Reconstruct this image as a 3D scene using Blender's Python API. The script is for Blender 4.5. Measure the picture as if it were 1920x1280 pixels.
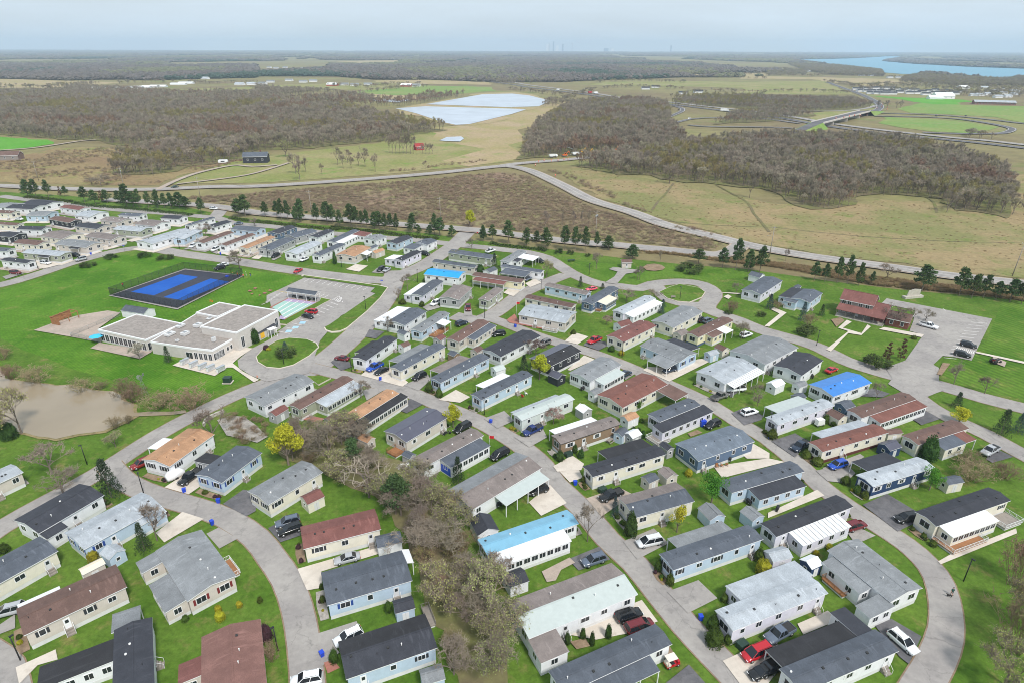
import bpy, bmesh, math, random
from mathutils import Vector, Matrix, noise
for o in list(bpy.data.objects): bpy.data.objects.remove(o)
sc=bpy.context.scene; col=sc.collection
CAM_H=86.0; CAM_LENS=22.3125; CAM_PITCH=0.432941; CAM_ROLL=0.003

# ------------------------------------------------------------------ camera, sky, sun, exposure
cam=bpy.data.objects.new('camera',bpy.data.cameras.new('camera')); col.objects.link(cam)
cam.data.sensor_width=36; cam.data.lens=CAM_LENS; cam.data.clip_start=1; cam.data.clip_end=60000
cam.location=(0,0,CAM_H)
cam.matrix_world=Matrix.Translation((0,0,CAM_H))@Matrix.Rotation(math.pi/2-CAM_PITCH,4,'X')@Matrix.Rotation(CAM_ROLL,4,'Z')
sc.camera=cam
SUN_EL,SUN_AZ=math.radians(52),math.radians(150)   # azimuth measured from +Y clockwise
w=bpy.data.worlds.new('World'); sc.world=w; w.use_nodes=True
nt=w.node_tree; nt.nodes.clear()
N=nt.nodes.new; Lk=nt.links.new
out=N('ShaderNodeOutputWorld'); bg=N('ShaderNodeBackground'); sky=N('ShaderNodeTexSky')
sky.sky_type='NISHITA'; sky.sun_disc=False; sky.sun_elevation=SUN_EL; sky.sun_rotation=SUN_AZ
sky.air_density=1.0; sky.dust_density=2.0; sky.ozone_density=1.5; sky.altitude=100
hs=N('ShaderNodeHueSaturation'); hs.inputs['Saturation'].default_value=.55
# a thin overcast: soft pale cloud layer mixed over the clear sky
tc=N('ShaderNodeTexCoord'); mp=N('ShaderNodeMapping'); mp.inputs['Scale'].default_value=(1,1,7)
nz=N('ShaderNodeTexNoise'); nz.inputs['Scale'].default_value=2.2; nz.inputs['Detail'].default_value=6; nz.inputs['Roughness'].default_value=.6
cr=N('ShaderNodeValToRGB'); cr.color_ramp.elements[0].position=.35; cr.color_ramp.elements[0].color=(.66,.66,.66,1); cr.color_ramp.elements[1].position=.7; cr.color_ramp.elements[1].color=(1,1,1,1)
mx=N('ShaderNodeMixRGB'); mx.inputs[2].default_value=(5.6,6.5,7.3,1)
Lk(tc.outputs['Generated'],mp.inputs['Vector']); Lk(mp.outputs[0],nz.inputs['Vector']); Lk(nz.outputs['Fac'],cr.inputs[0])
Lk(sky.outputs[0],hs.inputs['Color']); Lk(hs.outputs[0],mx.inputs[1]); Lk(cr.outputs[0],mx.inputs[0])
Lk(mx.outputs[0],bg.inputs['Color']); bg.inputs['Strength'].default_value=.095; Lk(bg.outputs[0],out.inputs['Surface'])
sl=bpy.data.lights.new('sun','SUN'); sl.energy=2.6; sl.angle=math.radians(10); sl.color=(1,.96,.9)
so=bpy.data.objects.new('sun',sl); col.objects.link(so)
sd=Vector((math.sin(SUN_AZ)*math.cos(SUN_EL),math.cos(SUN_AZ)*math.cos(SUN_EL),math.sin(SUN_EL)))
so.rotation_euler=sd.to_track_quat('Z','Y').to_euler(); so.location=(0,-100,300)
sc.view_settings.view_transform='Standard'; sc.view_settings.look='None'; sc.view_settings.exposure=.5; sc.view_settings.gamma=1
sc.cycles.use_denoising=True; sc.cycles.max_bounces=5; sc.cycles.diffuse_bounces=2; sc.cycles.glossy_bounces=2; sc.cycles.transparent_max_bounces=16; sc.cycles.volume_bounces=1
try: sc.cycles.denoiser='OPENIMAGEDENOISE'
except Exception: pass
sc.cycles.use_adaptive_sampling=False; sc.cycles.pixel_filter_type='BLACKMAN_HARRIS'; sc.cycles.filter_width=1.0
# ------------------------------------------------------------------ surveyed layout in metres
HOMES=[[[-89,99.8,1.108,12.6,8.2],'char','white','white mobile home with charcoal roof, between the lower left road and the light blue home',[['n',-6.2,-2.3,-6.2,-3.9,'sun','char','white']]],
[[-76.4,96.4,0.982,14.5,7.7],'lgrey','lblue','pale blue home, light grey roof, with a pale patio beside the big dark fir',[['n',2.1,7.3,-5.2,-3.6,'sun','lgrey','lblue']]],
[[-87.9,84.5,1.007,12.4,7],'slate','cream','cream home, slate grey roof, cut off by the left edge below the charcoal roofed home',[]],
[[-72.3,77.2,0.751,14.4,7.1],'brown','beige','beige home, brown roof, with white awning behind, nearest brown roof to the left edge',[['f',-7,-1.1,3.3,5.3,'port','white','white']]],
[[-55.7,85,2.339,16,8.1],'grey','beige','beige home, grey roof, broad double home on the curve with red shutters on its gable',[['n',-4.4,0.3,-5.7,-3.8,'deck','white','tan'],
['f',-7.2,1,3.8,7.4,'sun','grey','beige'],
['f',4.6,8.2,3.8,7.4,'sun','grey','beige']]],
[[-56.2,66,2.071,13.8,5.3],'char','white','white home, charcoal roof, L-shaped at the bottom left, its long black wing reaching left',[['f',0.9,5.4,2.4,12.3,'sun','black','white'],
['r',6.7,11.3,-0.9,3.1,'port','grey','white']]],
[[-40.4,63.7,1.985,16.6,8.6],'rust','beige','beige home, rusty brown roof, at the bottom edge beside lower left street, largest rusty roof',[['f',1.4,5,4.1,7.5,'sun','red','beige']]],
[[-32.3,94.1,0.387,14.1,6.4],'red','cream','cream mobile home with red-brown roof, with black shutters above the long concrete drive',[]],
[[-24.9,82,0.394,14.2,7.8],'slate','lblue','pale blue mobile home with slate grey roof, with white shutters below the silver sedan',[['r',6.9,8.5,0.8,4.4,'port','white','white']]],
[[-18.8,68.3,0.405,13.7,7],'black,char','lblue','pale blue home, black roof, lowest on the lower left street, with a fenced rear deck',[['f',7.2,8.5,3.3,7.5,'deck','grey','grey']]],
[[-47.2,108.2,0.937,13.4,7.2],'grey','cream','cream mobile home with grey roof, beside the small white shed with the brown roof',[]],
[[-61.6,114.5,1.18,11.9,7.5],'slate','lblue','pale blue home, slate grey roof, with the black pickup nosing under its front porch',[['f',-1.7,1.8,3.5,8.8,'sun','black','grey']]],
[[-75.6,120.9,1.24,13.4,7.9],'tan','white','white home, orange-tan roof, by the stone footbridge at road, with a red car in front',[['f',-2.2,2.3,3.8,7.2,'port','white','white']]],
[[-61.6,147.7,0.977,16,8.3],'grey','white','white home, grey roof, at the corner of the roundabout road, with a screened porch',[]],
[[-50,146.3,1.023,18.9,4.3],'brown','sage','sage green mobile home with brown roof, with a pale flat-roofed sunroom and red brick path',[['n',-4.2,9.2,-5.8,-1.9,'sun','lgrey','sage']]],
[[-36.4,138.8,1.017,18.8,4.5],'tan','beige','beige mobile home with orange-tan roof, with a long black-roofed porch wing along its side',[['n',-8.7,10.2,-4.6,-2,'sun','black','beige']]],
[[-23,130.7,0.909,14,7.7],'metal','beige','beige home, dark metal roof, with a motorcycle by its porch and a wooden rear deck',[['l',-9.6,-6.8,-2.8,0.3,'deck','tan','tan']]],
[[-14.4,121.2,0.789,17.8,4.6],'taupe','white','white home, taupe roof, with a navy sunroom wing and bright blue tarp at its end',[['n',-4.3,7.7,-5.8,-2.1,'sun','slate','white']]],
[[-3.4,109.3,0.769,19.9,8.2],'grey,taupe','white','white home, grey roof, large home on middle street with a pale porch and concrete forecourt',[['n',-3.8,8.9,-7.3,-3.9,'port','pale','white']]],
[[3.3,93.3,0.459,19.2,4.5],'bluem','white','white home, sky blue roof, with sky blue metal slope above a long white sunroom',[['n',-9,6.3,-5.1,-2,'sun','white','white']]],
[[10.2,77.4,0.449,20.4,7.9],'taupe,pale','white','white home, taupe roof, two-toned long home with black cars parked on its patio side',[['n',-10.3,-5.4,-8.1,-3.8,'sun','taupe','white']]],
[[15,66.2,0.455,19.3,4.2],'slate','white','white home, slate grey roof, at the bottom edge with the small golf cart beside it',[['n',-7.9,5.5,-4.6,-1.9,'port','slate','white']]],
[[25,116.1,0.45,19.4,4.2],'char','cream','cream home, charcoal roof, long narrow home with a black flat extension, above the black pickup',[['f',-3,9.1,1.9,6.4,'port','black','cream']]],
[[29.1,102.8,0.375,13.9,6.7],'taupe,slate','cream','cream mobile home with taupe roof, with yellow round bush and dark arborvitae in front',[]],
[[36.6,89.5,0.4,20.1,4.3],'slate','lblue','pale blue mobile home with slate grey roof, beside the white van on the middle street',[['f',-5.8,6.8,1.9,5.5,'port','grey','lblue']]],
[[53.2,110.5,0.389,19.4,4.3],'slate','lblue','pale blue home, slate grey roof, with brown-roofed side wing behind the fresh green tree',[['n',-5.4,7.1,-5.5,-1.9,'sun','char','lblue']]],
[[57.7,98.2,0.437,20.5,4.1],'char','lilac','pale lilac home, charcoal roof, with a bright white slatted awning and the maroon car',[['n',-6.9,5.8,-5.4,-1.8,'sun','white','lilac']]],
[[42.9,76.8,0.397,19.9,4.4],'lgrey','lilac','pale lilac mobile home with light grey roof, double stepped roof home above the red minivan',[['f',-4.4,11,2,6.2,'sun','lgrey','lilac']]],
[[63.3,84.2,1.974,12.9,7.7],'grey','white','white mobile home with grey roof, sprawling home inside the sharp right hand bend',[['f',-0.7,3.8,3.6,7.2,'deck','tan','tan'],
['f',-2.9,5.1,3.6,6.4,'sun','grey','white'],
['f',-7.2,-4.3,3.6,9.1,'sun','grey','white']]],
[[48.9,65.9,0.379,19.1,4.3],'slate','white','white home, slate grey roof, at the bottom right edge with white wagon on its drive',[['f',-8.7,6.5,1.9,5.8,'port','black','white'],
['f',6.1,9.3,1.9,7.6,'sun','char','white']]],
[[82.7,112.4,0.378,18.2,4.4],'lgrey','navy','navy blue mobile home with light grey roof, the only navy walled home, with white skirting',[['f',-5.2,5,2,6.8,'port','char','navy']]],
[[89.9,101,0.375,21.2,4.6],'char','cream','cream home, charcoal roof, at the far lower right with a long white sunroom and deck',[['n',5.5,10.6,-5.5,-2.1,'deck','white','grey'],
['n',-10.5,-1.3,-6.6,-2.1,'deck','white','tan'],
['n',-9.6,3.3,-5.1,-2.1,'sun','white','cream']]],
[[12.2,201.2,-0.448,17.4,10.9],'lgrey','beige','beige home, light grey roof, wide home with a front deck on corner lot with flagpole',[['n',1,6.2,-7,-5.2,'deck','white','grey']]],
[[13.7,212.8,-0.534,19.1,4.3],'brown','cream','cream mobile home with brown roof, directly behind the wide pale roofed corner home',[]],
[[20.9,225.6,-0.585,18.1,4.5],'taupe','lblue','pale blue mobile home with taupe roof, beside the pink car in the upper loop',[]],
[[32.5,218.9,0.938,20.7,4.6],'slate','slateb','slate blue home, slate grey roof, with wooden steps and a cream sunroom, in upper middle',[['n',-7.4,-4.4,-4.1,-2.1,'deck','tan','tan'],
['n',-6.1,2.4,-5.6,-2.1,'sun','cream','slateb']]],
[[43.4,209.7,0.815,20.6,4.7],'lgrey','lilac','pale lilac mobile home with light grey roof, with white awning beside the blue spruces',[['n',-9.2,9.8,-5.6,-2.1,'sun','white','white']]],
[[56.1,198.9,0.801,19.5,8.5],'grey','cream','cream home, grey roof, near the teardrop loop, with black solar patch on its roof',[]],
[[64.8,190.1,0.726,20.8,4.6],'brown','yellow','pale yellow home, brown roof, with white front awning and blue skirting, left of white wagon',[['n',-5.9,0.5,-4.8,-2.1,'sun','brown','yellow'],
['n',0.1,4.6,-5.7,-2.1,'port','white','white']]],
[[38.5,186.6,0.786,18.2,6.8],'red','cream','cream mobile home with red-brown roof, with a stone-edged garden bed beside the red pickup',[]],
[[47.2,172.9,-0.859,14.6,9.1],'grey','lblue','pale blue mobile home with grey roof, with a wide gabled carport on white posts',[['n',-0.3,6.8,-9.7,-4.3,'port','grey','lblue'],
['f',-4.8,4.7,4.3,9.5,'port','char','lblue']]],
[[76.2,173.3,0.684,18.5,12.8],'grey','white','white mobile home with grey roof, with a small white entry, facing the office drive',[]],
[[60.9,159.9,0.687,16.1,9.5],'lgrey','white','white mobile home with light grey roof, with a white slatted carport over a white pickup',[['n',-6.9,8.2,-7,-4.5,'port','white','white']]],
[[13,169.1,0.801,14.4,8],'metal,black','dark','dark walled home, dark metal roof, the only black walled home, behind the yellow tree',[]],
[[23.7,160.1,0.794,14.5,7.7],'grey','white','white home, grey roof, with a pale porch roof right of the black walled home',[['n',-5,4.9,-6.8,-3.6,'sun','pale','white']]],
[[32.2,148.1,0.72,18.8,8.8],'redb','cream','cream mobile home with reddish brown roof, large home with a matching brown garage wing',[['n',4.7,10.4,-10.4,-4.2,'port','brown','cream']]],
[[8.2,139.2,0.649,17.4,3.3],'pale','pale','pale green mobile home with pale roof, with a pink blossoming tree in front',[['f',-7.8,7.1,1.4,3.8,'port','lgrey','pale']]],
[[17.8,128.4,0.521,17.5,4.2],'taupe','tan','tan mobile home with taupe roof, with green bay window next to the dark blue pickup',[['f',-7.3,5.1,1.9,5.1,'port','white','white']]],
[[40.9,137.8,0.587,14.6,4.4],'slate','lilac','pale lilac mobile home with slate grey roof, two-step roof home with white railed front deck',[['l',-11.6,-7.1,-6.1,-2.1,'deck','white','grey'],
['n',-9.6,8.5,-5.4,-2,'sun','char','lilac']]],
[[46.9,123.2,0.476,17.1,7.8],'slateb','slateb','slate blue home, slate blue roof, largest blue-grey home on right street, with wicker patio chairs',[]],
[[0,177.3,0.879,19.5,7.6],'char','white','white mobile home with charcoal roof, beside the dark plum tree on the upper street',[]],
[[-14,186.5,1.051,18.2,4.9],'brown','beige','beige mobile home with brown roof, with a slate side wing next to the navy car',[['n',-4.3,9.3,-5,-2.2,'sun','slate','beige']]],
[[-27,193.8,1.12,17.7,4.4],'grey','lblue','pale blue mobile home with grey roof, with wooden deck under a pale canopy',[['n',-4.4,3.1,-5,-2,'deck','tan','tan'],
['n',0.2,4.2,-5.4,-2,'port','white','white']]],
[[-35.4,197.9,1.132,13.7,7.2],'slate','white','white home, slate grey roof, by the avenue with a row of white sunroom windows',[['f',-6.3,7.7,3.4,9.3,'sun','white','white']]],
[[-41.3,173.3,1.165,16.9,5.1],'char','white','white mobile home with charcoal roof, first on the avenue, beside the bright blue pickup',[['f',-4.1,5.2,2.3,4.8,'port','black','white']]],
[[-27.4,167.5,0.971,19.8,4.4],'slate','cream','cream home, slate grey roof, with a dark carport, right of the bright blue pickup',[['f',-6,8.1,2,6.5,'port','grey','cream']]],
[[-14.5,160.5,0.874,20.2,4.4],'slate','lblue','pale blue home, slate grey roof, with a brown carport and two round bushes in front',[['f',-5.8,6.6,2,6.7,'port','taupe','lblue']]],
[[-2.5,150.6,0.787,19.5,4.3],'slate','lblue','pale blue home, slate grey roof, with white rear awning, above the empty concrete pad',[['f',-4.6,5.6,1.9,5.8,'port','white','white']]],
[[82.8,164,0.75,14.1,8.4],'char','white','white mobile home with charcoal roof, with corner gazebo, next to the bright blue roof',[]],
[[89.2,151.7,0.5,16,7.6],'bluer','white','white mobile home with bright blue roof, with vivid blue metal roof at the wide junction',[]],
[[72.4,137.2,0.477,20.3,4],'lgrey','lilac','pale lilac home, light grey roof, with the white covered golf cart at its side',[['f',-5.4,6.9,1.8,6.5,'port','pale','lilac']]],
[[94.6,140.6,0.461,21.2,4.4],'brown','white','white mobile home with brown roof, at the wide junction with a rust coloured porch slope',[['n',-7.4,10.8,-5.2,-2,'sun','redb','white']]],
[[78.9,125.5,0.397,20.9,4.3],'redb','cream','cream mobile home with reddish brown roof, long home with maroon skirting beside the navy pickup',[['f',-5.7,9.7,1.9,5.5,'port','lgrey','cream']]],
[[100.6,127.9,0.412,17.9,4.4],'brown','cream','cream mobile home with brown roof, under the tall arborvitae, with slate and rust side roofs',[['n',-4.1,3.3,-5.5,-2,'sun','slate','cream'],
['n',3.2,7,-5.4,-2,'port','redb','cream']]],
[[96,230.1,0.84,21,7.7],'slate','lilac','pale lilac home, slate grey roof, alone on upper right lawn, left of its gabled neighbour',[]],
[[108.3,218.9,0.839,13.7,7],'slate','lblue','pale blue home, slate grey roof, with a gabled entry and curved white stair railings',[['f',-5.9,7.4,3.3,8.1,'sun','char','lblue'],
['l',-8.9,-6.6,0.6,5,'sun','slate','lblue']]],
[[-27,243.3,-0.314,15.1,8.3],'cyan','white','white mobile home with cyan roof, with vivid cyan roof at the top of the avenue',[]],
[[-24,255.9,-0.408,20.2,4.1],'slate','beige','beige mobile home with slate grey roof, directly behind the cyan roofed home',[]],
[[-17.7,269.5,-0.445,21.4,6],'slate','sage','sage green home, slate grey roof, with a yellow bush at its end, along upper street',[]],
[[-31.9,226.1,1.219,17.7,5],'slate','lilac','pale lilac home, slate grey roof, at the bend of the avenue below the cyan roof',[['f',-8.2,5.6,2.3,5.9,'sun','white','lilac']]],
[[-20.8,221,1.272,13.9,7.9],'taupe','grey','grey mobile home with taupe roof, with a white car in front, below the cyan roof',[]],
[[-7.7,219.4,1.153,13.3,4.3],'taupe','sage','sage green mobile home with taupe roof, small olive home on the grassy corner',[]],
[[-5.4,238.2,-0.415,21.5,4.8],'brown','yellow','pale yellow mobile home with brown roof, with a red-brown porch slope facing the upper street',[['n',-8.8,4.7,-5.5,-2.2,'port','red','yellow']]],
[[4.2,249.6,-0.456,18.4,3.7],'slate','white','white mobile home with slate grey roof, with wide front gable beside the budding corner tree',[['n',-6.7,4.8,-7.7,-1.7,'port','slate','white']]],
[[0.6,266.7,1.108,17.6,4.5],'grey','white','white home, grey roof, at the upper bend with a white carport on dark posts',[['n',-5.4,7.1,-4.6,-2,'sun','char','white'],
['n',-0.6,6,-9.6,-2,'port','white','white']]],
[[-70.6,273.2,1.275,15,9.4],'tan','beige','beige home, orange-tan roof, corner home with bay windows, right of the tall columnar cedar',[['n',-1.7,3.6,-7.4,-4.5,'port','white','white']]],
[[-45.4,266.6,1.119,14.9,4.6],'char','lilac','pale lilac mobile home with charcoal roof, beside the two cars at the top street corner',[['f',-6.5,0.2,2.1,8,'sun','white','lilac']]],
[[-53.1,291.6,1.095,13.2,6.3],'char','lblue','pale blue mobile home with charcoal roof, second from right in the upper row',[]],
[[-40.3,288.5,1.103,8.8,7.1],'slate','white','white mobile home with slate grey roof, last on the upper row by the side entrance',[['l',-11.3,-4.2,-1.1,5.1,'sun','slate','white']]],
[[-65.5,295.7,1.065,8.1,7.9],'grey','white','white mobile home with grey roof, right of the small maroon roof in the upper row',[]],
[[-81.3,298.2,1.246,22.4,4.5],'slate','white','white mobile home with slate grey roof, with a white annex and a maroon wing behind',[['n',-9.7,4.9,-5.4,-2,'sun','white','white'],
['n',4.3,11.7,-9,-2,'sun','red','white']]],
[[-82.2,275.5,1.207,19.3,4.7],'slate','white','white mobile home with slate grey roof, just left of the tall columnar cedar',[]],
[[-141.8,295.2,1.236,20.3,5.3],'brown','white','white mobile home with brown roof, first of two brown roofs on the top street',[]],
[[-129.4,291.2,1.26,20.8,4.6],'brown','white','white mobile home with brown roof, second brown roof on the top street with dark eaves',[]],
[[-118.5,286.8,1.256,20.6,5.1],'tan','cream','cream mobile home with orange-tan roof, behind the spreading bare tree on the top street',[]],
[[-108.5,284.1,1.291,18.8,7.3],'slate','grey','grey mobile home with slate grey roof, with white front stairs beside the dark parked car',[]],
[[-94.4,278.3,1.231,19,6.9],'lgrey','white','white mobile home with light grey roof, nearly white long roof on the top street',[]],
[[-132,311.3,-0.324,15.2,7.9],'slate','lblue','pale blue mobile home with slate grey roof, side-on behind the two brown roofs',[]],
[[-114.3,309.2,1.201,14.4,7],'char','slateb','slate blue mobile home with charcoal roof, at the hedge behind the tan roofed home',[]],
[[-102.9,302.6,1.026,14.2,8.2],'slate','grey','grey mobile home with slate grey roof, at the hedge with windows along its long side',[]],
[[-92.9,302,1.232,14,5.6],'char','white','white mobile home with charcoal roof, at the hedge with black porch openings',[]],
[[-150.4,320.2,1.201,11.6,6.3],'char','white','white mobile home with charcoal roof, with four side windows, nearest the side gate',[]],
[[-157,300.2,1.471,16.5,5.8],'lgrey','lblue','pale blue home, light grey roof, behind the two bare trees at the left junction',[]],
[[-166,296.7,1.191,24.5,10.3],'lgrey','white','white mobile home with light grey roof, at the left street corner with rust planter',[]],
[[-162.5,325.7,1.206,17.5,3.5],'slate','white','white mobile home with slate grey roof, long pale home leading to the side gate',[]],
[[-205.1,270,-0.233,20.4,6.4],'lgrey','sage','sage green home, light grey roof, front row of left cluster beside white wagon on drive',[['n',-0.7,5.2,-4.5,-3,'port','black','sage']]],
[[-209.4,258.2,-0.3,15,4.3],'char','white','white mobile home with charcoal roof, lowest in the left cluster beside the maroon car',[]],
[[-200.3,284.5,-0.298,19.1,9],'grey','beige','beige home, grey roof, front row of the left cluster with a deep black porch',[['n',0.8,6.3,-5.8,-4.3,'port','black','beige']]],
[[-194.8,296.6,-0.373,18.1,8.1],'taupe','beige','beige home, taupe roof, front row of the left cluster with a wide concrete drive',[]],
[[-217.1,299,-0.38,15.6,11.5],'taupe','cream','cream home, taupe roof, second row of the left cluster with a big pale gable',[]],
[[-222.7,286,-0.281,14.8,7],'brown','cream','cream home, brown roof, second row of the left cluster with a small red annex',[]],
[[-242.1,299.2,-0.285,11.5,8.1],'char','dark','dark walled mobile home with charcoal roof, at the left edge beside the bright blue tarp',[]],
[[-239,311.2,-0.114,13.9,6.9],'char','white','white mobile home with charcoal roof, above the bright blue tarp in the left cluster',[]],
[[-257.7,319.6,-0.22,14.5,4.9],'brown','cream','cream mobile home with brown roof, at the left edge below the boat-like white cover',[]],
[[-234.4,328.4,-0.455,17.7,7],'brown','dark','dark walled mobile home with brown roof, with dark colonnaded porch in the left cluster',[]],
[[-212.4,315.9,-0.345,15.8,8.5],'char','beige','beige mobile home with charcoal roof, right of the dark colonnaded porch',[]],
[[-189.6,310.8,-0.251,16.7,7.6],'lgrey','sage','sage green home, light grey roof, front row of the left cluster, last before street corner',[['l',-13.5,-8.2,-0.4,1.3,'port','char','sage']]],
[[-185.5,322.2,-0.356,13.5,10.3],'taupe','white','white home, taupe roof, below the yellow bush in the left cluster, with rust strip',[]],
[[-207.8,328.8,-0.366,14.1,8.3],'taupe','beige','beige home, taupe roof, in the middle of the left cluster beside a mown strip',[]],
[[-228.5,341.6,-0.331,11.3,15],'lgrey','white','white home, light grey roof, long pale home with teal doors in the left cluster',[]],
[[-246.5,355.9,-0.415,17.2,7],'red','white','white mobile home with red-brown roof, highest maroon roof in the left cluster',[]],
[[-255.3,341.5,-0.011,11.1,11],'grey','lblue','pale blue mobile home with grey roof, with a dark carport mouth in the left cluster',[]],
[[-275.1,357.7,-0.18,17.8,10.6],'char','white','white home, charcoal roof, with tall porch posts at the back of the left cluster',[]],
[[-272.8,367.9,-0.353,18.4,12.6],'char','white','white mobile home with charcoal roof, hindmost charcoal roof of the left cluster, by the pines',[]],
[[-287.2,361.7,-0.189,11,10.9],'grey','white','white mobile home with grey roof, hindmost at the left edge of the left cluster',[]],
[[-277.1,345,-0.187,11.7,6.2],'brown','cream','cream home, brown roof, small gabled home at the left edge below the hindmost roofs',[]],
[[-205.3,339.9,-0.173,12.8,6.7],'slate','white','white home, slate grey roof, by the hedge with a dark green tree at its end',[]],
[[-180.2,334.3,-0.178,11.2,7.6],'char','white','white mobile home with charcoal roof, with an open garage, nearest the side entrance hedge',[]],
[[-227.6,274.3,-0.171,8.7,5],'slate','white','white home, slate grey roof, at the left edge beside the lowest rows of the cluster',[]],
[[-108.4,109.6,1.025,5.2,5.6],'lgrey','beige','beige home, light grey roof, at the left edge with a white railed deck on lawn',[]]]
SHEDS=[[[-72.8,89,1.024,3.1,3.2],'lgrey','lblue','pale blue shed with light grey roof beside the light blue home'],
[[-74.4,85.4,0.868,3.7,2.2],'cream','beige','beige shed with cream roof behind the brown roofed home at lower left'],
[[-23,92.4,0.332,4.7,3.4],'slate','white','white shed with slate grey roof at the end of the long concrete drive'],
[[-17.8,77.1,0.371,3.3,2.9],'char','lblue','pale blue shed with charcoal roof with satellite dish between two dark roofed homes'],
[[-11.6,64.2,0.344,3.4,2.8],'grey','lblue','pale blue shed with grey roof by the fenced deck at the bottom edge'],
[[-40.9,104.8,0.766,3.9,3.5],'red','cream','cream shed with red-brown roof with green surroundings beside the grey roofed cream home'],
[[-59.2,138.6,1.081,4.4,3],'red','grey','grey shed with red-brown roof with a ladder, beside the sage home'],
[[-44.6,135.7,0.991,4.1,2.6],'brown','sage','sage green shed with brown roof at the back of the home with black porch wing'],
[[-34.3,126.3,0.965,2.7,3.6],'tan','beige','beige shed with orange-tan roof at the edge of the thicket'],
[[-23.3,119.7,0.922,2.2,2.7],'slate','grey','grey shed with slate grey roof against the wooden deck by the thicket'],
[[-5.3,96.5,1.962,5,4.4],'char','white','white shed with charcoal roof with steep gable beside the sky blue roof'],
[[0.7,83.1,0.444,3.7,3.6],'char','white','white shed with charcoal roof near the thicket below the sky blue roof'],
[[29.7,111.4,0.579,3.1,2.7],'slate','beige','beige shed with slate grey roof left one of the pair on the middle street lawn'],
[[33.9,113.1,0.46,3.2,3.3],'taupe','beige','beige shed with taupe roof right one of the pair on the middle street lawn'],
[[39.8,100.4,0.354,3.8,4.1],'grey','lblue','pale blue shed with grey roof with double doors behind the yellow bush'],
[[47.7,99.9,0.471,3.3,3.5],'grey','lblue','pale blue shed with grey roof right of the fresh green tree'],
[[53.9,87,0.448,2.9,2.8],'white','navy','navy blue shed with white roof with white roof at the bend'],
[[48.6,88.9,0.294,4.3,3.1],'lgrey','lilac','pale lilac shed with light grey roof beside the white slatted awning'],
[[94.2,111,0.239,4.1,2.6],'slate','cream','cream shed with slate grey roof standing alone on the right lawn'],
[[37.1,195.3,0.605,5.3,3.9],'red','white','white shed with red-brown roof with arched grey lean-to, in the upper middle'],
[[54.7,187.8,0.737,4.4,3.4],'taupe','beige','beige shed with taupe roof between the pale yellow home and the solar patch home'],
[[60.5,173.1,0.568,4,2.7],'lgrey','lblue','pale blue shed with light grey roof on the concrete walk by the gabled carport'],
[[64.6,176.4,0.562,3.4,3.5],'brown','cream','cream shed with brown roof behind the pale blue shed on the walk'],
[[12.7,158.5,0.773,3.6,3.9],'metal','dark','black shed with dark metal roof the only black one, with a glazed door'],
[[22.4,149.1,0.733,3.4,2.5],'grey','white','white shed with grey roof between the pale porch roof and the big brown roof'],
[[29.5,136.4,0.627,4,3],'tan','white','white shed with orange-tan roof with orange roof behind the two-step roof home'],
[[18.4,140.1,0.594,3.2,3.3],'white','grey','grey shed with white roof standing on a slab behind the pale green home'],
[[29,128.6,0.642,3.3,3],'white','grey','grey shed with white roof with white ribbed roof beside the charcoal flat extension'],
[[26.3,129.3,0.884,3.3,2.6],'slate','lblue','pale blue shed with slate grey roof by the picnic bench behind the tan walled home'],
[[35.9,123.3,0.5,2.2,3],'char','grey','grey shed with charcoal roof with white tank beside the blue-grey home'],
[[-35.1,187.4,0.852,2.6,3.9],'slate','white','white shed with slate grey roof behind the home with the row of sunroom windows'],
[[-33.4,178.2,0.847,3.1,3],'brown','white','white shed with brown roof behind the first home on the avenue'],
[[-23,183.3,1.055,3.4,3],'red','grey','grey shed with red-brown roof with rust red roof on a grassy plot'],
[[-10.7,174.8,0.921,3.3,3],'brown','beige','beige shed with brown roof below the slate side wing'],
[[-17.5,172,0.824,2.8,2.9],'slate','tan','tan shed with slate grey roof with a light wooden wall'],
[[-4,162.6,0.616,3.5,3.2],'pale','white','white shed with pale roof at the end of a narrow lawn strip'],
[[72.7,154,0.603,4.5,3.2],'white','white','white shed with white roof with a dark door below the corner gazebo'],
[[79.2,153.5,0.529,3.7,2.6],'grey','white','white shed with grey roof beside the vivid blue roof, with grey roof'],
[[76.1,146.9,0.534,3.1,2.8],'slate','grey','grey shed with slate grey roof low one between the pale lilac home and blue roof'],
[[81.9,137.4,0.501,3.7,3.8],'brown','cream','cream shed with brown roof between two round green bushes'],
[[86.4,142.6,0.482,3.8,3.5],'slate','slateb','slate blue shed with slate grey roof beside the home with the rust coloured porch slope'],
[[88,124.1,0.427,4,3.4],'metal','navy','navy blue shed with dark metal roof with curved metal roof beside long maroon skirted home'],
[[91.8,129.9,0.189,4.1,2.3],'brown','cream','cream shed with brown roof squeezed behind the long maroon skirted home'],
[[99.4,245.5,0.753,4.7,5],'slate','white','white shed with slate grey roof behind the lone home on the upper right lawn'],
[[110,231.3,0.945,4.1,2.4],'slate','white','white shed with slate grey roof behind the home with curved stair railings'],
[[-9.1,250.9,0.94,5.5,3.9],'slate','white','white shed with slate grey roof under the dark cedar in the upper middle'],
[[-60.8,277,1.024,6.5,3.4],'tan','beige','beige shed with orange-tan roof by the small lawn at the top street corner'],
[[-64.2,283.9,1.135,4.7,2.6],'slate','white','white shed with slate grey roof behind the tan roofed corner home']]
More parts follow.
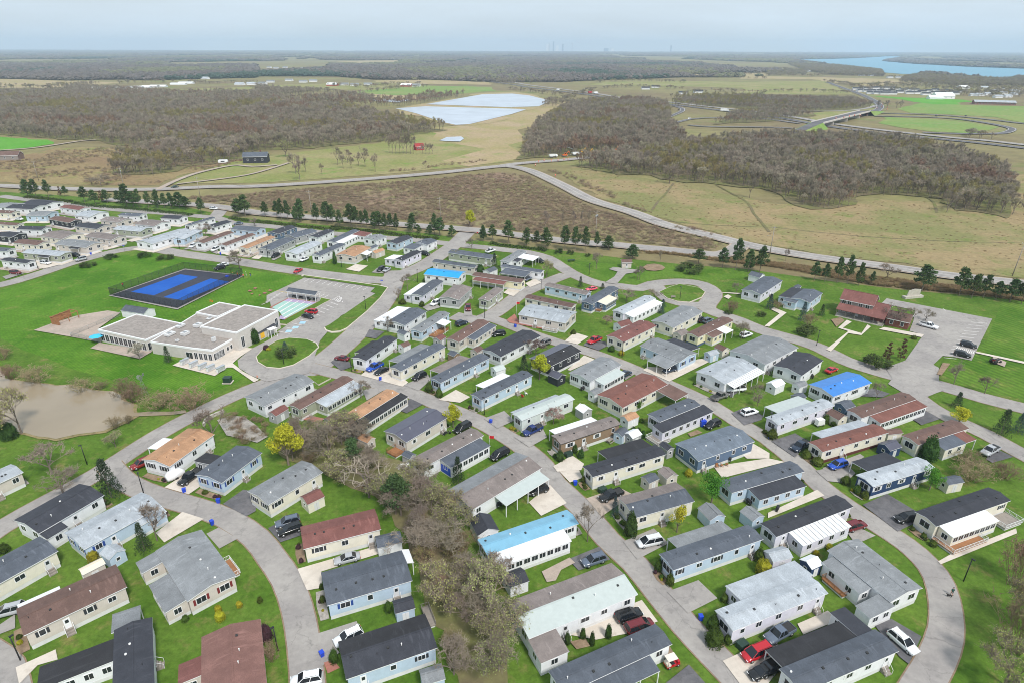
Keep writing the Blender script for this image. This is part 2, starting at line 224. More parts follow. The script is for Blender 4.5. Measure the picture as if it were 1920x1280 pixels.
TREES=[['pine',-304.1,399.6,9.9,6.3,0,''],['pine',-298.1,398.2,9.9,5.6,0,''],['pine',-291.3,399.7,9.3,5.6,0,''],['rust',-286,402.8,6.3,3.8,0,''],['pine',-282,401.3,5.6,4.4,0,''],['pine',-259.4,384.6,10.2,7.2,0,''],['pine',-248.8,378,7.7,6.5,0,''],['pine',-245,383.4,7.2,6.6,0,''],['rust',-249.1,384.7,7.4,4.2,0,''],['pine',-236.6,380.8,8.1,4.8,0,''],['pine',-228.2,374.3,10.9,8.8,0,''],['pine',-223.4,373,9.4,6.5,0,''],['pine',-218.8,370.5,9.3,5.3,0,''],['pine',-213.3,370.6,8.2,5.3,0,''],['pine',-207.4,369.4,9.9,6.4,0,''],['pine',-203.3,369.5,9.3,5.2,0,''],['pine',-198.6,368.3,9.3,5.2,0,''],['pine',-195.2,370.8,9.3,6.4,0,''],['pine',-189.7,367.1,7.3,6.3,0,''],['pine',-176.1,356.1,8.3,6.1,0,''],['pine',-152.3,349.6,9,6.9,0,''],['pine',-148.6,349.6,10.2,7.4,0,''],['pine',-137.5,349.7,7.4,5.1,0,''],['pine',-131.1,349.8,7.9,4.2,0,''],['pine',-125.7,341.4,10,5,0,''],['pine',-122,340.6,10.9,5,0,''],['pine',-115.5,333.5,8.9,4,0,''],['pine',-114.5,338.8,10.8,6.7,0,''],['pine',-104.7,335.4,9,4.9,0,''],['pine',-98.7,333.7,11.1,6.6,0,''],['pine',-95.8,333.7,9.8,4,0,''],['pine',-91.5,331.1,8.7,4,0,''],['pine',-84.5,327.8,11.6,6.5,0,''],['pine',-81.7,327,10.5,4.3,0,''],['pine',-78.9,327,8.6,3.9,0,''],['pine',-76,326.2,9.2,3.5,0,''],['pine',-71.6,324.6,8.5,5.2,0,''],['pine',-69.4,325.4,9.2,6.5,0,''],['pine',-65.4,318.9,8.2,3.4,0,''],['pine',-63.4,322.2,8.1,4.7,0,''],['pine',-59.8,321.4,8.3,3.4,0,''],['pine',-51.1,317.4,8.8,5.5,0,''],['pine',-47.5,315.9,4.7,3.4,0,''],['pine',-41.8,314.3,4.7,4.2,0,''],['pine',-39.4,313.6,9.1,4.2,0,''],['pine',-36.4,311.3,9.9,6.6,0,''],['pine',-30.4,309.8,5.9,5,0,''],['pine',-14.3,302.4,6.6,4.1,0,''],['pine',-14.2,302.1,6.8,2.8,0,''],['pine',-9.7,303.7,6.9,4.5,0,''],['pine',-1.9,297.9,10.6,7.6,0,''],['pine',6.9,295.2,8.1,4.8,0,''],['pine',11.9,301,5.4,4.5,0,''],['pine',15.9,291.1,8.2,6.7,0,''],['pine',24.7,288.4,10.4,5.4,0,''],['pine',29.3,286.5,10.5,5,0,''],['pine',34.1,284.5,10.6,4.2,0,''],['pine',39.7,289.3,7,3.5,0,''],['pine',45.1,288.6,5.6,6.2,0,''],['pine',54,274.5,6.2,7.1,0,''],['pine',81.6,267,7,6.5,1,''],['pine',90.5,261.5,8.7,5.6,1,''],['pine',95.3,258.9,12.1,5.5,1,''],['pine',100.2,256.9,9.6,5.9,1,''],['pine',104.4,255.6,10.5,5,1,''],['pine',123.3,245.7,6.8,4.5,1,''],['pine',126.8,244.1,8,3.8,1,''],['pine',131.2,242.9,9.1,4.2,1,''],['pine',134.8,241.7,10.6,4.6,1,''],['pine',138.4,239.8,8.6,4.2,1,''],['pine',143.8,240.5,5.3,2.5,1,''],['pine',159.9,233.4,10.1,8.2,1,'single scots pine behind the long white sign'],['pine',171.5,228.8,9.4,7.2,1,''],['pine',174.9,226.6,9.3,6,1,''],['pine',178.9,226,7.8,4.8,1,''],['pine',182.6,224.4,8,4,1,''],['pine',186.3,222.2,9.6,7.8,1,''],['pine',189.1,220.1,9.5,5.4,1,''],['juniper',-179.7,273.4,2.1,8.5,2,'spreading juniper mound on the lawn edge below the left cluster'],['juniper',-165.6,275,2.8,7.6,2,'spreading juniper mound left of the nearest mound to the court'],['juniper',-154.3,271.4,2.8,8.4,2,'spreading juniper mound nearest the court fence'],['juniper',-183,261.2,2.2,8.6,2,'spreading juniper mound beside the white wagon on the road'],['juniper',75.4,258,3.8,14.9,2,'broad juniper mass before the tall reeds at right'],['juniper',77,209.9,1.5,3.9,2,'small juniper mound beneath the olive bush'],['juniper',88,207.6,2.3,4.6,2,'small lone juniper mound on the lawn by the footpath'],['juniper',21.7,283.1,2.6,5.8,2,''],['juniper',26.7,281.8,2.2,4.6,2,''],['juniper',34.4,278,2,3.4,2,''],['juniper',-69.1,173.9,4.3,8.1,2,'golden juniper bed on the oval island'],['juniper',98.1,192,3.8,9.2,2,'juniper bed under the olive bush on the office lawn'],['juniper',108.7,169.7,3.6,10.3,2,'wide blue-green juniper bed at the office lawn corner'],['spruce',-84.1,107.3,10.4,6.5,3,'large dark fir beside the lower left road'],['spruce',-68.9,91.8,7.1,3.8,3,'dark fir by the pale patio of the light blue home'],['spruce',-103.1,170.3,5.9,3.3,3,'slim blue-green spruce at the wall of the community centre'],['spruce',-11.6,112.4,7.5,4,3,'tall spruce before the navy sunroom wing'],['bspruce',-70.7,178.6,3.3,3.1,3,'blue spruce in the middle of the oval island'],['bspruce',20.8,101.9,5.3,2.2,3,'narrow blue spruce in front of the taupe and slate home'],['spruce',3.5,165.1,5.9,4.3,3,'dark conifer left of the bright yellow tree'],['bspruce',53.4,210.3,2.8,3.6,3,'nearer blue spruce beside the white awning home'],['bspruce',55.2,216.5,3.2,3,3,'farther blue spruce beside the white awning home'],['spruce',117.6,145.3,5,3.6,3,'spruce behind the bright yellow-green dome bush'],['spruce',120.6,132.7,7.5,5,3,'large dark spruce at the right edge lawn'],['bspruce',125.2,133.3,6.2,4.1,3,'grey-blue spruce right of the large dark spruce'],['bspruce',100.9,203.6,7.6,3.9,3,'blue spruce before the home with curved stairs'],['spruce',109.7,208.3,4.6,2.9,3,'small dark conifer left of the brick office'],['rust',113.5,172.4,6.6,3.4,3,'thin brownish spruce in the juniper bed, left of two'],['rust',118.3,173.4,7.2,3.7,3,'thin brownish spruce in the juniper bed, right of two'],['spruce',27,236.9,4.9,2.8,3,'young spruce in the small island by the pink car'],['spruce',35.5,235,2.6,2.7,3,'short spruce beyond the slate roof at the loop road'],['spruce',22.7,224.9,2.6,1.3,3,'tiny fir beside the brown roofed cream home'],['bspruce',93.6,214.6,6.3,3.8,3,'blue spruce between the two lone lawn homes'],['spruce',-7.5,258.3,7.9,4.4,3,'dark cedar pair at the upper street'],['arbor',-82.4,184.3,5.1,3.2,4,'rounded green cedar at the community centre wall'],['arbor',23.1,96.3,5.7,2.6,4,'dark arborvitae beside a street lamp'],['arbor',8.9,71.5,2.6,1,4,''],['arbor',11.5,72.5,2.4,1,4,''],['arbor',12.8,71.3,3,0.9,4,''],['arbor',15.6,72.7,3,1.1,4,''],['arbor',11.1,121,2.8,1.9,4,''],['arbor',14.8,124.3,2.2,1.4,4,''],['arbor',16,122.2,2.2,1.5,4,''],['arbor',29.7,131.7,2.5,1.5,4,''],['arbor',30.9,131.1,2.5,1.5,4,''],['arbor',31.9,130.6,2.1,1.3,4,''],['arbor',96,121.8,6.3,3.8,4,'tall green arborvitae in front of the slate side roof'],['arbor',-77.4,265.6,6,1.7,4,'narrow dark columnar cedar on the top street'],['arbor',-13.6,253.8,4,4.1,4,'round dark cedar beside the cyan roof'],['arbor',-121.2,129.3,4.4,3.7,4,'dark evergreen bush on the pond bank'],['yellow',-50.6,119,11.3,9.5,5,'big golden yellow tree at the edge of the thicket'],['yellow',7.9,160.2,8.6,7,5,'round golden yellow tree beside the black walled home'],['yellow',32.4,97.3,6.6,4.3,5,'yellow globe tree by the taupe and slate home'],['yellow',-14.6,134.8,7.3,5.4,5,'loose yellow-green tree beside the dark metal roofed home'],['yellow',113.4,137.7,4.8,6.7,5,'bright yellow-green dome bush on the right corner lawn'],['green',41.7,106.2,7.8,6.5,5,'fresh green tree beside the slate roof with the brown wing'],['green',89.8,110.6,6.2,5.2,5,'pale green young tree at the navy walled home'],['green',33.3,143,3.3,2.2,5,'small green sapling before the big red-brown home'],['plum',7.4,176.3,5.1,6.4,5,'dark plum-red leafless tree on the upper street'],['blossom',10.5,136.6,4.8,4.7,5,'pink blossoming tree on the lawn by the pale green home'],['blossom',32.4,199.9,3.5,3.7,5,'small pinkish blossom tree by the tan garage'],['white',-112.6,172,5.7,4.5,5,'white blossom tree at the glass hall of the community centre'],['yellow',-22.4,328.5,9.9,8.3,5,'yellow willow pair in the brown scrub field'],['bud',-24.1,272.5,4.8,5.2,5,'yellowish bush at the end of the upper street home'],['bud',14.2,248.8,8.3,5.1,5,'budding tree at the upper bend corner'],['bud',-119.9,131.4,12.8,9,5,'tall willow with yellow buds leaning over the pond'],['bud',-93.7,125.8,4.2,4.1,5,'small budding tree on the verge by the pond'],['bud',-194.6,560.9,15.1,12.5,5,'olive budding tree right of the dark farmhouse'],['bud',-52.3,344.7,5.4,6.9,5,'grey-green bush in the scrub beyond the pine row'],['bare',-68,94.5,9.6,5.1,6,'bare tree next to the dark fir by the pale patio'],['bare',-102,115.4,7.9,9.4,6,'wide bare tree on the left lawn'],['bare',-95.2,108.7,5.2,8.1,6,'low bare tree beside the left road, behind the charcoal roof'],['bare',-71.2,127.8,10.3,7.4,6,'bare tree above the stone footbridge'],['bare',14.6,94.6,9.7,4.8,6,'bare tree at the corner of the sky blue roof'],['bare',-40.7,149.3,5.9,5,6,''],['bare',-41.3,193,5.9,5.1,6,'tan-budded bare tree before the white sunroom row'],['bare',-40.7,232.7,7.4,5,6,'upper bare tree on the avenue verge'],['bare',-42.2,221,5.7,3.5,6,'lower bare tree on the avenue verge'],['bare',66.2,149.9,4.5,3.8,6,''],['bare',65.1,145.7,4.2,3.9,6,'grey bare tree on the small round lawn'],['bare',74.2,187.1,7,4.5,6,'bare street tree beside the white wagon'],['bare',98.6,149.6,5.7,3.4,6,'tan-budded tree at the blue roofed home'],['bare',130.7,199.5,7.8,7.2,6,'bare tree over the office wing roof'],['bare',140.5,205.8,4.2,4.9,6,'bare tree behind the office wing'],['bare',144,203.9,4.6,5.3,6,'bare tree beside the white pickup'],['bare',124.9,158,7.3,4.1,6,'reddish bare tree on the right lawn, left of two'],['bare',130,152.7,5.9,4.1,6,'reddish bare tree on the right lawn, right of two'],['bare',-116.6,259.4,8.1,9.6,6,'spreading bare tree by the court corner'],['bare',-152.9,309.7,7.3,6.4,6,'grey bare tree between pale homes at the left junction'],['bare',-156.1,306.6,4.7,5.3,6,'tan budding tree at the left junction'],['bare',-135.8,329.4,5.1,5.8,6,''],['bare',-19.1,288,6.1,5.5,6,'bare tree at the side entrance'],['bare',36,259.9,8.2,4.7,6,''],['bare',51.2,246,5.4,3.1,6,''],['bare',42.8,221.6,5.7,7,6,'tan bare bush at the loop road'],['bare',53.7,224.1,4.2,5.8,6,'pinkish bare tree at the tip of the teardrop loop'],['bare',86.8,230.8,4.7,4.3,6,'pale bare tree on the lawn left of the lone home'],['bare',76.3,193.9,4.2,4.4,6,''],['bare',64.8,267.3,6.9,1.8,6,''],['bare',52,246,6.9,3.4,6,''],['bare',121.8,272.1,6.1,2.3,6,''],['bare',17.1,326.4,10.4,5.9,6,''],['bare',25.7,321.7,12,2,6,''],['bare',31.4,322.6,11.8,2.8,6,''],['bare',35.6,319.4,12.6,2.2,6,''],['bare',39.6,324.3,11.4,2,6,''],['bare',109.4,448.1,14.7,10.3,6,'dark bushy tree at the head of the dry ditch'],['bare',150.1,403.2,13.9,6.9,6,''],['bare',152.3,444,11,6.6,6,''],['bare',252.5,366.7,12.8,9.2,6,'pale silvery tree at the front of the right wood'],['bare',154.2,248,7.1,8,6,'big round leafless willow by the county road'],['dead',-30,107.7,10.6,10.4,6,'dead tree with pale broken limbs in the thicket'],['pine',-23.5,102.2,9.1,6.6,6,'dark green pine standing in the thicket'],['pine',-36.4,119.6,6.3,4.7,6,'dark pine beside the tan shed in the thicket'],['bud',-16.1,101.4,7.6,6.6,6,'yellow-green budding tree in the thicket beside the large pale porch home'],['bud',-11.2,78.3,10.1,7.8,6,'left of two grey-green budding willows in the ditch'],['bud',-4.1,77.9,10.6,8.4,6,'right of two grey-green budding willows in the ditch'],['bare',-41.9,120.8,8.6,10.6,6,'broad brown bare tree right of the golden tree'],['bare',-161.6,482.2,17,8.9,7,''],['bare',-151.5,458.7,15.9,8.5,7,''],['bare',-155.8,487.8,12.4,6.6,7,''],['bare',-141.5,479.8,8.9,4.1,7,''],['bare',-140,521,15.7,7.7,7,''],['bare',-132,505.7,11.8,6.2,7,''],['bare',-134.3,530.8,12.3,6.7,7,''],['bare',-125.8,505.8,9.8,5.4,7,''],['bare',-122.8,518.2,11,6.4,7,''],['bare',-116.2,512.1,16.9,8.6,7,''],['bare',-104.2,491.5,14.9,6.2,7,''],['bare',-67.8,503.8,7.3,4.3,7,''],['bare',-110.2,585.3,16.2,5.9,8,''],['bare',-106.8,583.1,17.6,5.9,8,''],['bare',-103.6,581.6,18.9,7.1,8,''],['bare',-99.9,580.9,17.9,7.1,8,''],['bare',-97,580.9,16.8,7.1,8,''],['bare',-94,581,19,7.1,8,''],['bare',-90.5,581,21.2,8.2,8,''],['bare',-88.1,581.1,16.8,5.9,8,''],['bare',-79.8,581.2,10,4.7,8,''],['bare',-76.9,581.3,10.6,5.4,8,''],['bare',-73.9,581.4,10,4.7,8,''],['bare',-71,581.4,9.5,4.2,8,''],['bare',-291.7,473,14.2,5.8,9,''],['bare',-290.9,478.4,11.5,7.9,9,''],['bare',-287.5,481.2,11.1,7.9,9,''],['bare',-281.6,481.3,12.1,7.9,9,''],['bare',-280.6,486.9,12.2,8,9,''],['bare',-275.6,487,12.2,9,9,''],['bare',-263.6,473.4,13.3,8.8,9,''],['bare',-268.1,489.9,11.8,8,9,''],['bare',-264.5,492.8,11.3,8.1,9,''],['bare',-278.4,433.7,8,12.6,9,''],['bare',-287.4,438.2,5.4,9.1,9,''],['bud',-260.8,495.8,8.9,8.1,9,'yellow-green tree ending the left strip'],['bush',-141.9,159.3,5.3,5.8,10,''],['bush',-153.8,172,4.9,5.2,10,''],['bush',-133.4,157.3,5.1,9,10,'tan reed-like bush on the far pond bank'],['bush',-118.1,152.7,4.4,6.8,10,''],['bush',-113.8,154,2.4,3.9,10,''],['bush',-103.9,148.9,6.3,6.2,10,''],['bush',-100.3,146.8,6.3,5.8,10,''],['bush',-92,144.4,4.5,8.6,10,''],['bush',-83.6,143.1,6.4,8.6,10,''],['bush',-98.3,133.9,3.9,3.8,10,''],['bush',-96.6,136.2,2.5,2.8,10,''],['bush',100.8,114.3,5.5,8.4,10,'large bare bush behind the lone slate roofed shed'],['bush',108.8,114.7,5,5.9,10,'brown bare bush on the far right lawn'],['bush',104.3,120,3.3,6.4,10,'olive bare bush at the right lane'],['bush',88.8,84,10.7,6.7,11,''],['bud',83.3,76.8,8.5,5.4,11,''],['bush',79.4,70,12.2,7,11,''],['bud',73.6,64.6,8.8,7.7,11,''],['bush',84.2,74.3,10.7,6.1,11,''],['bush',96.5,214.6,4,4.1,11,'reddish bush by the gabled entry'],['bush',78.4,211.3,5.3,4.8,11,'olive rounded bush on the lawn beside the loop'],['bush',100.5,197.6,5.6,4.7,11,'olive feathery bush on the office lawn'],['shrub',26.7,87.2,2.8,1.6,12,''],['shrub',28,83.9,2.5,1.6,12,''],['shrub',32.9,74.4,3.2,2.2,12,''],['shrub',32.2,71.6,3.3,3,12,''],['shrub',34.5,71.7,2,1.4,12,''],['shrub',36.5,80.2,1.9,1.4,12,''],['gold',45.4,86.7,3.4,2.9,12,'yellow-green clipped dome beside the pale lilac home'],['shrub',45.8,89.7,3,2,12,''],['shrub',15.6,113,1.7,1.1,12,''],['gold',39.3,115.5,1.9,1.7,12,''],['shrub',73.6,109.4,2.2,1.7,12,''],['shrub',74.4,107.8,2,1.7,12,''],['shrub',79.8,95.8,1.4,1.2,12,''],['shrub',80.4,93.7,1.4,1.4,12,''],['shrub',72.7,112.7,2.2,2.1,12,''],['gold',60.2,92.7,1.4,1.4,12,''],['gold',57.1,91.3,1.1,1.2,12,''],['shrub',-22.8,152.9,3,2.3,12,''],['shrub',-19.7,150,3,2,12,''],['plumshrub',-76.8,179.1,1.8,2.1,12,''],['gold',-76,178.6,1.3,1.7,12,''],['shrub',20.3,191.8,1.7,1.9,12,''],['gold',33.8,176.3,1.7,1.9,12,''],['shrub',31.1,179.1,1.9,2.3,12,''],['shrub',32.9,137.7,1.1,1.4,12,''],['shrub',131.3,188.9,1.3,1.8,12,''],['shrub',68.2,122.3,2.1,2.3,12,''],['shrub',69.7,119.7,2.1,2.6,12,''],['shrub',79.4,137.4,2.6,1.6,12,''],['shrub',81.1,136.1,1.7,2.1,12,''],['shrub',-35.4,242.4,1.7,1.5,12,''],['shrub',-33.2,82.8,1.2,0.9,12,''],['shrub',-32.2,79.7,1.6,1.1,12,''],['shrub',-20.6,77.7,2.6,1.3,12,''],['shrub',-27.2,68,2.9,1.5,12,''],['gold',-49.1,77.6,1.6,1.2,12,''],['gold',-48.1,76,2,1.7,12,''],['shrub',-53.8,75.8,1.2,1.2,12,''],['gold',-46,78.7,1.3,1.1,12,''],['plumshrub',-39,72,3.5,2.1,12,''],['bush',-36.9,68.1,4.2,2.5,12,''],['gold',-77.1,89.3,2.7,2.1,12,'green hedge clump at the corner of the light blue home'],['shrub',-95,91.4,2.1,2.1,12,''],['shrub',-42.9,79.7,1.3,1,12,''],['shrub',2.7,131,1.2,1.3,12,''],['shrub',63.2,130.4,2.7,2.6,12,''],['shrub',-33,216.1,2.1,2.2,12,''],['shrub',-40.5,218.7,1.8,3,12,'']]
CARS=[['suv',-83.4,118.2,-2.29,'red','red SUV half under the tan roofed home at the lower left corner'],
['pickup',-70.2,113.3,-1.94,'black','black pickup truck on the concrete drive by the light blue home with slate roof'],
['suv',-83.7,77,-2.74,'silver','silver SUV under the white awning at the left edge'],
['suv',-44.3,99,-2.73,'slate','slate blue SUV left one of two by the red roofed cream home'],
['suv',-43.1,96.8,-2.61,'black','black SUV right one of two by the red roofed cream home'],
['sedan',-30.2,89.2,-2.79,'silver','silver sedan on the long concrete drive'],
['suv',-25.9,72,-2.56,'white','white SUV hidden behind the lowest black roof'],
['suv',-30.4,64.5,-2.92,'white','white SUV at the bottom edge on the lower left street'],
['pickup',20.9,107.5,-2.63,'black','black pickup truck on the brick drive beside the taupe and slate home'],
['van',26.3,93.8,-2.85,'silverw','white and silver minivan on the patched drive of the middle street'],
['suv',15.1,88.9,-2.74,'slate','slate blue SUV beside the sky blue roofed home'],
['suv',19.5,76.5,0.36,'black','black SUV left one of two on the patio of the two-toned home'],
['van',20.9,74.3,0.37,'maroon','maroon minivan right one of two on the patio of the two-toned home'],
['suv',5.6,109.2,-2.69,'black','black SUV under the pale porch carport'],
['van',38.2,69.4,-2.75,'redv','bright red minivan on the concrete pad at the bottom right'],
['sedan',38,66.1,-2.78,'black','black sedan beside the red minivan'],
['suv',73.6,118.5,-2.76,'blue','bright blue SUV bright, on the drive by the navy walled home'],
['suv',79.1,100.7,-2.92,'black','black SUV on the dark asphalt drive of the far right home'],
['suv',67.8,98.4,0.35,'maroon','maroon SUV beneath the white slatted awning'],
['suv',62.1,71.4,-1.17,'white','white SUV wagon on the bend at lower right'],
['pickup',43.1,72.9,-2.66,'slate','slate blue pickup truck between the dark flat roofs at bottom right'],
['suv',39.2,66.7,-2.69,'black','black SUV at the bottom edge beneath the flat black roof'],
['sedan',-51.4,172,2.86,'maroon','maroon sedan on the curved drive at the roundabout'],
['pickup',-40.3,166.2,-2.23,'blue','bright blue pickup truck left of the black sedan on the concrete drive'],
['sedan',-37.9,163.8,-2.24,'black','black sedan right of the bright blue pickup'],
['suv',-26.5,160.4,-2.27,'black','black SUV on the asphalt drive by the cream slate home'],
['van',-12.2,133.5,-2.31,'black','black minivan beside the dark metal roofed home'],
['van',-2.8,122.2,-2.41,'black','black minivan by the navy sunroom wing and its flag'],
['suv',-17.2,198.9,0.73,'navy','dark navy SUV by the slate side wing'],
['suv',-4.4,190.2,-2.84,'black','black SUV off-roader on the upper street drive'],
['pickup',-15.9,213.2,-1.49,'maroon','maroon pickup truck between the taupe and olive homes'],
['suv',-28.2,217.5,-2.1,'white','white SUV in front of the taupe home'],
['sedan',-71.3,204.7,-0.52,'black','black sedan right of the red hatchback in the community lot'],
['suv',-71.3,208.8,2.84,'redv','bright red SUV hatchback in the community lot'],
['pickup',26.5,185.3,-2.41,'redv','bright red pickup truck on the asphalt drive by the stone-edged bed'],
['pickup',5.1,132.4,-2.46,'blued','dark blue pickup truck on the drive by the tan walled home'],
['pickup',56.2,149.5,0.56,'grey','grey pickup truck on the right street before the slatted carport'],
['pickup',61.7,153.6,-2.96,'white','white pickup truck under the white slatted carport'],
['suv',61.4,141.3,0.4,'white','white SUV on the square asphalt drive of the right street'],
['suv',50.2,135.3,-2.57,'black','black SUV beside a blue bin by the two-step roof home'],
['suv',76.8,190,0.56,'white','white SUV wagon on the upper right street'],
['suv',65.3,202.8,0.83,'black','black SUV beside the solar patch home'],
['suv',46.1,165,-2.62,'navy','dark navy SUV inside the wide gabled carport'],
['suv',32.7,162.2,0.77,'navy','dark navy SUV at the pale porch roof home'],
['suv',10.3,183.1,-2.43,'grey','grey SUV behind the dark plum tree'],
['sedan',93.6,165.3,0.57,'redv','bright red sedan by the white home with the corner gazebo'],
['pickup',68.3,126,-2.51,'navy','dark navy pickup truck on the drive by the long maroon skirted home'],
['pickup',141.4,197.9,-0.81,'white','white pickup truck beside the brick office'],
['suv',144.9,182.6,-0.64,'black','black SUV upper one of two by the painted bay'],
['suv',138.7,175.9,-0.64,'black','black SUV lower one of two by the painted bay'],
['pickup',112,124.3,-2.63,'silver','silver pickup truck on the narrow right lane'],
['suv',-150.7,290.3,-1.61,'white','white SUV left one by the two brown roofs of the top street'],
['suv',-137.8,284.8,-1.77,'white','white SUV right one by the two brown roofs of the top street'],
['suv',-106.5,274.9,-1.86,'black','black SUV by the grey home with white front stairs'],
['sedan',-92.1,270.2,-1.98,'white','white sedan by the nearly white long roof'],
['suv',-124.3,257.7,-2.25,'black','black SUV parked on the grass by the court'],
['sedan',-124.7,262.2,-2.62,'white','white sedan behind the black car by the court'],
['sedan',-90,254.2,-1.89,'redv','bright red sedan driving on the top street'],
['suv',-173.5,366.8,-0.21,'white','white SUV driving in at the side gate'],
['suv',-55.6,256.3,-1.95,'black','black SUV left one of two at the top street corner'],
['sedan',-53,255.9,-1.91,'silver','silver sedan right one of two at the top street corner'],
['suv',-39.7,279,-0.44,'black','black SUV at the end of the white annexed home'],
['suv',-190.4,269.3,-2.19,'silver','silver SUV wagon driving below the left cluster'],
['suv',-202.3,263.8,-0.26,'white','white SUV on the drive of the sage home in the left cluster'],
['suv',-205.9,250.5,-0.19,'maroon','maroon SUV on the lowest drive of the left cluster'],
['suv',-196.8,275.1,-0.15,'black','black SUV beside the pale blue bin in the left cluster'],
['sedan',-268.1,340.7,-0.31,'white','white sedan with boat-like cover in the left cluster'],
['sedan',-225.2,426.9,-2.36,'green','dark green sedan driving on the left county road'],
['pickup',-10.1,283.6,0.88,'white','white pickup truck by the long white roof of the upper street'],
['sedan',30.9,233.3,-2.69,'pink','pink sedan bright pink, at the taupe roofed home'],
['suv',6.2,244.8,0.92,'slate','slate blue SUV under the wide front gable'],
['suv',12,268.6,-0.63,'black','black SUV by the white carport on dark posts'],
['sedan',-145.8,332.7,-2.8,'slate','slate blue sedan behind the side-on pale blue home'],
['cart',24.6,67.6,0.36,'cart','cream and red golf cart beside the slate home at the bottom edge'],
['cart',77.3,136.1,0.31,'wcart','white covered golf cart under a white cover beside the pale lilac home'],
['suv',84.7,177.3,0.38,'black','black SUV under the carport facing the office drive'],
['suv',67.5,201.9,0.67,'slate','slate blue SUV behind the brown roofed pale yellow home'],
['truck',99.3,1494,1.13,'white','white truck white box one on the motorway by the lagoons'],
['truck',160.7,1412,0.86,'redv','bright red truck red box one on the motorway by the lagoons'],
['truck',171,1400,0.71,'white','white truck small white box one following the red one'],
['truck',315.8,1003,-0.28,'white','white truck box one behind the motorway trees'],
['sedan',279.2,1134,0.79,'black','black sedan on the motorway by the centre wood'],
['sedan',236,894,0.03,'white','white sedan on the curved ramp'],
['sedan',251.1,1020,1.11,'black','black sedan on the S-bend ramp'],
['sedan',592.9,939,0.55,'black','black sedan left one on the right loop ramp'],
['sedan',635.3,941,0.66,'black','black sedan right one on the right loop ramp']]
